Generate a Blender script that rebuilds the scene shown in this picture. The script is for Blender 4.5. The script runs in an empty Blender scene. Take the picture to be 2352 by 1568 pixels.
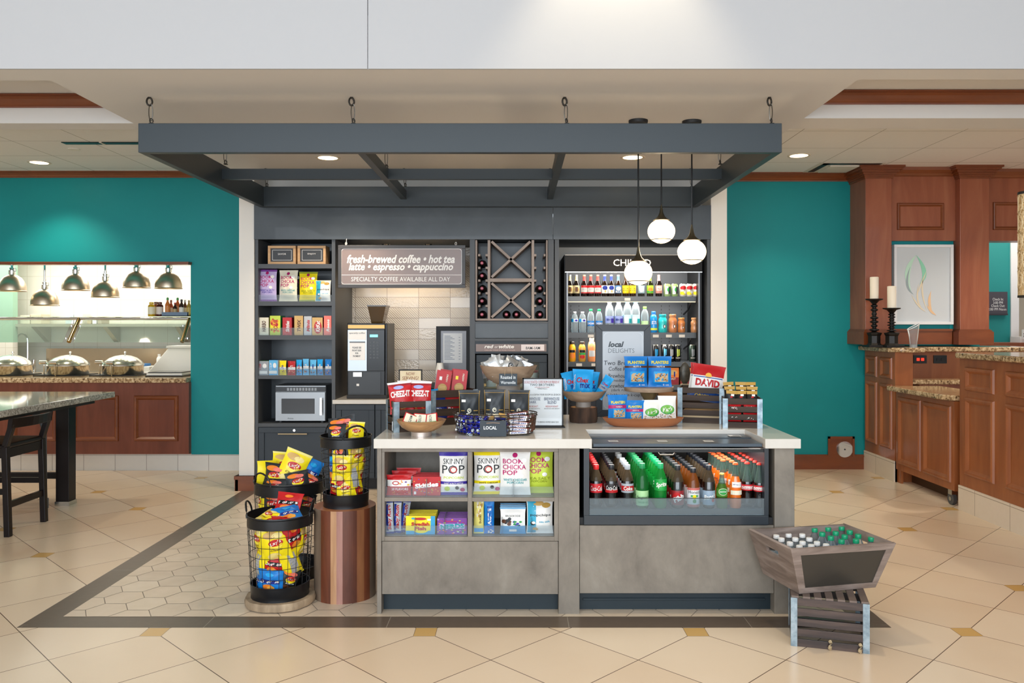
import bpy, bmesh, math, random
from math import pi, sin, cos, radians as R
from mathutils import Matrix, Vector, Euler
random.seed(7)
SC = bpy.context.scene
COL = SC.collection

# ---------------------------------------------------------------- camera
CZ, FP, CX, CY = 1.52, 1866.0, 1190.0, 743.0      # eye height, focal length and principal point for 2352x1568
cam_d = bpy.data.cameras.new('camera'); cam = bpy.data.objects.new('camera', cam_d); COL.objects.link(cam)
cam.location = (0, 0, CZ); cam.rotation_euler = (pi/2, 0, 0)
cam_d.sensor_width = 36; cam_d.lens = 36*FP/2352
cam_d.shift_x = -(CX-1176)/2352; cam_d.shift_y = -(784-CY)/2352
cam_d.clip_start = .05; cam_d.clip_end = 80
SC.camera = cam
# ---------------------------------------------------------------- world, lights, exposure
SC.view_settings.view_transform = 'Standard'; SC.view_settings.look = 'None'
SC.view_settings.gamma = 1; SC.view_settings.use_curve_mapping = False
SC.view_settings.exposure = 0.38
SC.cycles.use_denoising = True
SC.cycles.max_bounces = 7; SC.cycles.diffuse_bounces = 4; SC.cycles.glossy_bounces = 3
SC.cycles.transmission_bounces = 5; SC.cycles.transparent_max_bounces = 14
SC.cycles.caustics_reflective = False; SC.cycles.caustics_refractive = False
SC.cycles.sample_clamp_indirect = 6
SC.cycles.use_adaptive_sampling = True; SC.cycles.adaptive_threshold = .02
w = bpy.data.worlds.new('world'); SC.world = w; w.use_nodes = True
w.node_tree.nodes['Background'].inputs[0].default_value = (.80, .90, 1.0, 1)
w.node_tree.nodes['Background'].inputs[1].default_value = 1.1
def light(kind, loc, energy, color=(1, 1, 1), size=.2, sizey=None, rot=(0, 0, 0), angle=None, blend=.5, name='lamp_light', spread=None):
    d = bpy.data.lights.new(name, kind); o = bpy.data.objects.new(name, d); COL.objects.link(o)
    o.location = loc; o.rotation_euler = rot; d.energy = energy; d.color = color
    if kind == 'AREA':
        d.size = size
        if sizey: d.shape = 'RECTANGLE'; d.size_y = sizey
        if spread: d.spread = spread
    else: d.shadow_soft_size = size
    if kind == 'SPOT': d.spot_size = angle; d.spot_blend = blend
    return o
WARM = (1, .84, .64); DAY = (.84, .92, 1)
light('AREA', (-1.0, -3.6, 2.2), 370, DAY, 9, 3.0, (R(90), 0, 0), name='window_daylight')
light('AREA', (-5.6, 9.6, 2.5), 65, (1, .95, .86), 3.6, 1.4, (0, 0, 0), name='kitchen_lighting')
light('AREA', (6.2, 9.6, 2.7), 18, (1, .93, .84), 1.6, 1.6, (0, 0, 0), name='back_office_lighting')

# ---------------------------------------------------------------- pixel -> place at a depth
def fx(px, Z): return (px-CX)/FP*Z
def fz(py, Z): return CZ-(py-CY)/FP*Z
def pt(px, py, Z): return Vector((fx(px, Z), Z, fz(py, Z)))

# ---------------------------------------------------------------- materials
def lin(c):
    c = c/255; return c/12.92 if c <= .04045 else ((c+.055)/1.055)**2.4
def C(h):
    if isinstance(h, (tuple, list)): return tuple(h)+((1,) if len(h) == 3 else ())
    h = h.lstrip('#'); return tuple(lin(int(h[i:i+2], 16)) for i in (0, 2, 4))+(1,)
MATS = {}
def flat(h, rough=.5, metal=0, spec=.5, emit=None, coat=0):
    k = ('f', h, rough, metal, spec, emit, coat)
    if k in MATS: return MATS[k]
    m = bpy.data.materials.new('paint'); m.use_nodes = True
    b = m.node_tree.nodes['Principled BSDF']
    b.inputs['Base Color'].default_value = C(h); b.inputs['Roughness'].default_value = rough
    b.inputs['Metallic'].default_value = metal; b.inputs['Specular IOR Level'].default_value = spec
    b.inputs['Coat Weight'].default_value = coat
    if emit:
        b.inputs['Emission Color'].default_value = C(h); b.inputs['Emission Strength'].default_value = emit
    MATS[k] = m; return m
def N(m, t, **kw):
    n = m.node_tree.nodes.new(t)
    for k, v in kw.items(): setattr(n, k, v)
    return n
def noisy(name, stops, nscale=5, scale=(1, 1, 1), rough=.5, metal=0, detail=5, bump=0, distort=0, coat=0, spec=.5, rot=(0, 0, 0), nrough=.55):
    """noise -> ramp -> colour; stops = [(pos, hex), ...]"""
    if name in MATS: return MATS[name]
    m = bpy.data.materials.new(name); m.use_nodes = True; L = m.node_tree.links.new
    b = m.node_tree.nodes['Principled BSDF']
    tc = N(m, 'ShaderNodeTexCoord'); mp = N(m, 'ShaderNodeMapping'); mp.inputs['Scale'].default_value = scale
    mp.inputs['Rotation'].default_value = rot
    L(tc.outputs['Object'], mp.inputs['Vector'])
    n = N(m, 'ShaderNodeTexNoise'); n.inputs['Scale'].default_value = nscale; n.inputs['Detail'].default_value = detail
    n.inputs['Distortion'].default_value = distort; n.inputs['Roughness'].default_value = nrough
    L(mp.outputs[0], n.inputs['Vector'])
    r = N(m, 'ShaderNodeValToRGB'); e = r.color_ramp.elements
    while len(e) < len(stops): e.new(.5)
    for i, (p, h) in enumerate(stops): e[i].position = p; e[i].color = C(h)
    L(n.outputs['Fac'], r.inputs[0]); L(r.outputs[0], b.inputs['Base Color'])
    b.inputs['Roughness'].default_value = rough; b.inputs['Metallic'].default_value = metal
    b.inputs['Coat Weight'].default_value = coat; b.inputs['Specular IOR Level'].default_value = spec
    if bump:
        bp = N(m, 'ShaderNodeBump'); bp.inputs['Strength'].default_value = bump; bp.inputs['Distance'].default_value = .01
        L(n.outputs['Fac'], bp.inputs['Height']); L(bp.outputs[0], b.inputs['Normal'])
    MATS[name] = m; return m
def clear(name, h, alpha, rough=.05, metal=0):
    """thin tinted clear plastic or glass: mostly transparent, with gloss"""
    if name in MATS: return MATS[name]
    m = bpy.data.materials.new(name); m.use_nodes = True; L = m.node_tree.links.new
    nt = m.node_tree; b = nt.nodes['Principled BSDF']; out = nt.nodes['Material Output']
    b.inputs['Base Color'].default_value = C(h); b.inputs['Roughness'].default_value = rough
    t = N(m, 'ShaderNodeBsdfTransparent'); t.inputs[0].default_value = C(h)
    mx = N(m, 'ShaderNodeMixShader'); fr = N(m, 'ShaderNodeFresnel'); fr.inputs[0].default_value = 1.3
    ad = N(m, 'ShaderNodeMath', operation='ADD', use_clamp=True); ad.inputs[1].default_value = alpha
    L(fr.outputs[0], ad.inputs[0]); L(ad.outputs[0], mx.inputs[0]); L(t.outputs[0], mx.inputs[1]); L(b.outputs[0], mx.inputs[2])
    L(mx.outputs[0], out.inputs[0]); MATS[name] = m; return m

def grid_math(m):
    """small helper to write shader maths"""
    L = m.node_tree.links.new
    def op(o, a, b=None, c=None):
        n = N(m, 'ShaderNodeMath', operation=o)
        for i, x in enumerate((a, b, c)):
            if x is None: continue
            if isinstance(x, (int, float)): n.inputs[i].default_value = x
            else: L(x, n.inputs[i])
        return n.outputs[0]
    return op
def floor_tile_mat():
    m = bpy.data.materials.new('floor_tile'); m.use_nodes = True; L = m.node_tree.links.new; op = grid_math(m)
    b = m.node_tree.nodes['Principled BSDF']
    tc = N(m, 'ShaderNodeTexCoord'); sp = N(m, 'ShaderNodeSeparateXYZ'); L(tc.outputs['Object'], sp.inputs[0])
    S = .4716; k = 1/(math.sqrt(2)*S)
    x = op('SUBTRACT', sp.outputs[0], -.457); y = op('SUBTRACT', sp.outputs[1], 4.006)
    u = op('MULTIPLY', op('ADD', x, y), k); v = op('MULTIPLY', op('SUBTRACT', y, x), k)
    du = op('SUBTRACT', u, op('ROUND', u)); dv = op('SUBTRACT', v, op('ROUND', v))
    line = op('LESS_THAN', op('MINIMUM', op('ABSOLUTE', du), op('ABSOLUTE', dv)), .0046)
    u2 = op('MULTIPLY', u, .5); v2 = op('MULTIPLY', v, .5)
    eu = op('MULTIPLY', op('SUBTRACT', u2, op('ROUND', u2)), 2*S); ev = op('MULTIPLY', op('SUBTRACT', v2, op('ROUND', v2)), 2*S)
    dx = op('ABSOLUTE', op('MULTIPLY', op('SUBTRACT', eu, ev), .7071)); dy = op('ABSOLUTE', op('MULTIPLY', op('ADD', eu, ev), .7071))
    mx = op('MAXIMUM', dx, dy)
    dot = op('LESS_THAN', mx, .052); rim = op('LESS_THAN', mx, .0545)
    cb = N(m, 'ShaderNodeCombineXYZ'); L(op('FLOOR', u), cb.inputs[0]); L(op('FLOOR', v), cb.inputs[1])
    wn = N(m, 'ShaderNodeTexWhiteNoise'); L(cb.outputs[0], wn.inputs['Vector'])
    ns = N(m, 'ShaderNodeTexNoise'); ns.inputs['Scale'].default_value = 3; ns.inputs['Detail'].default_value = 4
    L(tc.outputs['Object'], ns.inputs['Vector'])
    f = op('ADD', op('MULTIPLY', wn.outputs['Value'], .5), op('ADD', .13, op('MULTIPLY', ns.outputs['Fac'], .3)))
    r = N(m, 'ShaderNodeValToRGB'); e = r.color_ramp.elements
    e[0].position = .25; e[0].color = C('#dec6aa'); e[1].position = .8; e[1].color = C('#e7d4bb')
    L(f, r.inputs[0])
    def mixc(a, fac, col):
        n = N(m, 'ShaderNodeMix', data_type='RGBA'); L(fac, n.inputs[0]); L(a, n.inputs[6]); n.inputs[7].default_value = C(col); return n.outputs[2]
    c = mixc(r.outputs[0], line, '#665343'); c = mixc(c, rim, '#7a644c'); c = mixc(c, dot, '#cfa765')
    L(c, b.inputs['Base Color'])
    b.inputs['Roughness'].default_value = .22
    L(op('ADD', .2, op('MULTIPLY', ns.outputs['Fac'], .08)), b.inputs['Roughness'])
    bp = N(m, 'ShaderNodeBump'); bp.inputs['Strength'].default_value = .25; bp.inputs['Distance'].default_value = .002
    L(op('SUBTRACT', 1, op('MAXIMUM', line, 0)), bp.inputs['Height']); L(bp.outputs[0], b.inputs['Normal'])
    return m
def panel_grid_mat(name, ax, az, ox, oz, sx, sz, lw, col, colb, linec, rough=.6, relief=0, vary=.5):
    """stacked rectangular tiles on axes ax, az (0..2); offsets ox,oz; size sx,sz"""
    m = bpy.data.materials.new(name); m.use_nodes = True; L = m.node_tree.links.new; op = grid_math(m)
    b = m.node_tree.nodes['Principled BSDF']
    tc = N(m, 'ShaderNodeTexCoord'); sp = N(m, 'ShaderNodeSeparateXYZ'); L(tc.outputs['Object'], sp.inputs[0])
    u = op('DIVIDE', op('SUBTRACT', sp.outputs[ax], ox), sx); v = op('DIVIDE', op('SUBTRACT', sp.outputs[az], oz), sz)
    du = op('MULTIPLY', op('ABSOLUTE', op('SUBTRACT', u, op('ROUND', u))), sx); dv = op('MULTIPLY', op('ABSOLUTE', op('SUBTRACT', v, op('ROUND', v))), sz)
    line = op('LESS_THAN', op('MINIMUM', du, dv), lw)
    cb = N(m, 'ShaderNodeCombineXYZ'); L(op('FLOOR', u), cb.inputs[0]); L(op('FLOOR', v), cb.inputs[1])
    wn = N(m, 'ShaderNodeTexWhiteNoise'); L(cb.outputs[0], wn.inputs['Vector'])
    ns = N(m, 'ShaderNodeTexNoise'); ns.inputs['Scale'].default_value = 60 if relief else 25; L(tc.outputs['Object'], ns.inputs['Vector'])
    n1 = N(m, 'ShaderNodeMix', data_type='RGBA'); n1.inputs[6].default_value = C(col); n1.inputs[7].default_value = C(colb)
    L(op('ADD', op('MULTIPLY', wn.outputs['Value'], vary), op('MULTIPLY', ns.outputs['Fac'], 1-vary)), n1.inputs[0])
    n2 = N(m, 'ShaderNodeMix', data_type='RGBA'); L(line, n2.inputs[0]); L(n1.outputs[2], n2.inputs[6]); n2.inputs[7].default_value = C(linec)
    L(n2.outputs[2], b.inputs['Base Color']); b.inputs['Roughness'].default_value = rough
    if relief:
        wv = N(m, 'ShaderNodeTexWave'); wv.inputs['Scale'].default_value = 26; wv.bands_direction = 'DIAGONAL'; L(tc.outputs['Object'], wv.inputs['Vector'])
        vo = N(m, 'ShaderNodeTexVoronoi'); vo.inputs['Scale'].default_value = 55; L(tc.outputs['Object'], vo.inputs['Vector'])
        hh = op('ADD', op('MULTIPLY', wv.outputs['Fac'], op('GREATER_THAN', wn.outputs['Value'], .6)),
                op('MULTIPLY', vo.outputs['Distance'], op('LESS_THAN', wn.outputs['Value'], .35)))
        bp = N(m, 'ShaderNodeBump'); bp.inputs['Strength'].default_value = relief; bp.inputs['Distance'].default_value = .004
        L(hh, bp.inputs['Height']); L(bp.outputs[0], b.inputs['Normal'])
    return m

# ---------------------------------------------------------------- mesh builder
TXT = {}
def text_mesh(s, shear=0, bold=0):
    k = (s, shear, bold)
    if k in TXT: return TXT[k]
    c = bpy.data.curves.new('t', 'FONT'); c.body = s; c.size = 1; c.shear = shear; c.offset = bold; c.resolution_u = 2
    c.space_line = .95; c.align_x = 'CENTER'
    o = bpy.data.objects.new('t', c)
    me = bpy.data.meshes.new_from_object(o)
    vs = [(v.co.x, v.co.y) for v in me.vertices]; fs = [tuple(p.vertices) for p in me.polygons]
    bpy.data.objects.remove(o); bpy.data.meshes.remove(me); bpy.data.curves.remove(c)
    if not vs: TXT[k] = ([], []); return TXT[k]
    x0 = min(v[0] for v in vs); x1 = max(v[0] for v in vs); y0 = min(v[1] for v in vs); y1 = max(v[1] for v in vs)
    vs = [((x-(x0+x1)/2)/(x1-x0)*2, (y-(y0+y1)/2)/max(y1-y0, 1e-6)*2) for x, y in vs]
    TXT[k] = (vs, fs); return TXT[k]
I4 = Matrix.Identity(4)
def TR(x=0, y=0, z=0, rz=0, rx=0, ry=0): return Matrix.Translation((x, y, z)) @ Euler((R(rx), R(ry), R(rz))).to_matrix().to_4x4()
class MB:
    def __init__(s): s.v = []; s.f = []; s.mi = []; s.sm = []; s.mats = []; s.T = I4
    def add(s, vs, fs, mat, smooth=False):
        if mat not in s.mats: s.mats.append(mat)
        k = s.mats.index(mat); n = len(s.v); T = s.T
        s.v += [tuple(T @ Vector(p)) for p in vs]
        s.f += [tuple(n+i for i in f) for f in fs]; s.mi += [k]*len(fs); s.sm += [smooth]*len(fs)
        return s
    def box(s, x0, x1, y0, y1, z0, z1, mat):
        if x0 > x1: x0, x1 = x1, x0
        if y0 > y1: y0, y1 = y1, y0
        if z0 > z1: z0, z1 = z1, z0
        return s.add([(x0, y0, z0), (x1, y0, z0), (x1, y1, z0), (x0, y1, z0), (x0, y0, z1), (x1, y0, z1), (x1, y1, z1), (x0, y1, z1)],
                     [(0, 3, 2, 1), (4, 5, 6, 7), (0, 1, 5, 4), (1, 2, 6, 5), (2, 3, 7, 6), (3, 0, 4, 7)], mat)
    def hexa(s, p, mat):   # 8 corners, bottom 4 ccw then top 4
        return s.add(p, [(0, 3, 2, 1), (4, 5, 6, 7), (0, 1, 5, 4), (1, 2, 6, 5), (2, 3, 7, 6), (3, 0, 4, 7)], mat)
    def quad(s, a, b, c, d, mat): return s.add([a, b, c, d], [(0, 1, 2, 3)], mat)
    def prism(s, poly, h0, h1, mat, axis='z', smooth=False):
        n = len(poly)
        def P(a, b, h): return {'z': (a, b, h), 'y': (a, h, b), 'x': (h, a, b)}[axis]
        vs = [P(a, b, h0) for a, b in poly]+[P(a, b, h1) for a, b in poly]
        s.add(vs, [tuple(range(n)), tuple(range(2*n-1, n-1, -1))], mat)
        n0 = len(s.v)-2*n; k = s.mats.index(mat)
        for i in range(n):
            j = (i+1) % n; s.f.append((n0+i, n0+n+i, n0+n+j, n0+j)); s.mi.append(k); s.sm.append(smooth)
        return s
    def lathe(s, prof, mat, c=(0, 0, 0), seg=20, mats=None, sx=1, sy=1, cap=True, smooth=True, fn=None):
        """prof [(r,z)...] bottom to top; mats optional per segment"""
        m = len(prof); vs = []
        for r, z in prof:
            for i in range(seg):
                a = 2*pi*i/seg; rr = r*(fn(a, z) if fn else 1)
                vs.append((c[0]+rr*cos(a)*sx, c[1]+rr*sin(a)*sy, c[2]+z))
        groups = {}
        for j in range(m-1):
            mt = mats[j] if mats else mat
            for i in range(seg):
                k = (i+1) % seg
                groups.setdefault(id(mt), (mt, []))[1].append((j*seg+i, j*seg+k, (j+1)*seg+k, (j+1)*seg+i))
        if cap:
            if prof[0][0] > 1e-4: groups.setdefault(id(mats[0] if mats else mat), (mats[0] if mats else mat, []))[1].append(tuple(range(seg-1, -1, -1)))
            if prof[-1][0] > 1e-4: groups.setdefault(id(mats[-1] if mats else mat), (mats[-1] if mats else mat, []))[1].append(tuple((m-1)*seg+i for i in range(seg)))
        n0 = len(s.v); T = s.T; s.v += [tuple(T @ Vector(p)) for p in vs]
        for mt, fs in groups.values():
            if mt not in s.mats: s.mats.append(mt)
            k = s.mats.index(mt)
            for f in fs: s.f.append(tuple(n0+i for i in f)); s.mi.append(k); s.sm.append(smooth)
        return s
    def cyl(s, c, r, h, mat, seg=20, axis='z', r2=None):
        T0 = s.T
        A = {'z': I4, 'x': Matrix.Rotation(pi/2, 4, 'Y'), 'y': Matrix.Rotation(-pi/2, 4, 'X')}[axis]
        s.T = T0 @ Matrix.Translation(c) @ A
        s.lathe([(r, 0), (r if r2 is None else r2, h)], mat, seg=seg); s.T = T0; return s
    def tube(s, pts, r, mat, seg=6, closed=False):
        P = [Vector(p) for p in pts]; n = len(P); vs = []; fs = []
        for i, p in enumerate(P):
            a = P[(i-1) % n] if (closed or i > 0) else p; b = P[(i+1) % n] if (closed or i < n-1) else p
            d = (b-a).normalized()
            up = Vector((0, 0, 1)) if abs(d.z) < .9 else Vector((0, 1, 0))
            e1 = d.cross(up).normalized(); e2 = d.cross(e1).normalized()
            rr = r[i] if isinstance(r, (list, tuple)) else r
            for k in range(seg):
                t = 2*pi*k/seg; vs.append(p+(e1*cos(t)+e2*sin(t))*rr)
        for i in range(n if closed else n-1):
            j = (i+1) % n
            for k in range(seg):
                l = (k+1) % seg; fs.append((i*seg+k, j*seg+k, j*seg+l, i*seg+l))
        if not closed: fs += [tuple(range(seg)), tuple((n-1)*seg+k for k in range(seg-1, -1, -1))]
        return s.add([tuple(v) for v in vs], fs, mat, True)
    def text(s, t, x, z, w, h, mat, y=0, shear=0, bold=0, S=None):
        vs, fs = text_mesh(t, shear, bold)
        if not vs: return s
        return s.add([(x+a*w/2, y, z+b*h/2) for a, b in vs] if S is None else [S(x+a*w/2, z+b*h/2) for a, b in vs], fs, mat)
    def build(s, name, parent=None, loc=None, local=False, bev=0, bseg=2):
        """vertices are world coordinates unless local; parent's translation is removed"""
        off = Vector((0, 0, 0))
        if not local:
            if parent is not None:
                p = parent
                while p is not None: off = off+p.location; p = p.parent
            elif loc is not None: off = Vector(loc)
        me = bpy.data.meshes.new(name)
        me.from_pydata([(x-off.x, y-off.y, z-off.z) for x, y, z in s.v], [], s.f)
        for m in s.mats: me.materials.append(m)
        me.polygons.foreach_set('material_index', s.mi); me.polygons.foreach_set('use_smooth', s.sm)
        me.update()
        if any(s.sm): me.set_sharp_from_angle(angle=R(38))
        o = bpy.data.objects.new(name, me); COL.objects.link(o)
        if parent is not None: o.parent = parent
        elif loc is not None: o.location = loc
        if bev:
            b = o.modifiers.new('bevel', 'BEVEL'); b.width = bev; b.segments = bseg; b.limit_method = 'ANGLE'; b.angle_limit = R(40)
            b.harden_normals = False
        return o
def thing(name, label, cat, loc=(0, 0, 0), rz=0, group=None, rot=None):
    o = bpy.data.objects.new(name, None); COL.objects.link(o); o.location = loc; o.empty_display_size = .05
    o.rotation_euler = rot if rot else (0, 0, R(rz)); o['label'] = label; o['category'] = cat
    if group: o['group'] = group
    return o
def tag(o, label, cat, group=None):
    o['label'] = label; o['category'] = cat
    if group: o['group'] = group
    return o
def struct(mb, name, **k):
    o = mb.build(name, **k); o['kind'] = 'structure'; return o
def dup(root, loc, rz=0, label=None, group=None, rot=None):
    r = root.copy(); COL.objects.link(r); r.location = loc; r.rotation_euler = rot if rot else (0, 0, R(rz))
    if label: r['label'] = label
    if group: r['group'] = group
    for ch in list(root.children):
        c = ch.copy(); COL.objects.link(c); c.parent = r
        for g in ch.children:
            d = g.copy(); COL.objects.link(d); d.parent = c
    return r
ORD = ['first', 'second', 'third', 'fourth', 'fifth', 'sixth', 'seventh', 'eighth', 'ninth', 'tenth', 'eleventh', 'twelfth']
# ================================================================ materials used in many places
CEIL = flat('#d8d6d4', .85); WHITE = flat('#e8e4dd', .7); BULK = flat('#b6b7ba', .8)
TEAL = noisy('teal wall', [(.3, '#058689'), (.7, '#088a8d')], 2, rough=.5, spec=.35)
CHERRY = noisy('cherry wood', [(.25, '#84462e'), (.5, '#945338'), (.75, '#a16244')], 2.2, (3, 3, .5), rough=.34, distort=1.2, coat=.15)
CHERRYH = noisy('cherry wood trim', [(.25, '#6c3519'), (.75, '#874823')], 2.2, (.5, 3, 3), rough=.34, distort=1, coat=.15)
OAK = noisy('warm wood counter front', [(.25, '#844824'), (.5, '#97572f'), (.75, '#a56439')], 2.5, (3, 3, .5), rough=.36, distort=1.1, coat=.15)
BASET = panel_grid_mat('base tile', 0, 2, .05, -.3, .325, .46, .0025, '#d4d2cc', '#dfdcd6', '#8f8a84', .35)
BASED = panel_grid_mat('base tile at the desk', 1, 2, .1, -.3, .46, .48, .0025, '#d8c9b6', '#e2d6c6', '#9c8b78', .35)
GRAN = noisy('granite gold', [(.36, '#2b1f18'), (.45, '#8a6a48'), (.54, '#c9ad84'), (.66, '#d9c6a6')], 42, rough=.12, detail=8, nrough=.75)
GRANG = noisy('granite grey', [(.36, '#4a4944'), (.46, '#8f8d85'), (.56, '#b4b2aa'), (.68, '#cfccc4')], 70, rough=.07, detail=8, nrough=.75)
STEEL = flat('#c9c7c2', .22, 1); CHROME = flat('#dcdcdc', .08, 1); BRUSH = flat('#b3aea5', .34, 1)
BLACK = flat('#0c0c0d', .35); BLACKM = flat('#1a1a1c', .6)
NAVY = noisy('slate blue stained wood', [(.3, '#2e353b'), (.55, '#3a4147'), (.75, '#484e54')], 2.5, (1, 1, 1), rough=.38, detail=6, coat=.1)
NAVYD = flat('#2b343d', .5); NAVYS = flat('#424549', .45); PERG = flat('#2b353c', .42)
GREYW = noisy('grey washed wood', [(.25, '#615a51'), (.42, '#787066'), (.58, '#857d72'), (.8, '#989186')], 3.4, (1.6, 1.6, 1.0), rough=.5, detail=9, distort=.25, nrough=.65)
QUARTZ = noisy('quartz top', [(.3, '#cfcac2'), (.7, '#d8d4cd')], 6, rough=.12)

# ================================================================ floor
fm = MB(); FT = floor_tile_mat()
STRIP = panel_grid_mat('wood look border tile', 0, 1, -2.51+.02, 4.0, .915, 5, .002, '#6b5d50', '#5b4e43', '#8f8578', .35, vary=.35)
STRIPY = panel_grid_mat('wood look border tile lengthwise', 0, 1, -5, 4.1, 10, .915, .002, '#6b5d50', '#5b4e43', '#8f8578', .35, vary=.35)
GROUT = flat('#9b8f82', .7)
def rect(mb, x0, x1, y0, y1, z, mat): mb.quad((x0, y0, z), (x1, y0, z), (x1, y1, z), (x0, y1, z), mat)
SX0, SX1, SX2, SX3, SY0, SY1, SYE = -2.51, -2.36, 1.72, 1.868, 4.063, 4.214, 7.5
rect(fm, -9, 9, -4, SY0, 0, FT); rect(fm, -9, SX0, SY0, 12, 0, FT); rect(fm, SX3, 9, SY0, 12, 0, FT)
rect(fm, SX0, SX3, SYE, 12, 0, FT); rect(fm, SX1, SX2, SY1, SYE, 0, GROUT)
fm.quad((SX0, SY0, 0), (SX3, SY0, 0), (SX2, SY1, 0), (SX1, SY1, 0), STRIP)
fm.quad((SX0, SY0, 0), (SX1, SY1, 0), (SX1, SYE, 0), (SX0, SYE, 0), STRIPY)
fm.quad((SX3, SY0, 0), (SX3, SYE, 0), (SX2, SYE, 0), (SX2, SY1, 0), STRIPY)
# hexagonal tiles of the inlay, clipped to its border
HEX = [noisy('hex tile %d' % i, [(.3, a), (.7, b)], 7, rough=.3) for i, (a, b) in enumerate([('#d3c0a8', '#dccab4'), ('#cdbba5', '#d6c5b0'), ('#d8c6ae', '#e0d0bb')])]
def clip(poly, ax, val, keep_less):
    out = []
    for i in range(len(poly)):
        a, b = poly[i], poly[(i+1) % len(poly)]
        ia = (a[ax] <= val) == keep_less; ib = (b[ax] <= val) == keep_less
        if ia: out.append(a)
        if ia != ib:
            t = (val-a[ax])/(b[ax]-a[ax]); out.append((a[0]+(b[0]-a[0])*t, a[1]+(b[1]-a[1])*t))
    return out
hs = .112
for i in range(-16, 14):
    for j in range(0, 20):
        cx = i*1.5*hs; cy = 4.214+j*math.sqrt(3)*hs+(math.sqrt(3)/2*hs if i % 2 else 0)
        p = [(cx+(hs-.0025)*cos(k*pi/3), cy+(hs-.0025)*sin(k*pi/3)) for k in range(6)]
        for ax, val, kl in ((0, SX1, False), (0, SX2, True), (1, SY1, False), (1, SYE, True)):
            p = clip(p, ax, val, kl) if p else p
        if len(p) > 2: fm.add([(a, b, .0015) for a, b in p], [tuple(range(len(p)))], random.choice(HEX))
fl = struct(fm, 'floor')

# ================================================================ ceilings, bulkhead
SOF, TIL = 2.92, 3.09
CT_R = panel_grid_mat('ceiling tile right', 0, 1, 3.63, 7.27, .66, .645, .0035, '#e4e2e0', '#ebe9e7', '#97938c', .9)
CT_L = panel_grid_mat('ceiling tile left', 0, 1, -3.70, 7.60, .655, .61, .0035, '#e4e2e0', '#ebe9e7', '#97938c', .9)
m = MB(); m.box(-9, -2.69, 5.84, 12, TIL, TIL+.04, CT_L); struct(m, 'ceiling')
m = MB(); m.box(1.95, 9, 5.84, 12, TIL, TIL+.04, CT_R); struct(m, 'ceiling')
m = MB()      # plaster soffit with its two coffers
m.box(-2.69, 1.95, 4.48, 8.0, SOF, SOF+.3, CEIL)
m.box(-9, -2.69, 4.48, 4.68, SOF, SOF+.3, CEIL); m.box(1.95, 9, 4.48, 4.66, SOF, SOF+.3, CEIL)
m.box(-9, -2.69, 5.68, 5.86, SOF, SOF+.3, CEIL); m.box(1.95, 9, 5.54, 5.84, SOF, SOF+.3, CEIL)
m.box(-9, -2.69, 4.6, 5.8, 3.115, 3.2, CEIL); m.box(1.95, 9, 4.6, 5.7, 3.10, 3.2, CEIL)
struct(m, 'ceiling')
m = MB()
m.box(-9, fx(845, 4.47)-.002, 4.465, 4.48, SOF, 4.25, BULK); m.box(fx(845, 4.47)+.002, 9, 4.465, 4.48, SOF, 4.25, BULK)
m.box(-9, 9, 4.481, 4.5, SOF+.02, 4.25, BLACKM)
struct(m, 'wall_bulkhead')
m = MB(); m.box(-9, 9, -4, 4.48, 4.22, 4.3, flat('#d8d8d6', .8)); struct(m, 'ceiling')
def crown(x0, x1, y, z0, z1, d, mat=CHERRYH, name='trim_1'):
    """moulding along x; y is the wall face, projects towards -y by d at the top"""
    h = z1-z0
    prof = [(0, z0), (-.012, z0), (-.014, z0+.12*h), (-.02, z0+.2*h), (-.03, z0+.4*h), (-.5*d-.01, z0+.62*h), (-.85*d, z0+.78*h), (-.85*d, z0+.84*h), (-d, z0+.86*h), (-d, z1), (0, z1)]
    m = MB(); m.prism([(y+a, b) for a, b in prof], x0, x1, mat, 'x'); return struct(m, name)
crown(-9, -2.69, 5.68, 3.027, 3.112, .06, name='trim_1')
crown(1.95, 9, 5.54, 3.012, 3.098, .06, name='trim_2')
crown(-9, -2.55, 8.42, 3.03, 3.09, .07, name='trim_3')
crown(1.9, 3.55, 8.5, 3.005, 3.09, .08, name='trim_4')

# ================================================================ walls
OPX = -3.393; OPT = fz(606, 8.42); CTZ = .965
m = MB()
m.box(-9, OPX, 8.42, 8.57, OPT, TIL, TEAL); m.box(OPX, -2.54, 8.42, 8.57, 0, TIL, TEAL); m.box(-9, OPX, 8.44, 8.57, 0, CTZ-.07, TEAL)
struct(m, 'wall_left')
m = MB(); m.box(1.909, 3.9, 8.5, 8.65, 0, TIL, TEAL); struct(m, 'wall_right')
m = MB()     # plaster end walls either side of the pantry unit and the wall above it
m.box(-2.545, -2.408, 7.41, 8.42, 0, SOF, WHITE); m.box(1.759, 1.905, 7.41, 8.5, 0, SOF, WHITE)
m.box(-2.408, 1.759, 7.78, 8.0, 2.6, SOF, WHITE); m.box(-2.41, 1.76, 8.25, 8.4, 0, 2.6, WHITE)
struct(m, 'wall_back')
m = MB(); m.box(-9.1, -9, -4, 12, 0, 4.3, flat('#c9c4ba', .8)); struct(m, 'wall_side_left')
m = MB(); m.box(9, 9.1, -4, 12, 0, 4.3, flat('#c9c4ba', .8)); struct(m, 'wall_side_right')
m = MB(); m.box(-9, OPX+.01, 8.415, 8.435, 0, fz(1042, 8.42), BASET); m.box(OPX+.01, -2.55, 8.405, 8.42, 0, fz(1043, 8.42), BASET)
struct(m, 'baseboard_left')
m = MB()
zb = fz(1043, 8.5)
m.prism([(1.91, 0), (3.62, 0), (3.62, zb), (3.49, zb), (3.49, zb+.17), (3.25, zb+.17), (3.25, zb), (1.91, zb)], 8.478, 8.5, CHERRYH, 'y')
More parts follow.
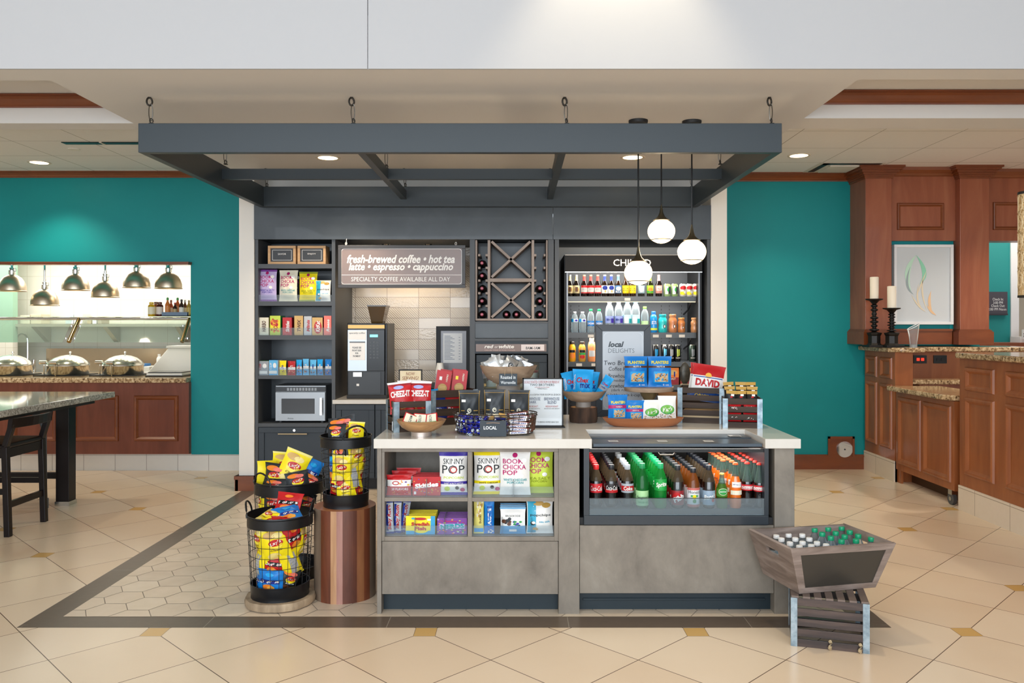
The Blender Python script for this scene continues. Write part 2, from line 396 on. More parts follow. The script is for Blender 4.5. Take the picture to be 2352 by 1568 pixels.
m.box(1.91, 3.235, 8.468, 8.48, zb-.025, zb-.008, CHERRYH); m.box(3.505, 3.62, 8.468, 8.48, zb-.025, zb-.008, CHERRYH)
m.box(3.232, 3.255, 8.466, 8.478, zb-.02, zb+.19, CHERRYH); m.box(3.485, 3.508, 8.466, 8.478, zb-.02, zb+.19, CHERRYH); m.box(3.232, 3.508, 8.466, 8.478, zb+.168, zb+.19, CHERRYH)
struct(m, 'baseboard_right')
m = MB(); m.box(-2.57, -2.40, 7.38, 7.41, 0, fz(1092, 7.4), CHERRYH); m.box(-2.575, -2.545, 7.38, 8.42, 0, fz(1092, 7.4), CHERRYH)
m.box(-2.578, -2.40, 7.37, 7.41, fz(1100, 7.4), fz(1092, 7.4), CHERRYH); struct(m, 'baseboard_column')
m = MB(); m.box(1.765, 1.92, 7.38, 7.41, 0, fz(1092, 7.4), CHERRYH); struct(m, 'baseboard_column')
m = MB(); c = pt(1941, 1032, 8.46); m.cyl((c.x, 8.478, c.z), .083, -.012, CHROME, 40, 'y'); m.cyl((c.x, 8.466, c.z), .008, -.004, BLACK, 12, 'y')
tag(m.build('cover_plate', loc=(c.x, 8.478, c.z)), 'round chrome access cover plate on the wooden baseboard below the teal wall', 'cover plate')

# ================================================================ ceiling fixtures
GLOWW = flat('#ffe2b0', .5, emit=7); RIM = flat('#d9cfc0', .5)
def downlight(px, py, zc, en, label, r=.095, ang=110, vis=True, col=WARM):
    Z = (zc-CZ)*FP/(CY-py); x = fx(px, Z)
    t = thing('downlight', label, 'ceiling light', (x, Z, zc), group=None)
    a = MB(); a.lathe([(r*.86, .0), (r*.86, -.004), (r*1.08, -.006), (r*1.12, 0)], RIM, (x, Z, zc), 32, cap=False); a.build('trim_ring', t)
    a = MB(); a.lathe([(.001, -.003), (r*.86, -.003)], GLOWW, (x, Z, zc), 32, cap=False); a.build('lamp_lens', t)
    light('SPOT', (x, Z, zc-.03), en, col, .07, angle=R(ang), blend=.7, name='downlight_beam')
downlight(753, 362, SOF, 65, 'round recessed ceiling light over the pergola, left of the pair above the pantry unit')
downlight(1453, 361, SOF, 65, 'round recessed ceiling light over the pergola, behind the pendant cords')
downlight(90, 373, TIL, 62, 'round recessed ceiling light in the ceiling tiles near the buffet wall')
downlight(1835, 357, TIL, 50, 'round recessed ceiling light in the ceiling tiles above the right teal wall')
# other downlights of the same ceilings, outside the frame
for x, y, z, e in ((-6.8, 7.6, TIL-.03, 90), (-8, 6.6, TIL-.03, 80), (4.6, 7.0, TIL-.03, 85), (6.2, 7.0, TIL-.03, 75), (-4.4, 6.9, TIL-.03, 0)):
    if e: light('SPOT', (x, y, z), e, (1, .9, .78), .07, angle=R(120), blend=.7, name='downlight_beam')
# high ceiling downlights over the lobby, in front of the bulkhead
for x, y, e in ((.55, 4.2, 85), (-4.9, 4.15, 45)):
    light('SPOT', (x, y, 4.2), e, (1, .83, .56), .05, angle=R(75), blend=.6, name='lobby_downlight_or_fill')
for x in (-5.5, -2.6, .3, 3.2, 6.1):  # unseen spots added as ambient fill for the room, no fixtures modelled
    for y in (-.8, 1.2): light('SPOT', (x, y, 4.2), 42, (1, .92, .82), .12, angle=R(125), blend=.8, name='lobby_downlight_or_fill')
m = MB(); a = pt(1950, 384, 1.57*FP/(CY-384))
x0, x1, y0, y1 = 2.95, 3.60, 7.92, 8.42
m.box(x0, x1, y0, y1, TIL-.004, TIL, flat('#cfc9bf', .7)); m.box(x0+.04, x1-.04, y0+.02, y0+.09, TIL-.007, TIL-.003, BLACK); m.box(x0+.04, x0+.1, y0+.02, y1-.04, TIL-.007, TIL-.003, BLACK)
m.box(x0+.14, x1-.1, y0+.12, y1-.05, TIL-.016, TIL-.004, flat('#d8d2c8', .7))
tag(m.build('ceiling_vent', loc=(x0, y0, TIL)), 'square white ceiling air diffuser beside the crown of the wood columns', 'air vent')
m = MB(); m.box(-3.95, -3.1, 7.02, 7.10, TIL-.006, TIL, BLACK); m.box(-3.62, -3.60, 7.015, 7.105, TIL-.008, TIL, RIM)
tag(m.build('linear_air_slot', loc=(-3.5, 7.06, TIL)), 'dark linear air slot in the ceiling tiles left of the pergola', 'air vent')
Z = 1.57*FP/(CY-342); m = MB(); m.lathe([(.05, 0), (.05, -.008), (.001, -.008)], flat('#e3e0d7', .8), (fx(170, Z), Z, TIL), 24)
tag(m.build('sprinkler_cover', loc=(fx(170, Z), Z, TIL)), 'small round white sprinkler cover plate in the left ceiling tiles', 'sprinkler')
Z = 1.57*FP/(CY-389); x = fx(2087, Z)
t = thing('dome_camera', 'small dark dome security camera on the ceiling tiles in front of the wood columns', 'camera', (x, Z, TIL))
m = MB(); m.lathe([(.085, 0), (.085, -.03), (.07, -.038), (.001, -.038)], WHITE, (x, Z, TIL), 28); m.build('camera_base', t)
m = MB(); m.lathe([(.062, -.036), (.055, -.06), (.035, -.078), (.001, -.085)], flat('#0a0a0c', .08), (x, Z, TIL), 28, cap=False); m.build('camera_dome', t)

# ================================================================ pergola frame hung on hooks
PX0, PX1, PY0, PY1, PB, PT = -2.339, 1.624, 5.0, 7.36, 2.573, 2.753
pg = thing('ceiling_pergola', 'dark grey open rectangular canopy frame hanging from the soffit over the pantry', 'canopy frame', ((PX0+PX1)/2, 6.2, PB))
for (a, b, c, d, nm) in ((PX0, PX1, PY0, PY0+.05, 'front_beam'), (PX0, PX1, PY1-.05, PY1, 'back_beam'), (PX0, PX0+.05, PY0+.05, PY1-.05, 'side_beam'), (PX1-.05, PX1, PY0+.05, PY1-.05, 'side_beam')):
    m = MB(); m.box(a, b, c, d, PB, PT, PERG); m.build(nm, pg, bev=.003)
m = MB(); m.box(PX0+.05, PX1-.05, 6.28, 6.33, 2.637, 2.717, PERG); m.build('cross_beam', pg)
for x in (-1.03, .288):
    for a, b in ((PY0+.05, 6.28), (6.33, PY1-.05)):
        m = MB(); m.box(x-.025, x+.025, a, b, 2.637, 2.717, PERG); m.build('cross_beam', pg)
def ring(cx, cy, cz, rx, rz, n=18, rot=0):
    return [(cx+rx*cos(a)*cos(rot), cy+rx*cos(a)*sin(rot), cz+rz*sin(a)) for a in [2*pi*k/n for k in range(n)]]
IRON = flat('#34302b', .5, .6); WIRE = flat('#6e6a64', .4, 1)
HX = ((-2.28, 'left corner'), (-1.03, 'second point from the left'), (.288, 'third point from the left'), (1.555, 'right corner'))
for y, row in ((5.025, 'front beam'), (6.3, 'middle beam'), (7.335, 'back beam')):
    for x, nm in HX:
        h = thing('hanging_hook', 'dark steel hook and link above the pergola %s, %s' % (row, nm), 'hook', (x, y, PT), group='hooks holding up the pergola')
        zb = PT if y != 6.3 or abs(x) > 1.2 else 2.717
        a = MB(); a.tube(ring(x, y, SOF-.028, .016, .024, rot=.5), .006, IRON, 6, True); a.cyl((x, y, SOF-.006), .01, .006, IRON, 10); a.build('eye_ring', h)
        a = MB(); a.tube(ring(x+.008, y, (SOF-.05+zb+.03)/2, .011, (SOF-zb-.06)/2, rot=.3), .003, WIRE, 5, True); a.build('snap_link', h)
        a = MB(); a.tube(ring(x+.012, y, zb+.02, .011, .014, rot=1), .004, IRON, 6, True); a.box(x, x+.026, y-.012, y+.012, zb, zb+.006, IRON); a.build('lower_eye', h)

# ================================================================ pendant lamps
GLOBE = flat('#ffe2b8', .4, emit=2.6); BRONZE = flat('#57503f', .35, .8)
def pendant(px, py, Z, r, label):
    x, z = fx(px, Z), fz(py, Z)
    t = thing('pendant_lamp', label, 'pendant lamp', (x, Z, SOF), group='globe pendants over the counter')
    a = MB(); a.lathe([(.001, -.024), (.062, -.022), (.066, -.012), (.066, 0)], BLACKM, (x, Z, SOF), 28); a.build('ceiling_canopy', t)
    a = MB(); a.tube([(x, Z, SOF-.02), (x, Z, z+r*1.75)], .0055, BLACK, 8); a.build('cord', t)
    a = MB(); a.lathe([(.62*r, .80*r), (.44*r, .92*r), (.26*r, 1.08*r), (.14*r, 1.35*r), (.075*r, 1.75*r), (.05*r, 1.95*r)], BRONZE, (x, Z, z), 24); a.build('socket_cap', t)
    pr = [(r*sin(k*pi/20), -r*.88*cos(k*pi/20)) for k in range(0, 18)]
    a = MB(); a.lathe([(p[0]+1e-4, p[1]) for p in pr], GLOBE, (x, Z, z), 32, cap=False); a.build('glass_globe', t)
    zz = -.62*r; rr = r*math.sqrt(max(.01, 1-(zz/(.88*r))**2))+.003
    a = MB(); a.tube([(x+rr*cos(k*pi/16), Z+rr*sin(k*pi/16), z+zz) for k in range(32)], .0032, BRONZE, 6, True); a.build('band_ring', t)
    light('POINT', (x, Z-.0, z-r*1.05), 7, (1, .80, .52), .05, name='pendant_glow')
pendant(1466, 626, 5.60, .096, 'lit white glass globe pendant hanging lowest of the three, in front of the cooler sign')
pendant(1519, 531, 5.95, .100, 'lit white glass globe pendant hanging highest of the three, in the middle')
pendant(1589, 578, 5.62, .098, 'lit white glass globe pendant at the right end of the three')
# ================================================================ goods: generic bags, cartons, bottles, cans
def decal(mb, S, items):
    """S(u,v,off) maps -1..1 print coordinates onto a surface; items are printed one above the other"""
    off = .0012
    for it in items:
        k = it[0]; off += .00035
        f = (lambda a, b, o=off: S(a, b, o))
        if k == 't':
            _, s, u, v, wu, hv, mat = it[:7]; kw = it[7] if len(it) > 7 else {}
            sh = kw.get('sh', 0); rot = R(kw.get('rot', 0)); asp = kw.get('asp', 1)
            vs, fs = text_mesh(s, sh, kw.get('b', .012))
            out = []
            for a, b in vs:
                a *= wu; b *= hv
                if rot: a, b = (a*asp*cos(rot)-b*sin(rot))/asp, a*asp*sin(rot)+b*cos(rot)
                out.append(f(u+a, v+b))
            if vs: mb.add(out, fs, mat)
        elif k == 'o':
            _, u, v, ru, rv, mat = it[:6]; n = 18; vs = [f(u, v)]; fs = []
            for j in (1, 2, 3):
                for i in range(n): a = 2*pi*i/n; vs.append(f(u+ru*j/3*cos(a), v+rv*j/3*sin(a)))
            fs += [(0, 1+i, 1+(i+1) % n) for i in range(n)]
            for j in (0, 1): fs += [(1+j*n+i, 1+(j+1)*n+i, 1+(j+1)*n+(i+1) % n, 1+j*n+(i+1) % n) for i in range(n)]
            mb.add(vs, fs, mat)
        elif k == 'r':
            _, u, v, ru, rv, mat = it[:6]; nx, nz = max(1, round(ru*8)), max(1, round(rv*8)); vs = []; fs = []
            for j in range(nz+1):
                for i in range(nx+1): vs.append(f(u-ru+2*ru*i/nx, v-rv+2*rv*j/nz))
            fs = [(j*(nx+1)+i, j*(nx+1)+i+1, (j+1)*(nx+1)+i+1, (j+1)*(nx+1)+i) for j in range(nz) for i in range(nx)]
            mb.add(vs, fs, mat)
        elif k == 's':   # scatter of small blobs (nuts, candy) in a rectangle
            _, u, v, ru, rv, mats, n, sz, sd = it; rg = random.Random(sd)
            for _i in range(n):
                a, b = u+rg.uniform(-ru, ru), v+rg.uniform(-rv, rv); q = rg.uniform(.6, 1.2)*sz; t0 = rg.random()*3
                mb.add([S(a+q*cos(t0+2*pi*i/6), b+q*.8*it[4]/max(it[3], .01)*min(1.2, it[3]/max(it[4], .01))*sin(t0+2*pi*i/6), off+.0001*_i/n*3) for i in range(6)], [(0, 1, 2, 3, 4, 5)], rg.choice(mats))
def bag(mb, w, h, t, base, bands=(), items=(), seed=0, back=None, seal=.06, nu=12, nv=16):
    """filled bag standing on z=0, front to -y; bands [(v0,v1,mat)] colour the front; seals flat at both ends"""
    rg = random.Random(seed); ph = [rg.uniform(0, 6) for _ in range(6)]
    def prof(u, v):
        e = max(0, (abs(v)-(1-2*seal))/(2*seal)) if seal else 0
        vv = min(1, abs(v)/(1-seal*2))
        return max(0, (1-abs(u)**2.6))*max(0, (1-vv**3.2))
    def S(u, v, o=0, side=-1):
        u = max(-1, min(1, u)); v = max(-1, min(1, v)); p = prof(u, v)
        wr = .0022*sin(u*7+ph[0]+2*v)*sin(v*5+ph[1])*p**.5+.0028*sin(u*17+ph[2])*max(0, abs(v)-.45)*(1-u*u)+.0016*sin((u-v)*11+ph[3])*p**.5
        x = u*w/2*(1-.075*(1-v**4)); z = (v+1)/2*h
        bend = .004*sin(v*2.5+ph[4])
        return (x, side*(t/2*p+.0012)+bend+wr*(-side if side > 0 else 1)-(o if side < 0 else -o), z)
    vs = []; cols = {}
    for j in range(nv+1):
        for i in range(nu+1): vs.append(S(-1+2*i/nu, -1+2*j/nv))
    for j in range(nv):
        vm = -1+2*(j+.5)/nv; mt = base
        for a, b, mm in bands:
            if a <= vm <= b: mt = mm
        cols.setdefault(id(mt), (mt, []))[1].extend((j*(nu+1)+i, j*(nu+1)+i+1, (j+1)*(nu+1)+i+1, (j+1)*(nu+1)+i) for i in range(nu))
    n0 = len(mb.v); T = mb.T; mb.v += [tuple(T @ Vector(p)) for p in vs]
    for mt, fs in cols.values():
        if mt not in mb.mats: mb.mats.append(mt)
        k = mb.mats.index(mt)
        for f in fs: mb.f.append(tuple(n0+q for q in f)); mb.mi.append(k); mb.sm.append(True)
    vs = []; bu, bv = 6, 8
    for j in range(bv+1):
        for i in range(bu+1): vs.append(S(-1+2*i/bu, -1+2*j/bv, 0, 1))
    mb.add(vs, [(j*(bu+1)+i, (j+1)*(bu+1)+i, (j+1)*(bu+1)+i+1, j*(bu+1)+i+1) for j in range(bv) for i in range(bu)], back or base, True)
    decal(mb, S, items)
def carton(mb, w, d, h, base, side=None, top=None, items=()):
    """box standing on z=0, front face at y=0 (towards -y), depth d behind it"""
    side = side or base; top = top or side
    mb.add([(-w/2, 0, 0), (w/2, 0, 0), (w/2, 0, h), (-w/2, 0, h)], [(0, 1, 2, 3)], base)
    mb.add([(-w/2, 0, 0), (w/2, 0, 0), (w/2, d, 0), (-w/2, d, 0), (-w/2, 0, h), (w/2, 0, h), (w/2, d, h), (-w/2, d, h)],
           [(0, 3, 2, 1), (1, 2, 6, 5), (2, 3, 7, 6), (3, 0, 4, 7)], side)
    mb.add([(-w/2, 0, h), (w/2, 0, h), (w/2, d, h), (-w/2, d, h)], [(0, 1, 2, 3)], top)
    decal(mb, lambda u, v, o=0: (u*w/2, -o, (v+1)/2*h), items)
def cylS(r, z0, z1):
    """print area on the front of a bottle: u -1..1 is +-75 degrees"""
    def S(u, v, o=0):
        a = u*R(75); return ((r+o)*sin(a), -(r+o)*cos(a), (z0+z1)/2+v*(z1-z0)/2)
    return S
def px_(h, rough=.38, coat=.04): return flat(h, rough, coat=coat, spec=.3)     # printed film
SHELFCLR = clear('acrylic', '#f2f6f8', .05)
P = {k: px_(v) for k, v in dict(white='#eceae6', cream='#e9e2cc', yellow='#f2dc1c', lyellow='#e9dc7a', red='#ba1b20', dred='#8f1622', pink='#c42a6a', magenta='#b8256b',
     blue='#1578c8', lblue='#5fb4e4', sky='#1d9ee0', navy='#1c2f86', purple='#3f2f9c', lilac='#c7b4de', violet='#7b3f96', green='#2f9a46', lime='#c6d84a', olive='#8f9a2a',
     orange='#e8822c', tan='#cfa866', brown='#5a3420', black='#141416', grey='#9a9ea4', silver='#b9bdc2', teal='#1a98a0', gold='#b99248', charcoal='#2a2e32', salmon='#e8776a').items()}
NUTS = [flat(h, .6) for h in ('#c89a5e', '#8a5a34', '#e2c08a', '#6f4428', '#d8ae72')]
CANDY = [flat(h, .4) for h in ('#d42a2a', '#f0c020', '#3ba54a', '#e87a1c', '#6a3fa0')]
FOIL = noisy('silver foil', [(.35, '#b7bcc2'), (.65, '#dfe3e6')], 20, rough=.25, metal=.85, bump=.3)
# ---- bag designs: each returns nothing, fills the builder
def d_boom(mb, w, h, base, seal, sub, subc, seed, t=.055):
    bag(mb, w, h, t, base, [(-1, -.86, seal if seal != base else base), (.86, 1, seal)], [
        ('o', 0, .78, .17, .1, P['magenta']), ('t', 'BOOM', -.15, .52, .68, .105, P['magenta']), ('t', 'CHICKA', -.04, .27, .79, .105, P['magenta']),
        ('t', 'POP', -.33, .02, .5, .105, P['magenta']), ('t', sub, .02, -.3, .8, .055, subc), ('t', 'POPCORN', .02, -.43, .55, .05, subc), ('o', .6, .55, .2, .1, flat('#f4f2ee', .5)), ('o', .42, -.12, .18, .09, flat('#f4f2ee', .5))], seed)
def d_skinny(mb, w, h, acc, sub, seed, t=.06):
    bag(mb, w, h, t, P['white'], [(-1, -.88, acc), (.74, 1, acc), (-.55, -.42, acc)], [
        ('t', 'SKINNY', .02, .52, .74, .12, P['charcoal'], dict(b=0)), ('t', 'POP', .02, .16, .82, .19, P['charcoal'], dict(b=0)), ('o', .04, .15, .26, .14, P['red']), ('o', .04, .15, .19, .1, flat('#f0e8d8', .6)),
        ('t', 'POPCORN', .04, -.2, .72, .055, P['lime']), ('t', sub, .04, -.455, .7, .035, P['white'] if acc == P['purple'] else P['charcoal']), ('o', -.42, -.7, .2, .11, P['lime']), ('o', .3, -.66, .14, .08, P['charcoal']), ('o', .68, -.75, .17, .09, P['magenta'])], seed)
def d_popchips(mb, w, h, seed, t=.05):
    bag(mb, w, h, t, P['white'], [(.88, 1, P['cream'])], [('r', -.62, 0, .32, .94, flat('#35a6c8', .35)), ('o', -.1, .78, .42, .13, P['tan']), ('o', .5, .68, .34, .14, P['gold']), ('o', -.55, -.35, .2, .12, P['charcoal']), ('o', -.5, -.32, .15, .08, P['white']), ('o', -.35, -.7, .22, .1, P['tan']),
        ('t', 'popchips', .05, .12, .8, .09, P['charcoal']), ('t', 'sea salt', .36, -.25, .42, .06, flat('#35a6c8', .35))], seed)
def d_lays(mb, w, h, base, seed, t=.06, logo=.12):
    dark = base != P['yellow']
    bag(mb, w, h, t, base, [(.9, 1, P['lyellow'] if not dark else P['black'])], [('o', -.3, .62, .55, .2, P['tan'] if not dark else P['orange']), ('o', .2, .56, .4, .16, flat('#f0dc90', .5) if not dark else P['salmon']), ('o', -.02, logo-.09, .52, .25, P['yellow'] if dark else flat('#f6e24a', .4)), ('o', .03, logo+.05, .55, .2, P['red']),
        ('t', "Lay's", .03, logo+.05, .42, .12, P['white'], dict(rot=14, asp=w/h)), ('t', 'Classic' if not dark else 'Barbecue', 0, logo-.36, .45, .06, P['brown'] if not dark else P['white'], dict(sh=.3)), ('o', -.25, -.62, .5, .22, flat('#ecd682', .5) if not dark else P['brown'])], seed)
def d_doritos(mb, w, h, base, seed, t=.06):
    bag(mb, w, h, t, base, [], [('r', 0, .02, .8, .17, P['navy'] if base == P['blue'] else P['black']), ('t', 'Doritos', 0, .04, .78, .13, P['white'], dict(b=.03, rot=4, asp=w/h)), ('o', -.1, -.45, .45, .25, P['orange']), ('o', .15, -.5, .3, .18, flat('#e8a23c', .5)), ('o', 0, .6, .35, .15, P['sky'] if base == P['blue'] else P['orange'])], seed)
def d_cheez(mb, w, h, seed, t=.05):
    bag(mb, w, h, t, P['red'], [(.88, 1, P['white']), (.8, .88, P['dred'])], [('o', -.1, .64, .45, .12, flat('#9fa6dc', .4)), ('t', 'CHEEZ-IT', 0, .22, .86, .2, P['white'], dict(b=.04)), ('t', 'Crackers', .02, -.36, .6, .09, P['white'], dict(sh=.2)), ('s', 0, -.75, .8, .2, [P['orange'], P['gold']], 14, .14, seed)], seed)
def d_chex(mb, w, h, seed, t=.055):
    bag(mb, w, h, t, P['sky'], [], [('t', 'Chex', 0, .25, .62, .18, P['red'], dict(b=.03, sh=.2)), ('t', 'mix', .25, -.1, .5, .2, P['navy'], dict(b=.03)), ('t', 'TRADITIONAL', -.82, .1, .12*6, .07, P['white'], dict(rot=90, asp=w/h)), ('s', -.1, -.72, .7, .2, NUTS, 16, .12, seed)], seed)
def d_planters(mb, w, h, kind, seed, t=.05):
    mid = P['brown'] if kind == 'mix' else P['dred']
    win = flat('#cdb08a', .6)
    bag(mb, w, h, t, P['blue'], [(.2, .42, mid)] if kind == 'mix' else [(.0, .25, P['magenta'])], [('t', 'PLANTERS', 0, .6 if kind == 'mix' else .45, .75, .1, P['yellow'], dict(b=.03)),
        ('t', 'NUTS &' if kind == 'mix' else 'PEANUTS', .05, .33 if kind == 'mix' else .12, .35, .05, P['white']), ('r', .1, -.35, .66, .36, P['sky']), ('r', .12, -.38, .58, .28, win), ('s', .12, -.38, .54, .25, NUTS, 46, .085, seed), ('t', '6 oz', .5, -.85, .25, .06, P['white'])], seed)
def d_kars(mb, w, h, seed, t=.045):
    bag(mb, w, h, t, P['white'], [(-1, -.8, P['lime'])], [('s', 0, -.55, .85, .22, NUTS+[P['brown']], 46, .09, seed), ('o', 0, -.05, .8, .36, P['green']), ('o', 0, -.02, .72, .31, flat('#6fb23c', .4)), ('t', "Kar's", 0, -.02, .58, .16, P['white'], dict(b=.03, sh=.3, rot=10, asp=w/h))], seed)
def d_coffee(mb, w, h, seed, t=.05):
    bag(mb, w, h, t, P['charcoal'], [], [('r', 0, .83, .98, .008, P['gold']), ('r', -.95, 0, .02, .97, P['gold']), ('r', .95, 0, .02, .97, P['gold']), ('r', -.55, .42, .2, .07, P['white']), ('o', 0, -.12, .2, .13, P['cream']), ('o', .03, -.11, .12, .08, P['charcoal']), ('o', .05, -.09, .06, .045, P['cream']), ('t', 'TWO BROTHERS', 0, -.36, .82, .05, P['cream'], dict(b=0)), ('r', -.62, -.12, .18, .02, P['gold']), ('r', .62, -.12, .2, .02, P['gold'])], seed)
def d_david(mb, w, h, seed, t=.06):
    bag(mb, w, h, t, P['white'], [(.35, 1, P['red']), (-1, -.55, flat('#1f4f9c', .32))], [('o', 0, .4, .2, .16, flat('#f0b848', .4)), ('r', 0, .3, .93, .025, flat('#1f4f9c', .32)), ('t', 'DAVID', 0, .0, .78, .2, P['red'], dict(b=.05)), ('t', 'ORIGINAL', 0, -.72, .72, .09, flat('#f0c848', .4), dict(b=.03))], seed)
# ---- bottles
def soda(name, label, group, liquid, cap, lab, items, glass=False, kind='plastic', h=.222, r=.0335, capg=None, lablz=(.34, .56)):
    """small drink bottle built at the origin"""
    t = thing(name, label, 'drink bottle', (0, 0, 0), group=group); a = MB()
    Lq = flat(liquid, .08, coat=.6) if isinstance(liquid, str) else liquid; Lb = flat(lab, .4)
    if kind == 'plastic':
        clearish = clear('upper bottle wall', '#8a765c', .2) if liquid in ('#150a07', '#120806') else Lq
        z = [(r*.82, .0), (r*.96, .008), (r, .02), (r*.94, h*.2), (r, h*lablz[0]), (r*1.005, h*lablz[0]+.001), (r*1.005, h*lablz[1]), (r, h*lablz[1]+.001), (r*.97, h*.62), (r*.74, h*.75), (r*.44, h*.87), (r*.40, h*.9)]
        a.lathe(z, Lq, seg=20, mats=[Lq, Lq, Lq, Lq, Lq, Lb, Lq, Lq, clearish, clearish, clearish])
        a.build('bottle_body', t, local=True)
        c = MB(); c.lathe([(r*.44, h*.885), (r*.46, h*.89), (r*.46, h*.985), (r*.42, h)], flat(cap, .35), seg=18); c.build('bottle_cap', t, local=True)
    elif kind == 'glass':
        GLT = clear('clear bottle neck', '#a9c4ba', .12)
        z = [(r*.9, 0), (r, .01), (r, h*.2), (r*.93, h*.3), (r, h*lablz[0]), (r*1.01, h*lablz[0]+.001), (r*.97, h*lablz[1]), (r*.93, h*.56), (r*.6, h*.7), (r*.42, h*.84), (r*.38, h*.95)]
        a.lathe(z, Lq, seg=20, mats=[Lq, Lq, Lq, Lq, Lq, Lb, Lq, Lq if glass else GLT, GLT, GLT])
        a.build('bottle_body', t, local=True)
        c = MB(); c.lathe([(r*.48, h*.95), (r*.5, h*.955), (r*.44, h*.985), (r*.3, h)], flat(cap, .35, .3), seg=18); c.build('bottle_cap', t, local=True)
    if items:
        b = MB(); decal(b, cylS(r*1.006, h*lablz[0], h*lablz[1]), items); b.build('label', t, local=True)
    return t
# ================================================================ kitchen pass-through and buffet
def frame_panel(mb, x0, x1, z0, z1, y, w, d, mat, ax='x'):
    """raised rectangular moulding on a face; y = face plane (towards -y); ax 'y' = face looks to -x with x0,x1 along y"""
    def P(a, dd, b): return (a, y-dd, b) if ax == 'x' else (y-dd, a, b)
    prof = [(0, 0), (w*.12, d*.7), (w*.35, d), (w*.6, d*.95), (w*.8, d*.5), (w, 0)]
    loops = []
    for o, dd in prof:
        loops.append([P(x0+o, dd, z0+o), P(x1-o, dd, z0+o), P(x1-o, dd, z1-o), P(x0+o, dd, z1-o)])
    vs = [p for l in loops for p in l]; fs = []
    for i in range(len(loops)-1):
        for k in range(4):
            q = (k+1) % 4; fs.append((i*4+k, i*4+q, (i+1)*4+q, (i+1)*4+k))
    mb.add(vs, fs, mat)
BF = 8.36
bc = thing('buffet_counter', 'cherry panelled serving counter with a gold granite top under the pass-through', 'counter', (-5.4, 8.7, 0))
m = MB(); m.box(-7.6, OPX+.005, BF, 8.41, fz(1042, BF), CTZ-.05, noisy('buffet front wood', [(.25, '#65301f'), (.5, '#743b28'), (.75, '#834733')], 2.2, (3, 3, .5), rough=.36, distort=1.2)); m.build('front_panel', bc)
m = MB(); m.box(-7.6, OPX+.005, 8.41, 8.44, .17, CTZ-.05, CHERRY); m.box(-7.6, OPX-.01, 8.6, 9.2, 0, CTZ-.05, STEEL); m.build('counter_body', bc)
m = MB(); m.box(-7.6, OPX, 8.30, 9.24, CTZ-.05, CTZ, GRAN); m.build('granite_top', bc, bev=.008)
for a, b in ((308, 410), (167, 273), (30, 130), (-120, -10), (-270, -160)):
    m = MB(); frame_panel(m, fx(a, BF), fx(b, BF), fz(1013, BF), fz(908, BF), BF, .045, .022, CHERRYH); m.build('raised_moulding', bc)
m = MB(); m.box(-7.6, OPX+.01, 8.33, 8.44, OPT-.012, OPT+.016, CHERRYH); m.box(-7.6, OPX+.015, 8.325, 8.44, OPT+.006, OPT+.016, CHERRYH); struct(m, 'trim_5')
# kitchen room
KT = panel_grid_mat('kitchen wall tile', 0, 2, 0, 0, .305, .305, .0025, '#efe9da', '#f3eee2', '#d9d0bd', .4)
m = MB(); m.box(-9, -3.0, 10.6, 10.7, 0, 2.7, KT); m.box(-3.08, -3.0, 8.57, 10.6, 0, 2.7, KT); struct(m, 'wall_kitchen')
m = MB(); m.box(-9, -3.0, 8.57, 10.7, 2.65, 2.75, CEIL); struct(m, 'ceiling')
x = fx(35, 10.2); m = MB(); m.box(-9, x, 10.15, 10.25, 0, fz(786, 10.15), KT); m.box(-9, x, 10.15, 10.25, fz(786, 10.15), 2.65, flat('#9cc4ab', .7)); struct(m, 'wall_kitchen')
# heat lamps
LAMPM = flat('#c9b9a2', .36, 1)
lm = None
for i, (px, py, nm) in enumerate(((28, 669, 'at the left edge of the frame'), (103, 702, 'second from the left, hanging lowest'), (174, 667, 'third from the left'), (242, 683, 'fourth from the left, lower than its neighbours'), (314, 661, 'second from the right, hanging highest'), (387, 663, 'at the right end of the row'))):
    x = fx(px, 8.85); zb = fz(py, 8.85); top = OPT+.05
    lab = 'brushed metal dome heat lamp over buffet, '+nm
    t = thing('heat_lamp', lab, 'heat lamp', (x, 8.85, zb), group='heat lamps over the buffet')
    a = MB(); r = .142
    a.lathe([(r, .0), (r+.003, .004), (r-.004, .01), (r*.97, .05), (r*.86, .10), (r*.66, .145), (r*.4, .172), (r*.2, .182)], LAMPM, (x, 8.85, zb), 32, cap=False); a.build('lamp_shade', t)
    a = MB(); a.lathe([(.032, .18), (.034, .19), (.034, .23), (.026, .235), (.026, .26), (.014, .265), (.014, .285)], CHROME, (x, 8.85, zb), 16); a.tube([(x+.03, 8.85, zb+.2), (x+.042, 8.85, zb+.225), (x+.04, 8.85, zb+.25), (x+.028, 8.85, zb+.255)], .003, CHROME); a.build('socket', t)
    a = MB(); a.cyl((x, 8.85, zb+.28), .011, top-zb-.28, CHROME, 10); a.build('rod', t)
    a = MB(); a.lathe([(.001, .01), (.045, .03), (.05, .07), (.03, .11)], flat('#fff0d0', .4, emit=6), (x, 8.85, zb), 16); a.build('bulb', t)
m = MB(); m.box(-7.6, OPX-.02, 8.80, 8.90, OPT+.05, OPT+.09, BRUSH); tag(m.build('lamp_rail', loc=(-5, 8.85, OPT+.05)), 'brushed steel rail carrying the heat lamps above the pass-through', 'rail')
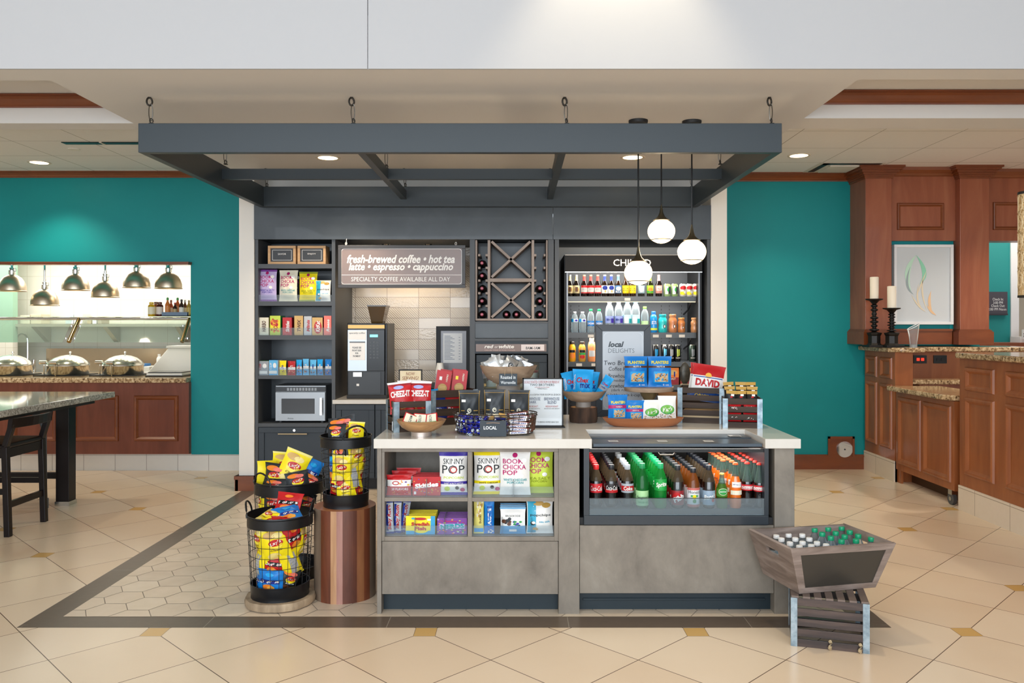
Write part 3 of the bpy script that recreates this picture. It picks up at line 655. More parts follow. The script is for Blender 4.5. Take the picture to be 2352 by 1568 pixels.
# sneeze guard
sg = thing('sneeze_guard', 'glass sneeze guard with a brass toned tube rail above the chafing dishes', 'sneeze guard', (-5.2, 8.6, CTZ))
GL = clear('guard glass', '#eef6f1', .03)
ztu = fz(731.5, 8.6)
m = MB(); m.tube([(-7.6, 8.6, ztu), (OPX-.002, 8.6, ztu)], .017, CHROME, 14); m.build('top_rail', sg)
for px in (182, 436):
    x = fx(px, 8.6); a = Vector((x, 8.6, ztu)); b = Vector((x, 8.40, fz(785, 8.40)))
    m = MB(); m.tube([a, b], .02, flat('#b29a68', .2, 1), 14)
    for f in (.32, .85):
        p = a+(b-a)*f
        for sdx in (-1, 1): m.cyl((p.x+sdx*.018+(0 if sdx > 0 else -.02), p.y, p.z), .009, .02, CHROME, 10, 'x'); m.lathe([(.014, -.008), (.014, .008)], CHROME, (p.x+sdx*.045, p.y, p.z), 12)
    m.build('support_arm', sg)
for x0, x1 in ((fx(182, 8.6)+.06, OPX-.06), (-7.5, fx(182, 8.6)-.06)):
    zb = fz(786, 8.38)
    m = MB(); m.hexa([(x0, 8.385, zb), (x1, 8.385, zb), (x1, 8.392, zb), (x0, 8.392, zb), (x0, 8.57, ztu-.012), (x1, 8.57, ztu-.012), (x1, 8.577, ztu-.012), (x0, 8.577, ztu-.012)], GL); m.build('glass_panel', sg)
m = MB(); m.box(-7.5, OPX-.02, 8.62, 8.92, ztu+.017, ztu+.025, GL); m.build('glass_shelf', sg)
# chafing dishes
def chafer(px, nm):
    Z = 8.78; x = fx(px, Z)
    t = thing('chafing_dish', 'polished steel round chafing dish on the buffet granite, '+nm, 'chafing dish', (x, Z, CTZ), group='chafing dishes on the buffet')
    R_ = .205; CHROME = flat('#e2e0dc', .2, 1)
    a = MB(); a.lathe([(R_*.96, .012), (R_*.99, .02), (R_, .10), (R_*1.02, .105)], CHROME, (x, Z, CTZ), 36); a.build('water_pan', t)
    a = MB(); a.lathe([(R_*1.03, .106), (R_*1.02, .118), (R_*.9, .15), (R_*.68, .185), (R_*.4, .208), (.02, .218)], CHROME, (x, Z, CTZ), 36); a.build('dome_lid', t)
    a = MB(); a.lathe([(.006, .215), (.008, .235), (.014, .24), (.014, .252), (.004, .256)], CHROME, (x+.02, Z, CTZ), 12); a.build('lid_knob', t)
    a = MB()
    for d in (-.155, .0):
        yy = Z-.19 if d == 0 else Z-.12
        a.cyl((x+d-.06, yy-.04, CTZ+.145), .021, .07, CHROME, 16, 'x')
        a.tube([(x+d-.02, yy-.035, CTZ+.14), (x+d-.02, yy-.03, CTZ+.03), (x+d-.02, yy-.02, CTZ+.004)], .006, CHROME, 6)
    a.tube([(x-.17, Z-.15, CTZ+.145), (x+.0, Z-.22, CTZ+.145)], .006, CHROME); a.build('hinge_bracket', t)
    a = MB(); a.box(x-.27, x+.24, Z-.19, Z+.16, CTZ, CTZ+.011, BLACK); a.build('base_tray', t)
chafer(25, 'cut by the left edge'); chafer(157, 'the middle of the three'); chafer(283, 'the one nearest the stacked trays')
# stack of books / trays
x0, x1 = fx(345, 8.62), fx(430, 8.62)
for i, (a, b, c, mt, nm) in enumerate(((0, .012, 0, BLACK, 'black tray at the bottom of the flat stack on the buffet'), (.0125, .035, .01, WHITE, 'thick white tray in the middle of the flat stack on the buffet'), (.0355, .047, .02, flat('#3a3a3c', .2), 'dark serving board on top of the flat stack on the buffet'))):
    m = MB(); m.box(x0+c, x1-c, 8.5+c, 8.78-c*.5, CTZ+a, CTZ+b, mt); tag(m.build('serving_tray', loc=((x0+x1)/2, 8.6, CTZ+a), bev=.003), nm, 'tray')
# condiments on the glass shelf
SHF = ztu+.025
def bottle(mb, prof, mats, c, seg=14, sx=1): mb.lathe(prof, mats[0], c, seg, mats=mats, sx=sx)
m = MB(); xa, xb = fx(374, 8.74), fx(437, 8.74); TRAYM = flat('#72859c', .5)
for bx in ((xa, xb, 8.68, 8.84, SHF, SHF+.008), (xa, xb, 8.68, 8.686, SHF, SHF+.045), (xa, xb, 8.834, 8.84, SHF, SHF+.045), (xa, xa+.006, 8.68, 8.84, SHF, SHF+.045), (xb-.006, xb, 8.68, 8.84, SHF, SHF+.045)): m.box(*bx, TRAYM)
tag(m.build('condiment_tray', loc=((xa+xb)/2, 8.76, SHF)), 'blue grey shallow tray holding sauce bottles on the glass shelf', 'tray')
def sauce(px, y, h, r, body, label_c, cap, zz, lab, name='sauce_bottle', neck=True):
    x = fx(px, y); B = flat(body, .15); Lb = flat(label_c, .5); Cp = flat(cap, .4)
    t = thing(name, lab, 'bottle', (x, y, zz))
    a = MB()
    if neck: a.lathe([(r*.9, 0), (r, .006), (r, h*.12), (r, h*.5), (r*.98, h*.6), (r*.4, h*.78), (r*.36, h*.86)], B, (x, y, zz), 16, mats=[B, B, Lb, B, B, B])
    else: a.lathe([(r*.9, 0), (r, .006), (r, h*.15), (r, h*.65), (r*.96, h*.75), (r*.6, h*.84)], B, (x, y, zz), 16, mats=[B, B, Lb, B, B])
    a.build('bottle_body', t)
    a = MB(); a.lathe([(r*.45 if neck else r*.65, h*.85), (r*.45 if neck else r*.65, h*.97), (r*.2, h)], Cp, (x, y, zz), 14); a.build('cap', t)
ZT = SHF+.0085
sauce(348, 8.72, .155, .036, '#caa017', '#eee6c8', '#d9b32a', SHF, 'yellow mustard jar, leftmost jar on the glass shelf', 'mustard_jar', False)
sauce(359, 8.80, .16, .034, '#8e3a14', '#d8cda8', '#5a2c14', SHF, 'brown sauce jar behind the two jars on the glass shelf', 'sauce_jar', False)
sauce(367, 8.70, .155, .036, '#4a1410', '#e3d4c8', '#54150f', SHF, 'dark red jam jar next to the blue grey tray on the glass shelf', 'jam_jar', False)
sauce(385, 8.73, .195, .026, '#c8702e', '#d98a48', '#2f8f3c', ZT, 'orange hot sauce bottle with green cap, left in the blue grey tray')
sauce(393, 8.79, .17, .024, '#b3502a', '#e0c8a0', '#7c3c20', ZT, 'short reddish sauce bottle behind the green capped one')
sauce(402, 8.71, .14, .022, '#25120c', '#b59a6e', '#9c1f1a', ZT, 'small dark pepper sauce bottle with red cap in the tray')
sauce(408, 8.78, .195, .026, '#c65a24', '#e08e50', '#2f8f3c', ZT, 'orange hot sauce bottle with green cap, middle of the tray')
sauce(417, 8.71, .175, .026, '#2c1712', '#ece6da', '#1c1c1c', ZT, 'dark steak sauce bottle with white label in the tray')
sauce(425, 8.79, .17, .023, '#6a3a1c', '#d9c9a0', '#d6d0c4', ZT, 'brown malt vinegar bottle behind the steak sauce')
sauce(434, 8.72, .165, .025, '#a88a3a', '#c7a85a', '#a89060', ZT, 'amber sauce bottle at the right end of the tray')
# back of the kitchen: shelf, work counter, tap, hood
KS = flat('#d8d3c6', .25, .7)
sh = thing('wall_shelf', 'stainless steel shelf on triangular brackets on the kitchen back wall', 'shelf', (-5.4, 10.4, fz(750, 10.2)))
zz = fz(750, 10.2)
m = MB(); m.box(fx(35, 10.2), -3.1, 10.2, 10.59, zz, zz+.035, KS); m.build('shelf_board', sh)
for px in (82, 245, 410):
    x = fx(px, 10.3); m = MB(); m.hexa([(x-.03, 10.55, zz-.2), (x+.03, 10.55, zz-.2), (x+.03, 10.59, zz-.2), (x-.03, 10.59, zz-.2), (x-.03, 10.25, zz), (x+.03, 10.25, zz), (x+.03, 10.59, zz), (x-.03, 10.59, zz)], BRUSH)
    m.build('bracket', sh)
wc = thing('work_counter', 'stainless steel work counter with backsplash along the kitchen back wall', 'counter', (-5.4, 10.2, 0))
m = MB(); m.box(fx(35, 9.9), -3.1, 9.85, 10.58, .86, .9, KS); m.build('worktop', wc)
m = MB(); m.box(fx(35, 9.9), -3.1, 10.55, 10.59, .9, fz(800, 10.55), flat('#cbb9a0', .2, .8)); m.build('backsplash', wc)
m = MB(); m.box(fx(35, 9.9), -3.1, 9.9, 10.5, 0, .86, BRUSH); m.build('cabinet_base', wc)
x = fx(60, 10.4)
t = thing('kitchen_faucet', 'chrome gooseneck tap with two handles on the kitchen work counter', 'faucet', (x, 10.4, .9))
m = MB(); m.tube([(x+.02, 10.4, .9), (x+.02, 10.4, 1.30)]+[(x-.05+.07*cos(a), 10.4, 1.30+.09*sin(a)) for a in [k*pi/8 for k in range(1, 9)]]+[(x-.12, 10.4, 1.22)], .012, CHROME, 8); m.build('spout', t)
for d in (-.06, .1):
    m = MB(); m.cyl((x+d, 10.4, .9), .022, .16, CHROME, 12); m.build('tap_handle', t)
# warming hood at the right
WH = flat('#e9e6de', .35)
x0, x1 = fx(352, 9.6), -3.15
t = thing('food_press', 'white countertop appliance with a sloped hood at the right end of the kitchen', 'appliance', ((x0+x1)/2, 9.6, .9))
m = MB(); m.box(x0-.05, x1, 9.45, 9.84, .86, .955, WH); m.build('appliance_base', t, bev=.008)
m = MB(); m.hexa([(x0, 9.46, .956), (x1, 9.46, .956), (x1, 9.83, .956), (x0, 9.83, .956), (x0+.22, 9.5, 1.235), (x1, 9.5, 1.235), (x1, 9.8, 1.235), (x0+.22, 9.8, 1.235)], WH); m.build('hood', t, bev=.008)
m = MB(); m.box(x0+.2, x1, 9.49, 9.81, 1.236, 1.26, WH); m.build('hood_cap', t)
m = MB(); m.box(x0-.03, x1, 9.5, 9.82, 0, .86, BRUSH); m.build('stand', t)
def kbox(px0, px1, py0, py1, Z, d, col, name, lab, cat, met=0):
    m = MB(); m.box(fx(px0, Z), fx(px1, Z), Z, Z+d, fz(py1, Z), fz(py0, Z), flat(col, .5, met)); return tag(m.build(name, loc=(fx((px0+px1)/2, Z), Z+d/2, fz(py1, Z)), bev=.006), lab, cat)
zs = zz+.035
def onshelf(px0, px1, h, col, name, lab, cat, Z=10.3, d=.2, base=None):
    b = zs if base is None else base
    m = MB(); m.box(fx(px0, Z), fx(px1, Z), Z, Z+d, b, b+h, flat(col, .5)); tag(m.build(name, loc=(fx((px0+px1)/2, Z), Z+d/2, b), bev=.004), lab, cat)
onshelf(46, 68, .11, '#efe6d0', 'food_container', 'cream square container at the left end of the kitchen shelf', 'container')
onshelf(70, 94, .125, '#e4d6bc', 'food_container', 'tan lidded container second from the left on the kitchen shelf', 'container')
onshelf(150, 168, .13, '#d9e4ea', 'carton_box', 'small pale blue box on the kitchen shelf above the glass rail', 'box')
onshelf(170, 190, .13, '#f2ede2', 'carton_box', 'small white box beside the pale blue one on the kitchen shelf', 'box')
for i, px in enumerate((200, 212, 224)): onshelf(px, px+9, .07, ('#c6b494', '#ffffff', '#b8ab98')[i], 'plastic_tub', 'small %s tub in the row on the kitchen shelf' % ('brown', 'white', 'beige')[i], 'tub')
onshelf(300, 343, .09, '#e8e4da', 'bread_box', 'white plastic box on the kitchen work counter', 'box', 10.0, .3, .9)
onshelf(312, 330, .03, '#3f7fc0', 'blue_cloth', 'folded blue cloth on the white plastic box', 'cloth', 10.05, .2, .9905)
x = fx(366, 10.0); t = thing('spray_can', 'tall white spray can on the kitchen work counter left of the appliance', 'spray can', (x, 10.0, .9))
m = MB(); m.lathe([(.033, 0), (.033, .19), (.02, .215)], flat('#e6e6e2', .3), (x, 10.0, .9), 20); m.build('can_body', t)
m = MB(); m.lathe([(.018, .214), (.018, .245)], WHITE, (x, 10.0, .9), 12); m.build('spray_nozzle', t)

# ================================================================ granite table and stool
TZ = .91
t = thing('granite_table', 'tall communal table with grey speckled granite top on a dark wooden leg', 'table', (-3.9, 6.5, 0))
m = MB(); m.box(-5.2, -3.62, 3.6, 7.30, TZ-.05, TZ, GRANG); m.build('granite_top', t, bev=.006)
DK = noisy('espresso wood', [(.3, '#0d0606'), (.7, '#160b0b')], 3, (3, 3, .5), rough=.35, spec=.3)
m = MB(); m.box(-3.86, -3.75, 6.78, 6.89, .035, TZ-.05, DK); m.build('leg', t, bev=.003)
m = MB(); m.box(-3.865, -3.745, 6.775, 6.895, 0, .035, STEEL); m.build('leg_foot', t)
m = MB(); m.box(-5.1, -3.86, 6.81, 6.86, .22, .27, DK); m.build('foot_rail', t)
m = MB(); m.box(-4.2, -3.7, 4.0, 7.1, TZ-.085, TZ-.05, BLACKM); m.build('under_frame', t)
PIPE = flat('#5f666c', .5)
m = MB(); m.tube([(-4.05, 6.7, TZ-.1), (-3.95, 6.7, TZ-.15), (-3.91, 6.7, TZ-.28), (-3.905, 6.7, .06)], .02, PIPE, 10); m.cyl((-3.905, 6.7, 0), .03, .08, PIPE, 14)
tag(m.build('conduit_pipe', loc=(-3.905, 6.7, 0)), 'grey electrical conduit pipe running up beside the table leg', 'pipe')
t = thing('counter_stool', 'dark wooden counter stool with curved low backrest beside the granite table', 'stool', (-3.9, 6.0, 0))
CH = DK
def leg(pts, w):
    m = MB(); (x0, y0, z0), (x1, y1, z1) = pts; a = w/2
    m.hexa([(x0-a, y0-a, z0), (x0+a, y0-a, z0), (x0+a, y0+a, z0), (x0-a, y0+a, z0), (x1-a, y1-a, z1), (x1+a, y1-a, z1), (x1+a, y1+a, z1), (x1-a, y1+a, z1)], CH); return m
SB = -3.66
for y in (5.80, 6.24):
    leg(((SB+.02, y, 0), (SB, y, .64)), .042).build('leg', t, bev=.004)
    m = leg(((SB, y, .64), (SB+.05, y, .80)), .04); m.build('back_post', t, bev=.004)
    leg(((SB-.42, y, 0), (SB-.40, y, .62)), .042).build('leg', t, bev=.004)
m = MB(); pts = []
for k in range(9):
    f = k/8; y = 5.77+.5*f; bow = .045*sin(pi*f); pts.append((SB+.045+bow, y))
vs = []; fs = []
for xx, yy in pts: vs += [(xx-.012, yy, .775), (xx+.014, yy, .775), (xx+.024, yy, .845), (xx-.002, yy, .845)]
for k in range(8):
    for q in range(4): r_ = (q+1) % 4; fs.append((k*4+q, k*4+r_, (k+1)*4+r_, (k+1)*4+q))
fs += [(0, 1, 2, 3), (35, 34, 33, 32)]; m.add(vs, fs, CH); m.build('back_rail', t, bev=.003)
m = MB(); m.box(SB-.43, SB+.015, 5.78, 6.26, .625, .66, CH); m.build('seat', t, bev=.012)
m = MB(); m.box(SB-.42, SB+.005, 5.79, 5.815, .56, .625, CH); m.box(SB-.42, SB+.005, 6.225, 6.25, .56, .625, CH); m.box(SB-.01, SB+.012, 5.8, 6.24, .56, .625, CH); m.build('seat_apron', t)
for a in (('x', 5.8, .3), ('x', 6.24, .3), ('y', SB+.01, .2), ('y', SB-.41, .24)):
    m = MB()
    if a[0] == 'x': m.box(SB-.4, SB+.01, a[1]-.012, a[1]+.012, a[2], a[2]+.04, CH)
    else: m.box(a[1]-.012, a[1]+.012, 5.8, 6.24, a[2], a[2]+.045, CH)
    m.build('stretcher', t)
# ================================================================ reception desk side (faces look to -x on the plane x = DX)
DX = 3.62
def fzx(py, Z): return fz(py, Z)
GT = flat('#d8c9b6', .35)
# back wall woodwork: two pilasters, header panels
CW = 8.12    # front of the pilasters
def pil(px0, px1, name, lab):
    x0, x1 = fx(px0, CW), fx(px1, CW)
    t = thing(name, lab, 'column', ((x0+x1)/2, CW+.2, 1.31))
    m = MB(); m.box(x0, x1, CW, 8.5, 1.312, TIL-.11, CHERRY); m.build('shaft', t, bev=.003)
    m = MB(); zb = fz(757, CW); m.box(x0-.03, x1+.03, CW-.03, 8.5, 1.31, zb-.02, CHERRYH); m.box(x0-.02, x1+.02, CW-.02, 8.5, zb-.02, zb-.006, CHERRYH); m.box(x0-.01, x1+.01, CW-.01, 8.5, zb-.006, zb+.004, CHERRYH); m.build('plinth', t)
    m = MB()
    for o, a, b in ((.012, -.12, -.1), (.02, -.1, -.085), (.035, -.085, -.065), (.055, -.065, -.04), (.08, -.04, -.02), (.095, -.02, 0)): m.box(x0-o, x1+o, CW-o, 8.5, TIL+a, TIL+b, CHERRYH)
    m.build('capital', t)
pil(1988, 2048, 'wood_pilaster', 'cherry wood pilaster beside the teal wall, behind the candle holders')
pil(2205, 2272, 'wood_pilaster', 'cherry wood pilaster right of the framed leaf picture')
HP = 8.20
m = MB(); xa, xb = 3.736, 4.415; zb = fz(553, HP)
hp = thing('header_panel', 'cherry wood header panel with raised moulding above the framed leaf picture', 'wall panel', ((xa+xb)/2, HP, zb))
m.box(xa, xb, HP, 8.5, zb, TIL-.01, CHERRY); m.build('panel_board', hp)
m = MB(); frame_panel(m, fx(2060, HP), fx(2168, HP), fz(528, HP), fz(466, HP), HP, .035, .018, CHERRYH); m.build('raised_moulding', hp)
m = MB(); m.prism([(HP, TIL), (HP-.07, TIL), (HP-.065, TIL-.03), (HP-.03, TIL-.06), (HP-.012, TIL-.08), (HP, TIL-.085)], xa, xb, CHERRYH, 'x'); m.build('crown', hp)
HP = 8.30; zb = fz(553, HP); xa, xb = 4.78, 9.0
hp = thing('header_panel', 'cherry wood header panel with raised moulding at the right edge, above the check-in sign', 'wall panel', (5.6, HP, zb))
m = MB(); m.box(xa-.06, xb, HP, 8.5, zb, TIL-.01, CHERRY); m.build('panel_board', hp)
m = MB(); frame_panel(m, fx(2280, HP), fx(2400, HP), fz(528, HP), fz(464, HP), HP, .035, .018, CHERRYH); m.build('raised_moulding', hp)
m = MB(); m.prism([(HP, TIL), (HP-.07, TIL), (HP-.065, TIL-.03), (HP-.03, TIL-.06), (HP-.012, TIL-.08), (HP, TIL-.085)], xa, xb, CHERRYH, 'x'); m.build('crown', hp)
# wall behind the picture, wainscot, far teal wall with door
m = MB(); m.box(3.9, fx(2250, 8.5), 8.5, 8.65, 0, TIL, TEAL); m.box(3.735, 4.415, 8.24, 8.49, 1.3, 2.42, TEAL); struct(m, 'wall_niche')
FW = 10.2
m = MB(); m.box(fx(2240, FW), fx(2320, FW), FW, FW+.1, 0, TIL, flat('#1c8e8c', .6)); struct(m, 'wall_far')
m = MB(); xd = fx(2320, FW); m.box(xd, xd+.10, FW-.02, FW+.1, 0, fz(556, FW), flat('#e9e9ea', .5)); m.box(xd+.101, 9, FW-.02, FW+.1, fz(556, FW)-.1, fz(556, FW), flat('#e9e9ea', .5)); struct(m, 'door_1')
m = MB(); m.box(xd+.1, 9, FW+1.6, FW+1.7, 0, TIL, flat('#e6d6c0', .7)); m.box(xd, 9, FW, FW+.1, fz(556, FW), TIL, TEAL); struct(m, 'wall_office')
m = MB(); xa, xb = 3.77, 4.38; z0, z1 = 1.311, fz(755, 8.2)
m.box(xa, xb, 8.2, 8.238, z0, z1, CHERRYH); m.box(xa, xb, 8.185, 8.2, z1-.02, z1, CHERRYH)
tag(m.build('wainscot_rail', loc=((xa+xb)/2, 8.4, z0)), 'low cherry wood rail below the framed leaf picture', 'wood trim')
m = MB(); m.box(5.05, 9, 8.5, 8.6, 0, 1.2, CHERRY); struct(m, 'wall_desk_back')
# picture
PZ = 8.205; x0, x1, z0, z1 = fx(2051, PZ), fx(2187, PZ), fz(745, PZ), fz(562, PZ)
t = thing('framed_picture', 'white framed print of a pale green and orange leaf between the wood pilasters', 'picture', ((x0+x1)/2, PZ, z0))
FRW = flat('#e6e6e6', .4)
m = MB(); fw = .028
for b in ((x0, x1, z0, z0+fw), (x0, x1, z1-fw, z1), (x0, x0+fw, z0+fw, z1-fw), (x1-fw, x1, z0+fw, z1-fw)): m.box(b[0], b[1], PZ-.03, PZ+.03, b[2], b[3], FRW)
m.build('frame', t, bev=.002)
m = MB(); m.box(x0+fw, x1-fw, PZ-.005, PZ+.02, z0+fw, z1-fw, flat('#ccd0d2', .12, coat=.8))
def strokes(mb, pts, wd, y, mat):
    n = len(pts); L_ = []; Rr = []
    for i, (a, b) in enumerate(pts):
        p = pts[max(0, i-1)]; q = pts[min(n-1, i+1)]; dx, dz = q[0]-p[0], q[1]-p[1]; l = math.hypot(dx, dz) or 1
        ww = wd*sin(pi*(i+.12)/(n-1+.24)); L_.append((a-dz/l*ww, y, b+dx/l*ww)); Rr.append((a+dz/l*ww, y, b-dx/l*ww))
    vs = L_+Rr; mb.add(vs, [(i, i+1, n+i+1, n+i) for i in range(n-1)], mat)
def arc(p0, p1, p2, n=14):
    out = []
    for i in range(n+1):
        s = i/n; out.append((fx((1-s)**2*p0[0]+2*s*(1-s)*p1[0]+s*s*p2[0], PZ), fz((1-s)**2*p0[1]+2*s*(1-s)*p1[1]+s*s*p2[1], PZ)))
    return out
G1, G2, O1, O2 = flat('#bfe0c8', .3), flat('#8fd0b0', .3), flat('#e3d2b4', .3), flat('#e8bf94', .3)
strokes(m, arc((2104, 586), (2070, 622), (2092, 668)), .026, PZ-.007, G1); strokes(m, arc((2104, 586), (2136, 630), (2112, 652)), .022, PZ-.0072, G2)
strokes(m, arc((2090, 612), (2072, 660), (2098, 676)), .012, PZ-.0075, flat('#9aa8a8', .3))
for a in (((2128, 620), (2112, 660), (2108, 672)), ((2120, 640), (2112, 670), (2128, 712)), ((2092, 676), (2108, 706), (2126, 716)), ((2110, 650), (2100, 690), (2116, 706))): strokes(m, arc(*a), .008, PZ-.0076, O1)
strokes(m, arc((2138, 668), (2128, 695), (2142, 722)), .014, PZ-.0074, O2); strokes(m, arc((2128, 700), (2136, 716), (2150, 724)), .012, PZ-.0076, O2)
m.build('print', t)
# sign on far wall
SZ = FW-.02; x0, x1 = fx(2262, SZ), fx(2312, SZ); z0, z1 = fz(720, SZ), fz(670, SZ)
t = MB(); t.box(x0, x1, SZ-.02, SZ+.02, z0, z1, flat('#4a4750', .5)); t.box(x0, x1, SZ-.03, SZ+.02, z0-.02, z0, flat('#3a3840', .5)); W_ = flat('#f2f2f0', .5)
for s_, py, wd in (('Check In:', 687, 25), ('3:00 PM', 695, 22), ('Check Out:', 702, 31), ('12:00 PM Noon', 710, 44)): t.text(s_, fx(2290 if wd < 40 else 2287, SZ), fz(py, SZ), wd/FP*SZ, .033, W_, y=SZ-.0215)
tag(t.build('checkin_sign', loc=((x0+x1)/2, SZ, z0)), 'small dark check-in time sign with white lettering on the far teal wall', 'sign')
m = MB(); x = fx(2339, 10.0); m.box(x-.04, x+.12, 9.9, 10.1, 1.29, 1.36, WHITE); m.box(x-.02, x+.1, 9.88, 9.9, 1.33, 1.45, WHITE)
for k in range(6): m.box(x-.01+(k % 3)*.03, x+.008+(k % 3)*.03, 9.875, 9.88, 1.36+(k//3)*.03, 1.375+(k//3)*.03, BLACKM)
tag(m.build('desk_phone', loc=(x, 10, 1.29)), 'white desk phone in the doorway behind the reception desk', 'phone')
m = MB(); m.box(4.9, 9, 9.8, 10.15, 0, 1.29, CHERRY); tag(m.build('back_cabinet', loc=(6.5, 10, 0)), 'low wood cabinet behind the reception desk, mostly hidden, carrying the phone', 'cabinet')
# pendant shade at the right edge
x, Z = fx(2372, 5.2), 5.2
t = thing('drum_pendant', 'tall patterned gold drum pendant cut by the right edge of the frame', 'pendant lamp', (x, Z, 3.1))
SH = noisy('perforated shade', [(.45, '#c9a878'), (.5, '#e8d3ac'), (.56, '#b09060')], 38, rough=.6, detail=2)
m = MB(); r = .082; m.lathe([(r, fz(678, Z)), (r, fz(446, Z))], SH, (x, Z, 0), 36, cap=False)
GD = flat('#ecd9b2', .5)
for k in range(12):
    for j in range(5):
        a0 = 2*pi*k/12; zc = fz(660, Z)+.055+j*.12
        m.tube([(x+(r+.001)*cos(a0+.24*cos(b)), Z+(r+.001)*sin(a0+.24*cos(b)), zc+.055*sin(b)) for b in [2*pi*q/14 for q in range(14)]], .0016, GD, 4, True)
m.build('lamp_shade', t)
m = MB(); m.lathe([(r+.002, fz(683, Z)), (r+.002, fz(678, Z))], BLACKM, (x, Z, 0), 36); m.lathe([(r+.002, fz(446, Z)), (r+.002, fz(440, Z))], BLACKM, (x, Z, 0), 36); m.build('shade_trim', t)
m = MB(); m.cyl((x, Z, fz(440, Z)), .008, 3.1-fz(440, Z), BLACKM, 8); m.build('stem', t)
light('POINT', (x, Z, 2.1), 3, WARM, .04, name='drum_pendant_glow')

# ---------------- desk: three runs on x = DX
def skirt(y0, y1, lab):
    m = MB(); m.box(DX-.012, DX+.02, y0, y1, 0, .2, BASED); return m
dk = thing('reception_desk', 'cherry panelled reception desk end with a high granite ledge beside the teal wall', 'reception desk', (DX+.3, 8.1, 0))
HZ = 1.285
m = MB(); m.box(DX, DX+.17, 7.80, 8.48, 0, HZ-.04, OAK); m.build('desk_body', dk)
m = skirt(7.80, 8.48, ''); m.build('tile_skirt', dk)
for (a, b) in ((8.19, 8.44), (7.86, 8.11)):
    for z0, z1 in ((.30, .93), (.98, 1.19)):
        m = MB(); frame_panel(m, a, b, z0, z1, DX, .045, .02, OAK, 'y'); m.build('raised_moulding', dk)
m = MB()
m.prism([(DX-.07, 8.49), (DX-.07, 8.0), (DX-.05, 7.85), (DX+.02, 7.74), (DX+.14, 7.71), (DX+.26, 7.74), (DX+.33, 7.85), (DX+.36, 7.95), (5.0, 7.95), (5.1, 8.02), (5.1, 8.49)], HZ-.04, HZ+.005, GRAN); m.build('granite_ledge', dk, bev=.012)
m = MB(); m.box(DX+.17, 4.95, 8.10, 8.14, .9, HZ-.04, OAK); m.build('back_panel', dk)
m = MB(); m.box(DX+.18, 4.95, 7.88, 8.10, .93, .975, GRAN); m.build('granite_worktop', dk, bev=.008)
m = MB(); m.box(DX+.31, 4.95, 7.95, 8.10, 0, .93, CHERRY); m.build('worktop_base', dk)
for px, nm, lit in ((2113, 'left outlet with red indicator lights', True), (2159, 'right outlet', False)):
    c = pt(px, 825, 8.095); m = MB(); m.box(c.x-.065, c.x+.065, 8.088, 8.10, c.z-.04, c.z+.04, BLACK)
    for d in (-.022, .022): m.box(c.x+d-.014, c.x+d+.014, 8.084, 8.088, c.z-.014, c.z+.014, flat('#e8301c', .4, emit=1.2) if lit else BLACKM)
    tag(m.build('power_outlet', loc=(c.x, 8.09, c.z)), 'black power outlet under the granite ledge, '+nm, 'outlet')
# swing gate on a caster
gt = thing('desk_gate', 'wheeled wooden gate with granite top closing the gap in the reception desk', 'gate', (DX+.05, 7.3, 0))
GZ = .925
m = MB(); m.box(DX+.0, DX+.035, 6.74, 7.78, .13, GZ-.05, OAK); m.box(DX+.035, DX+.12, 6.74, 6.80, .13, GZ-.05, OAK); m.build('gate_panel', gt)
for a, b in ((7.30, 7.73), (6.79, 7.25)):
    m = MB(); frame_panel(m, a, b, .19, .83, DX, .055, .02, OAK, 'y'); m.build('raised_moulding', gt)
m = MB(); m.prism([(DX-.09, 7.79), (DX-.07, 6.80), (DX+.0, 6.72), (DX+.42, 6.72), (DX+.42, 7.79)], GZ-.045, GZ, GRAN); m.build('granite_top', gt, bev=.012)
m = MB(); m.box(DX+.01, DX+.06, 6.80, 6.86, .085, .14, STEEL); m.cyl((DX+.015, 6.83, .05), .05, .03, flat('#4a4a4a', .5), 24, 'x'); m.cyl((DX+.01, 6.83, .05), .018, .04, STEEL, 14, 'x'); m.build('caster', gt)
m = MB(); m.box(DX+.16, DX+.3, 6.72, 7.8, 0, .09, flat('#4f3218', .6)); m.box(DX+.02, DX+.04, 7.72, 7.79, 0, .13, OAK); m.build('kick_plate', gt)
# near desk run
dk = thing('reception_desk', 'cherry panelled reception desk with high granite top at the right edge of the frame', 'reception desk', (DX+.3, 5.4, 0))
m = MB(); m.box(DX, DX+.5, 3.8, 6.66, .2, 1.24, OAK); m.box(DX+.003, DX+.5, 3.8, 6.66, 0, .2, OAK); m.build('desk_body', dk)
m = skirt(3.8, 6.66, ''); m.build('tile_skirt', dk)
for a, b in ((6.17, 6.57), (5.35, 6.02), (4.5, 5.25)):
    for z0, z1 in ((.30, .93), (.98, 1.17)):
        m = MB(); frame_panel(m, a, b, z0, z1, DX, .05, .022, OAK, 'y'); m.build('raised_moulding', dk)
m = MB(); m.prism([(DX-.07, 3.7), (DX+.7, 3.7), (DX+.7, 6.70), (DX+.03, 6.72), (DX-.06, 6.62)], 1.24, 1.285, GRAN); m.build('granite_top', dk, bev=.012)
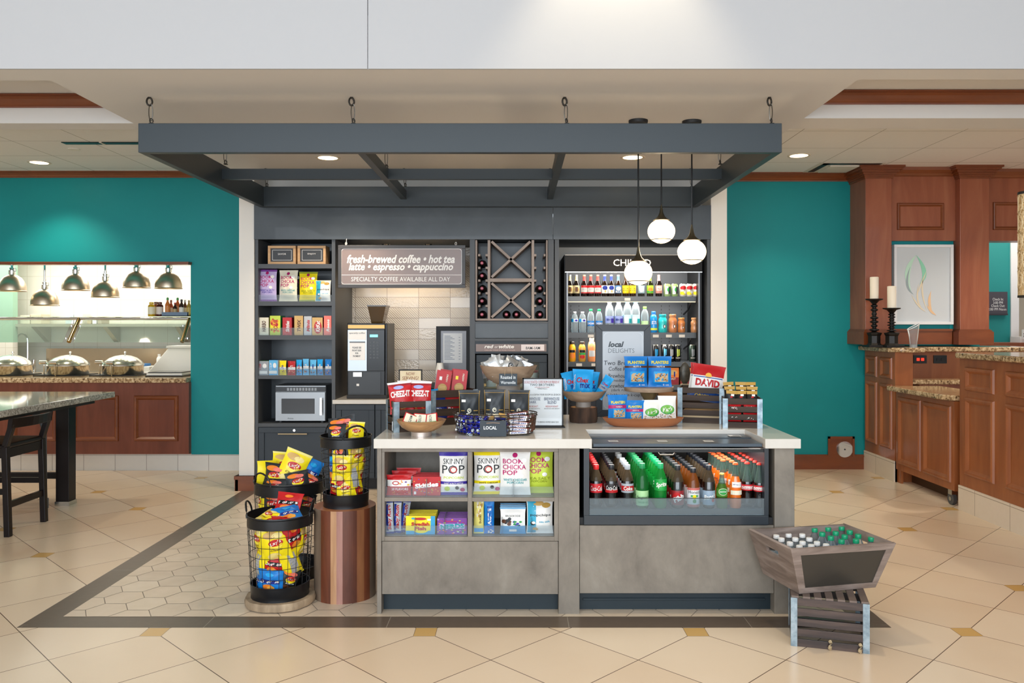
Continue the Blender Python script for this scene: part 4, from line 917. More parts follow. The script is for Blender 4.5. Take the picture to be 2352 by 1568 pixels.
# candle holders and vase on the far ledge
IR = flat('#191512', .45, .3); WAX = flat('#ede4d2', .6)
def candle(px, ptop, pmid, pbase, Z, lab, w=1):
    x = fx(px, Z); zb = HZ+.005; zm = fz(pmid, Z); zt = fz(ptop, Z); H = zm-zb
    t = thing('candle_holder', 'black turned candlestick '+lab, 'candle holder', (x, Z, zb), group='turned black candlesticks')
    m = MB(); m.box(x-.085, x+.085, Z-.085, Z+.085, zb, zb+.02, IR)
    m.lathe([(.075, .02), (.06, .04), (.06, .11), (.07, .125), (.075, .14), (.03, .15)], IR, (x, Z, zb), 8, smooth=False); m.build('base', t)
    pr = [(.03, .15)]; n = 7
    for i in range(n):
        a = .15+(H-.2)*i/n; b = (H-.2)/n; rr = .045-.012*(i % 3 == 1)-.015*i/n
        pr += [(.018, a+.1*b), (rr, a+.4*b), (rr, a+.6*b), (.018, a+.9*b)]
    pr += [(.02, H-.05), (.045, H-.02), (.08, H-.01), (.083, H), (.06, H)]
    m = MB(); m.lathe(pr, IR, (x, Z, zb), 20); m.build('stem', t)
    m = MB(); m.lathe([(.04, 0), (.041, zt-zm-.004), (.034, zt-zm), (.006, zt-zm-.008)], WAX, (x, Z, zm+.0005), 24); m.cyl((x, Z, zm+zt-zm-.01), .0015, .012, BLACK, 6)
    tag(m.build('pillar_candle', loc=(x, Z, zm)), 'cream pillar candle standing on the '+lab.replace('beside the teal wall', 'candlestick beside the teal wall').replace('in front of the leaf picture', 'candlestick in front of the leaf picture'), 'candle')
candle(2008, 636, 686, 788, 7.98, 'taller candlestick beside the teal wall'.replace('candlestick ', ''))
candle(2048, 657, 707, 790, 7.90, 'shorter candlestick in front of the leaf picture'.replace('candlestick ', ''))
x, Z = fx(2098, 7.85), 7.85; VG = clear('vase glass', '#f4f6f6', .10)
m = MB(); vs = []; fs = []
prof = [(0, .030, .03), (.004, .032, .03), (.05, .035, .032), (.12, .045, .035), (.20, .058, .04)]
n = 20
for z_, a_, b_ in prof:
    for k in range(n):
        th = 2*pi*k/n; zz = z_+(.03*cos(th) if z_ > .19 else 0); vs.append((x+a_*cos(th), Z+b_*sin(th), HZ+.0055+zz))
for j in range(len(prof)-1):
    for k in range(n): q = (k+1) % n; fs.append((j*n+k, j*n+q, (j+1)*n+q, (j+1)*n+k))
fs.append(tuple(range(n-1, -1, -1))); m.add(vs, fs, VG, True)
for k in range(n): pass
m.tube([vs[-n+k] for k in range(n)], .003, flat('#f0f2f2', .1), 5, True)
m.lathe([(.034, 0), (.034, .022), (.02, .03)], clear('thick glass base', '#dfe6e8', .3), (x, Z, HZ+.0052), 20)
tag(m.build('glass_vase', loc=(x, Z, HZ+.005)), 'empty clear glass vase with slanted rim on the granite ledge beside the candlesticks', 'vase')
# ================================================================ back pantry unit, front plane y = UF
UF = 7.42
def U(px): return fx(px, UF)
def V(py): return fz(py, UF)
pu = thing('pantry_unit', 'slate grey built-in pantry wall unit with open shelves, coffee bay and wine rack', 'wall unit', (-.32, 7.8, 0))
UB = 8.24
m = MB(); m.box(U(585), U(1270)-.002, UF-.02, UF+.03, V(550), V(472), NAVY); m.build('header_board', pu)
m = MB(); m.box(U(1270)+.002, U(1632), UF-.02, UF+.03, V(550), V(472), NAVY); m.build('header_board', pu)
m = MB(); m.box(U(586), U(1631), UF+.03, UB, V(550)+.005, V(545)+.03, NAVYD); m.build('top_board', pu)
def stile(px0, px1, y1=UB, z0=0): m = MB(); m.box(U(px0), U(px1), UF, y1, z0, V(550)+.003, NAVYS); m.build('upright', pu)
stile(586, 593); stile(762, 770); stile(1079, 1091); stile(1259, 1272); stile(1274, 1284); stile(1624, 1631)
BACKY = 7.82
m = MB(); m.box(U(593), U(762), BACKY, BACKY+.02, 0, V(550), NAVY); m.build('back_board', pu)
m = MB(); m.box(U(1091), U(1259), 7.75, 7.77, V(778), V(550), NAVY); m.box(U(1091), U(1259), 8.2, 8.22, 0, V(778), NAVYD); m.build('back_board', pu)
for t_, b_ in ((606, 616), (692, 702), (770, 780), (862, 870), (972, 980)):
    m = MB(); m.box(U(593), U(762), UF+.004, BACKY, V(b_), V(t_), NAVYS); m.build('shelf', pu)
def door(px0, px1, py0, py1, nm, hinge=None):
    x0, x1, z0, z1 = U(px0), U(px1), V(py1), V(py0); w_ = .05
    m = MB(); m.box(x0+w_, x1-w_, UF+.012, UF+.02, z0+w_, z1-w_, NAVYD)
    for b in ((x0, x1, z0, z0+w_), (x0, x1, z1-w_, z1), (x0, x0+w_, z0+w_, z1-w_), (x1-w_, x1, z0+w_, z1-w_)): m.box(b[0], b[1], UF, UF+.022, b[2], b[3], NAVYD)
    return m.build(nm, pu, bev=.002)
m = MB(); m.box(U(593), U(762), UF+.03, BACKY, .1, V(980), NAVYD); m.box(U(593), U(762), UF+.06, BACKY, 0, .1, BLACKM); m.build('cabinet_body', pu)
d = door(594, 761, 981, 1098, 'cabinet_door')
m = MB(); m.tube([(U(641), UF-.03, V(995.5)), (U(707), UF-.03, V(995.5))], .006, flat('#d9c9a8', .3, .8), 8)
for p in (650, 698): m.cyl((U(p), UF-.03, V(995.5)), .004, .03, STEEL, 8, 'y')
o = m.build('pull_handle', d)
m = MB(); m.cyl((U(676), UF-.006, V(988)), .012, .01, CHROME, 14, 'y'); o = m.build('lock', d)
# coffee bay
CB = 8.18
CTL = panel_grid_mat('textured bay tile', 0, 2, -1.0, .105*2, .319, .105, .0022, '#cfc5b8', '#dad1c5', '#94877a', .16, relief=.5, vary=.45)
m = MB(); m.box(U(770), U(1079), CB, CB+.02, .4, V(550), CTL); m.build('tile_backsplash', pu)
CCZ = V(917.6)
m = MB(); m.box(U(765), U(1079), UF-.03, CB, CCZ-.037, CCZ, QUARTZ); m.build('bay_counter', pu, bev=.003)
m = MB(); m.box(U(770), U(1079), UF+.03, CB, .1, CCZ-.037, NAVYD); m.box(U(770), U(1079), UF+.06, CB, 0, .1, BLACKM); m.build('cabinet_body', pu)
door(771, 860, 929, 1098, 'cabinet_door'); door(862, 968, 929, 1098, 'cabinet_door'); door(970, 1078, 929, 1098, 'cabinet_door')
for px in (886, 984):
    Z = (V(550)-CZ)*FP/(CY-562); x = fx(px, Z)
    m = MB(); m.lathe([(.04, -.012), (.045, 0)], STEEL, (x, Z, V(550)+.005), 24); m.lathe([(.001, -.0125), (.034, -.0125)], flat('#ffe6c0', .5, emit=5), (x, Z, V(550)+.005), 20, cap=False)
    t = thing('puck_light', 'small round puck light under the top of the coffee bay, %s of the two' % ('left' if px < 900 else 'right'), 'light', (x, Z, V(550)+.005), group='puck lights in the coffee bay'); m.build('light_body', t)
    light('SPOT', (x, Z, V(550)-.02), 14, (1, .8, .56), .03, angle=R(115), blend=.6, name='puck_beam')
# coffee sign on hooks
y = UF-.045; x0, x1, z0, z1 = fx(777, y), fx(1069, y), fz(661, y), fz(563, y)
t = thing('coffee_sign', 'long framed taupe sign listing coffee and tea drinks, hanging over the coffee bay', 'sign', ((x0+x1)/2, y, z0))
m = MB(); f_ = .03
for b in ((x0, x1, z0, z0+f_), (x0, x1, z1-f_, z1), (x0, x0+f_, z0+f_, z1-f_), (x1-f_, x1, z0+f_, z1-f_)): m.box(b[0], b[1], y-.014, y+.018, b[2], b[3], flat('#3c3b3d', .45))
m.build('frame', t, bev=.002)
TAU = flat('#7f6c66', .3); WT = flat('#eeebe7', .4)
m = MB(); m.box(x0+f_, x1-f_, y-.006, y+.01, z0+f_, z1-f_, TAU)
def q(px, py): return fx(px, y), fz(py, y)
def st(s_, pxa, pxb, pya, pyb, **k): a = q(pxa, pyb); b = q(pxb, pya); m.text(s_, (a[0]+b[0])/2, (a[1]+b[1])/2, b[0]-a[0], b[1]-a[1], k.pop('mat', WT), y=k.pop('y', y-.0075), **k)
st('fresh-brewed coffee \u2022 hot tea', 797, 1045, 585, 604.5, shear=.28, bold=.03)
st('latte \u2022 espresso \u2022 cappuccino', 801, 1041, 603.5, 626, shear=.28, bold=.03)
st('SPECIALTY COFFEE AVAILABLE ALL DAY', 807, 1034, 636, 646)
def outline(m, xa, xb, za, zb, r, wd, yy, mat):
    pts = []
    for cx_, cz_, a0 in ((xb-r, zb-r, 0), (xa+r, zb-r, 90), (xa+r, za+r, 180), (xb-r, za+r, 270)):
        for k in range(7): a = R(a0+15*k); pts.append((cx_, cz_, a, r))
    vs = [(c+rr*cos(a), yy, z+rr*sin(a)) for c, z, a, rr in pts]+[(c+(rr-wd)*cos(a), yy, z+(rr-wd)*sin(a)) for c, z, a, rr in pts]
    n = len(pts); m.add(vs, [(i, (i+1) % n, n+(i+1) % n, n+i) for i in range(n)], mat)
a = q(784, 653); b = q(1061, 571); outline(m, a[0], b[0], a[1], b[1], .03, .004, y-.0072, WT)
a = q(785, 632); b = q(1060, 631); m.box(a[0], b[0], y-.0074, y-.006, a[1], b[1], WT)
m.build('sign_face', t)
for px in (795, 1047):
    m = MB(); xx = fx(px, y); m.tube([(xx, y, z1), (xx, y+.02, V(550)+.004)], .003, STEEL, 6); m.tube(ring(xx, y, z1+.014, .008, .012), .0025, WT, 5, True); m.build('hook', t)
light('SPOT', (U(830), UF-.3, 2.85), 18, WARM, .04, (0, 0, 0), angle=R(60), name='soffit_spot_beam')
# coffee machine
y = 7.5; xa, xb = fx(797, y), fx(889, y); zt = fz(742, y)
t = thing('coffee_machine', 'tall black and steel coffee vending machine with brown bean hopper', 'coffee machine', ((xa+xb)/2, y+.2, CCZ))
BL = flat('#0b0c0e', .3, spec=.4)
m = MB(); m.box(xa, xb-.02, y+.01, y+.46, CCZ+.03, zt, BL); m.box(xa-.004, xb, y-.0, y+.47, CCZ, CCZ+.035, BLACKM); m.box(xb-.02, xb, y+.01, y+.46, CCZ+.03, zt, flat('#2c2d30', .35, .5)); m.build('machine_body', t, bev=.006)
m = MB(); xm = fx(843, y); zm = fz(852, y)
m.box(xa+.006, xm, y-.004, y+.012, zm, fz(757, y), flat('#a9b0b8', .3, .6)); m.box(xm, xb-.022, y-.004, y+.012, zm, fz(757, y), flat('#08090b', .2, spec=.35)); m.build('front_door', t, bev=.003)
m = MB(); m.box(xa+.01, xb-.022, y-.006, y+.01, fz(754, y), fz(746, y), flat('#8a6a3c', .2, .8)); m.build('light_bar', t)
m = MB(); m.box(fx(850, y), fx(868, y), y-.008, y, fz(774, y), fz(768, y), flat('#6fe0ea', .3, emit=1.0)); 
for i in range(3):
    for j in range(6): m.box(fx(849+i*8, y), fx(854+i*8, y), y-.007, y, fz(788+j*7, y), fz(784+j*7, y), flat('#3d4248', .4))
m.build('control_panel', t)
m = MB(); m.box(fx(800, y), fx(841, y), y-.008, y-.004, fz(780, y), fz(760, y), WT); m.text('specialty coffee', fx(820.5, y), fz(765, y), 36/FP*y, .02, BLACK, y=y-.009, shear=.2)
m.box(fx(803, y), fx(839, y), y-.008, y-.004, fz(827, y), fz(784, y), WT); m.box(fx(803, y), fx(839, y), y-.0084, y-.004, fz(787, y), fz(784, y), flat('#6f7378', .5)); 
for i, s_ in enumerate(('PLEASE SEE', 'FRONT DESK', 'FOR', 'PAYMENT')): m.text(s_, fx(820, y), fz(798+i*6.5, y), (20, 21, 7, 17)[i]/FP*y, .016, BLACK, y=y-.009, bold=.02)
m.build('paper_notice', t)
m = MB(); xc = fx(822, y); m.box(xa+.02, xb-.06, y+.002, y+.012, CCZ+.05, zm-.01, flat('#08080a', .3)); m.box(xc-.04, xc+.04, y-.02, y+.01, zm-.05, zm-.01, STEEL); m.box(xc-.012, xc+.012, y-.004, y+.004, fz(886, y), fz(881, y), WT); m.build('dispensing_bay', t)
m = MB(); hx0, hx1 = fx(857, y+.15), fx(882, y+.15); z0 = zt; z1 = fz(704, y+.12)
m.hexa([(hx0, y+.06, z0), (hx1, y+.06, z0), (hx1, y+.22, z0), (hx0, y+.22, z0), (hx0-.03, y+.03, z1), (hx1+.035, y+.03, z1), (hx1+.035, y+.26, z1), (hx0-.03, y+.26, z1)], clear('smoked hopper', '#7a5c34', .45)); m.build('bean_hopper', t)
m = MB(); m.box(hx0-.035, hx1+.04, y+.025, y+.265, z1, z1+.012, flat('#3a2b1c', .2)); m.build('hopper_lid', t)
m = MB(); m.box(hx0+.006, hx1-.006, y+.07, y+.21, z0+.002, z0+.05, flat('#2c1809', .6)); m.build('coffee_beans', t)
# framed menu leaning at the right of the bay
y = 7.95; x0, x1, z0, z1 = fx(1002, y), fx(1085, y), CCZ, fz(749, y)
t = thing('menu_board', 'tall black framed menu board with a white list, leaning in the coffee bay', 'menu board', ((x0+x1)/2, y, z0))
m = MB(); f_ = .045
x1 = U(1079)-.02
for b in ((x0, x1, z0, z0+f_), (x0, x1, z1-f_, z1), (x0, x0+f_, z0+f_, z1-f_), (x1-f_, x1, z0+f_, z1-f_)): m.box(b[0], b[1], y-.015, y+.02, b[2], b[3], BLACKM)
m.build('frame', t)
m = MB(); m.box(x0+f_, x1-f_, y-.004, y+.01, z0+f_, z1-f_, flat('#8f8d92', .25)); a = pt(1018, 833, y); b = pt(1062, 765, y); b.x = min(b.x, x1-f_-.01)
m.box(a.x, b.x, y-.006, y, a.z, b.z, WT)
for i in range(18):
    zz = b.z-.03-i*(b.z-a.z-.05)/18; w1 = (b.x-a.x)*(.35+.12*((i*7) % 3)); m.box(a.x+.012, a.x+.012+w1*.9, y-.007, y-.005, zz, zz+.005, flat('#8a8fa0', .6))
    if i % 2: m.box(b.x-.035, b.x-.02, y-.007, y-.005, zz, zz+.005, flat('#8a8fa0', .6))
m.build('menu_sheet', t)
# now serving card, cups, napkins on the bay counter
y = 7.58; a = pt(916, 903, y); b = pt(970, 848, y)
t = thing('serving_card', 'small black framed cream card announcing what is now serving, in the coffee bay', 'sign', ((a.x+b.x)/2, y, CCZ))
CARD = noisy('cream card', [(.3, '#e6d8b4'), (.7, '#efe4c8')], 8, rough=.5)
m = MB(); m.box(a.x, b.x, y-.004, y+.012, CCZ, b.z, BLACKM); m.build('frame', t)
m = MB(); m.box(a.x+.012, b.x-.012, y-.006, y, CCZ+.012, b.z-.012, CARD); m.text('NOW', fx(943, y), fz(858, y), .08, .03, flat('#8f4a2c', .6), y=y-.007); m.text('SERVING!', fx(943, y), fz(868, y), .15, .032, flat('#8f4a2c', .6), y=y-.007); m.text('LOCALLY ROASTED', fx(940, y), fz(878, y), .16, .016, flat('#8f4a2c', .6), y=y-.007); m.build('card', t)
y = 7.72; x = fx(1011, y)
for k in range(3):
    z0 = CCZ+.13+k*.045
    m = MB(); m.lathe([(.044, 0), (.044, .004), (.031, .10), (.029, .10)], flat('#efece6', .5), (x, y, z0), 24)
    tag(m.build('paper_cup', loc=(x, y, z0)), 'white paper cup, %s of the upside-down stack on the black holder' % ('lowest', 'middle one', 'topmost')[k], 'cup', 'stacked paper cups')
m = MB(); m.box(x-.10, x+.2, y-.06, y+.1, CCZ, CCZ+.13, BLACKM); tag(m.build('condiment_organizer', loc=(x, y, CCZ)), 'black condiment and cup organizer box at the right of the coffee bay', 'organizer')
m = MB(); xx = fx(1042, 7.6); m.box(xx-.06, xx+.06, 7.54, 7.64, CCZ, CCZ+.16, BLACK); tag(m.build('napkin_holder', loc=(xx, 7.6, CCZ)), 'black napkin holder at the right end of the coffee bay counter', 'napkin holder')
m = MB(); m.box(xx-.07, xx+.05, 7.55, 7.63, CCZ+.1605, CCZ+.21, flat('#e6dcc6', .7)); tag(m.build('napkin_stack', loc=(xx, 7.6, CCZ+.16)), 'stack of beige paper napkins on the black holder', 'napkins')
# ---------------- left cabinet goods
SH = [V(606), V(692), V(770), V(862), V(972)]
OAKB = noisy('pale oak box', [(.3, '#c09468'), (.7, '#d5ac7e')], 4, (1, 1, 6), rough=.6)
for px0, px1, s_, lb in ((615, 679, 'SAVOR', 'left'), (683, 752, 'ENJOY', 'right')):
    y = UF+.05; x0, x1 = fx(px0, y), fx(px1-(4 if s_ == 'ENJOY' else 0), y); z0, z1 = SH[0], fz(564, y)
    t = thing('wooden_sign_box', 'pale wooden box sign reading %s on the top shelf, %s of the two' % (s_, lb), 'box sign', ((x0+x1)/2, y, z0), group='wooden box signs')
    m = MB(); f_ = .024
    m.box(x0, x1, y, y+.16, z0, z0+f_, OAKB); m.box(x0, x1, y, y+.16, z1-f_, z1, OAKB); m.box(x0, x0+f_, y, y+.16, z0+f_, z1-f_, OAKB); m.box(x1-f_, x1, y, y+.16, z0+f_, z1-f_, OAKB); m.build('box_body', t, bev=.002)
    m = MB(); m.box(x0+f_, x1-f_, y+.01, y+.15, z0+f_, z1-f_, flat('#34363a', .5)); xa, xb = x0+f_+.016, x1-f_-.016
    outline(m, xa, xb, z0+f_+.014, z1-f_-.014, .004, .003, y+.009, WT); m.text(s_, (x0+x1)/2, (z0+z1)/2+.01, .075, .017, WT, y=y+.009); m.build('chalk_panel', t)
def place(mb, name, lab, cat, x, y, z, rz=0, rx=0, ry=0, group=None, parts=None):
    o = mb.build(name, local=True); o.location = (x, y, z); o.rotation_euler = Euler((R(rx), R(ry), R(rz))); return tag(o, lab, cat, group)
y = UF+.05
def Wd(px0, px1, y): return (px1-px0)/FP*y
def dv(m, f, *a): f(m, *a); return m
G = 'snack bags on the second shelf'
yb = UF+.07
m = MB(); d_boom(m, .175, .295, P['lilac'], P['violet'], 'SWEET & SALTY', P['purple'], 1); place(m, 'popcorn_bag', 'lilac popcorn bag at the left end of the upper snack shelf', 'snack bag', fx(614, yb), yb, SH[1]+.0005, 4, -3, group=G)
m = MB(); d_boom(m, .175, .29, P['cream'], P['cream'], 'WHITE CHEDDAR', P['teal'], 2); place(m, 'popcorn_bag', 'cream popcorn bag with magenta lettering, second on the upper snack shelf', 'snack bag', fx(662, yb), yb, SH[1]+.0005, -2, -3, group=G)
m = MB(); d_boom(m, .175, .29, P['charcoal'], P['charcoal'], '', P['white'], 12); place(m, 'popcorn_bag', 'dark popcorn bag standing behind the cream one on the upper snack shelf', 'snack bag', fx(672, yb+.09), yb+.09, SH[1]+.0005, 3, -3, group=G)
m = MB(); d_boom(m, .17, .275, P['yellow'], P['olive'], 'SEA SALT', P['olive'], 3); place(m, 'popcorn_bag', 'bright yellow popcorn bag with olive top, third on the upper snack shelf', 'snack bag', fx(708, yb), yb, SH[1]+.0005, 3, -3, group=G)
m = MB(); d_popchips(m, .145, .195, 4); place(m, 'chip_bag', 'small white and blue chip bag at the right end of the upper snack shelf', 'snack bag', fx(742, yb-.02), yb-.02, SH[1]+.0005, -3, -3, group=G)
def acrylic(x0, x1, y, z, h, lab, dz=.003):
    m = MB(); m.box(x0, x1, y, y+.003, z, z+h, SHELFCLR); m.box(x0, x1, y+.003, y+.05, z, z+.0015, SHELFCLR)
    tag(m.build('acrylic_lip', loc=((x0+x1)/2, y, z)), lab, 'shelf lip')
for i, (zz, hh, nm) in enumerate(((SH[1], .06, 'upper snack shelf'), (SH[2], .07, 'candy carton shelf'), (SH[3], .07, 'bar shelf'))):
    acrylic(U(594), U(761), UF+.012, zz+.0005, hh, 'clear acrylic lip along the front of the '+nm)
# candy cartons: (px0, px1, py_top, front, side, text, textcolour, label)
for px0, px1, pyt, fc, sc, tx, tc, lb in ((593, 617, 729, 'cream', 'gold', 'HARIBO', 'brown', 'tan gummy carton at the left end of the candy shelf'), (620, 644, 725, 'lime', 'green', 'SOUR', 'red', 'yellow green sour candy carton, second on the candy shelf'),
        (649, 670, 729, 'red', 'dred', 'Skittles', 'white', 'red candy carton, third on the candy shelf'), (676, 696, 725, 'tan', 'brown', 'TWIX', 'brown', 'tan candy bar carton in the middle of the candy shelf'), (698, 716, 726, 'silver', 'grey', 'Minis', 'red', 'silver grey candy carton, fifth on the candy shelf'),
        (717, 741, 729, 'tan', 'dred', 'KitKat', 'white', 'red and tan wafer bar carton, sixth on the candy shelf'), (744, 761, 725, 'salmon', 'red', 'Reese', 'white', 'salmon red carton at the right end of the candy shelf')):
    yy = UF+.035; m = MB(); w_ = Wd(px0, px1, yy); h_ = fz(pyt, yy)-SH[2]; its = [('t', tx, .1, 0, .75*(1 if len(tx) < 5 else 1), .16, P[tc], dict(rot=90, asp=w_/h_, sh=.2, b=.03))]
    if tx == 'KitKat': its = [('o', .1, -.1, .75, .72, P['red'])]+its
    if tx == 'SOUR': its = [('r', 0, .1, .9, .45, P['yellow']), ('s', .0, .0, .8, .6, [P['green'], P['red'], P['orange']], 14, .22, 3)]+its
    its = [tuple(list(i_[:4])+[.62*h_/w_ if i_[0] == 't' else i_[4], i_[5] if i_[0] != 't' else .4*w_/h_]+list(i_[6:])) if i_[0] == 't' else i_ for i_ in its]
    carton(m, w_, .15, h_, P[fc], P[sc], None, its); place(m, 'candy_carton', lb, 'candy box', fx((px0+px1)/2, yy), yy, SH[2]+.0005, group='candy cartons on the third shelf')
# bars in boxes
for px0, px1, pyt, fc, tx, tc, lb in ((593, 616, 829, 'grey', 'CLIF', 'red', 'grey blue energy bar box at the left end of the bar shelf'), (618, 638, 827, 'lblue', 'CLIF', 'white', 'light blue energy bar box, second on the bar shelf'), (641, 657, 828, 'yellow', 'LUNA', 'navy', 'yellow bar box, third on the bar shelf'),
        (660, 678, 829, 'red', 'BAR', 'white', 'red striped bar pack, fourth on the bar shelf'), (680, 693, 826, 'sky', 'RX', 'red', 'sky blue bar pack, fifth on the bar shelf'), (695, 709, 824, 'lblue', 'BAR', 'white', 'light blue bar pack, sixth on the bar shelf'),
        (711, 726, 826, 'lblue', 'oats', 'navy', 'light blue bar pack, seventh on the bar shelf'), (728, 741, 825, 'sky', 'oats', 'white', 'sky blue bar pack, second from the right on the bar shelf'), (746, 761, 825, 'blue', 'bar', 'white', 'blue bar pack at the right end of the bar shelf')):
    yy = UF+.035; m = MB(); w_ = Wd(px0, px1, yy); h_ = fz(pyt, yy)-SH[3]
    if fc in ('grey', 'lblue') and px0 < 640: carton(m, w_, .14, h_, P[fc], P['white'], P['green'] if fc == 'grey' else P['blue'], [('r', -.1, -.6, .9, .2, P['white']), ('t', tx, -.6, .2, .45*h_/w_, .18*w_/h_*1.2, P[tc], dict(rot=90, asp=w_/h_)), ('o', .3, .3, .4, .35, P['white'])])
    else: bag(m, w_, h_, .02, P[fc], [(-.2, .1, P['white'])] if px0 > 640 else [], [('t', tx, 0, .1, .3*h_/w_, .35*w_/h_, P[tc], dict(rot=90, asp=w_/h_, b=.03)), ('s', 0, -.6, .7, .25, NUTS+[P['red']], 8, .2, px0)], px0)
    place(m, 'snack_bar_box', lb, 'snack bars', fx((px0+px1)/2, yy), yy+(.012 if fc not in ('grey',) and px0 > 640 else 0), SH[3]+.0005, group='snack bars on the fourth shelf')
# microwave
y = UF+.06; x0, x1, z0, z1 = fx(632, y), fx(748, y), SH[4]+.012, fz(885, y)
t = thing('microwave', 'stainless steel commercial microwave in the lowest open shelf', 'microwave', ((x0+x1)/2, y, SH[4]))
MS = flat('#8f9193', .33, .9)
m = MB(); m.box(x0, x1, y+.012, y+.34, z0, z1, MS); m.build('housing', t, bev=.004)
m = MB(); m.box(x0+.004, x1-.004, y, y+.012, z1-.058, z1-.012, flat('#22252a', .2))
for k in range(10): m.box(x0+.11+k*.028, x0+.13+k*.028, y-.003, y, z1-.048, z1-.022, flat('#9aa0a6', .4))
m.build('control_strip', t)
m = MB(); m.box(x0+.004, x1-.004, y-.006, y+.012, z0+.004, z1-.062, MS); m.box(x0+.06, x1-.1, y-.008, y-.005, z0+.07, z1-.12, flat('#30343a', .12)); m.text('Amana', (x0+x1)/2-.09, z0+.028, .055, .014, BLACK, y=y-.0075, shear=.2); d = m.build('microwave_door', t, bev=.003)
m = MB(); m.box(x1-.045, x1-.025, y-.04, y-.03, z0+.06, z1-.11, CHROME); m.box(x1-.045, x1-.025, y-.03, y-.006, z0+.06, z0+.08, CHROME); m.box(x1-.045, x1-.025, y-.03, y-.006, z1-.13, z1-.11, CHROME); m.build('door_handle', d)
m = MB()
for xx in (x0+.03, x1-.05):
    for yy in (y+.03, y+.3): m.box(xx, xx+.02, yy, yy+.02, SH[4], z0, BLACK)
m.build('feet', t)
# ---------------- wine rack
RK = noisy('rack wood', [(.3, '#8d7d72'), (.7, '#a4948a')], 4, (1, 1, 1), rough=.5)
wr = thing('wine_rack', 'taupe wooden wine rack with two crossed diamond bays between narrow bottle columns', 'wine rack', (U(1174), 7.6, V(738)))
yf, yb2 = UF+.01, 7.745
x0, x1, z0, z1 = U(1092), U(1258), V(736), V(551)
m = MB(); m.box(x0, x1, yf, yb2, z0, z0+.018, RK); m.box(x0, x0+.014, yf, yb2, z0+.018, z1, RK); m.box(x1-.014, x1, yf, yb2, z0+.018, z1, RK); m.build('rack_frame', wr)
for p in (1120, 1221):
    m = MB(); m.box(U(p), U(p+6), yf, yb2, z0+.018, z1, RK); m.build('rack_upright', wr)
xa, xb = U(1126), U(1221); zm0, zm1 = V(647), V(639)
m = MB(); m.box(xa, xb, yf, yb2, zm0, zm1, RK); m.build('rack_shelf', wr)
def slat(xA, zA, xB, zB):
    l = math.hypot(xB-xA, zB-zA); nx, nz = -(zB-zA)/l*.011, (xB-xA)/l*.011
    m = MB(); m.prism([(xA+nx, zA+nz), (xA-nx, zA-nz), (xB-nx, zB-nz), (xB+nx, zB+nz)], yf+.004, yb2, RK, 'y'); m.build('diagonal_divider', wr)
e = .012
slat(xa+e, zm1+e, xb-e, z1-e); slat(xa+e, z1-e, xb-e, zm1+e); slat(xa+e, z0+.018+e, xb-e, zm0-e); slat(xa+e, zm0-e, xb-e, z0+.018+e)
CUBB = []
for k in range(5):
    py = 583+k*29.2
    for a, b in ((1098, 1103), (1115, 1120), (1227, 1232), (1249, 1253)):
        m = MB(); m.box(U(a), U(b), yf+.004, yb2, V(py+5), V(py), RK); m.build('bottle_cleat', wr)
DKG = flat('#0a0c0a', .08, coat=.5); WINER = flat('#7f1d33', .3)
n_ = 0
wine0 = None
for px, py, nm in ((1107, 604, 'left column, highest bottle'), (1107, 633, 'left column, second from the top'), (1107, 662, 'left column, third from the top'), (1107, 691, 'left column, fourth from the top'), (1107, 722, 'left column, lowest bottle'),
        (1240, 662, 'right column, highest bottle'), (1240, 691, 'right column, middle bottle'), (1240, 722, 'right column, lowest bottle'), (1163, 722, 'bottom diamond bay, left bottle'), (1186, 722, 'bottom diamond bay, right bottle')):
    c = Vector((U(px), yf-.02, V(py)))
    if wine0 is None:
        wine0 = thing('wine_bottle', '', 'wine bottle', (0, 0, 0), group='wine bottles lying in the rack')
        a = MB(); a.T = Matrix.Rotation(-pi/2, 4, 'X'); a.lathe([(.014, .0), (.0145, .07), (.02, .09), (.036, .13), (.038, .15), (.038, .3)], DKG, seg=24); a.build('bottle_body', wine0, local=True)
        a = MB(); a.T = Matrix.Rotation(-pi/2, 4, 'X'); a.lathe([(.013, -.004), (.0155, -.003), (.0155, .05)], WINER, seg=20); a.lathe([(.001, -.0045), (.008, -.0045)], flat('#c76a80', .4), seg=16, cap=False); a.build('foil_cap', wine0, local=True)
        o = wine0; o.location = c
    else: o = dup(wine0, c)
    o['label'] = 'dark wine bottle with red foil cap in the rack, '+nm; n_ += 1
# niche, header, chilled wine sign, wine cooler
m = MB(); m.box(U(1091), U(1259), UF+.005, 7.75, V(742), V(738), NAVYS); m.box(U(1091), U(1259), UF+.02, UF+.04, V(776), V(742), NAVY); m.box(U(1091), U(1259), UF-.004, UF+.3, V(783), V(777), NAVYS); m.box(U(1091), U(1259), UF+.006, UF+.03, V(812), V(783), NAVYD); m.build('bay_rail', pu)
y = UF-.004; x0, x1, z0, z1 = fx(1093, y), fx(1255, y), fz(807, y), fz(790, y)
t = MB(); t.box(x0, x1, y, y+.008, z0, z1, TAU); t.text('red', fx(1123, y), fz(795.5, y), .083, .032, WT, y=y-.001, shear=.25, bold=.03); t.text('or', fx(1140, y), fz(797, y), .03, .016, WT, y=y-.001, shear=.25); t.text('white', fx(1163, y), fz(795.5, y), .14, .034, WT, y=y-.001, shear=.25, bold=.03)
t.text('CHILLED WINE IN WINE COOLER', fx(1148, y), fz(804, y), .28, .012, flat('#c9a9a0', .5), y=y-.001); t.box(fx(1197, y), fx(1250, y), y-.002, y, fz(805, y), fz(791, y), flat('#e6dcdc', .4)); t.text('8AM-1AM', fx(1224, y), fz(799, y), .13, .026, BLACK, y=y-.003, bold=.01)
tag(t.build('wine_sign', loc=((x0+x1)/2, y, z0)), 'taupe chilled wine sign with opening hours above the wine cooler', 'sign')
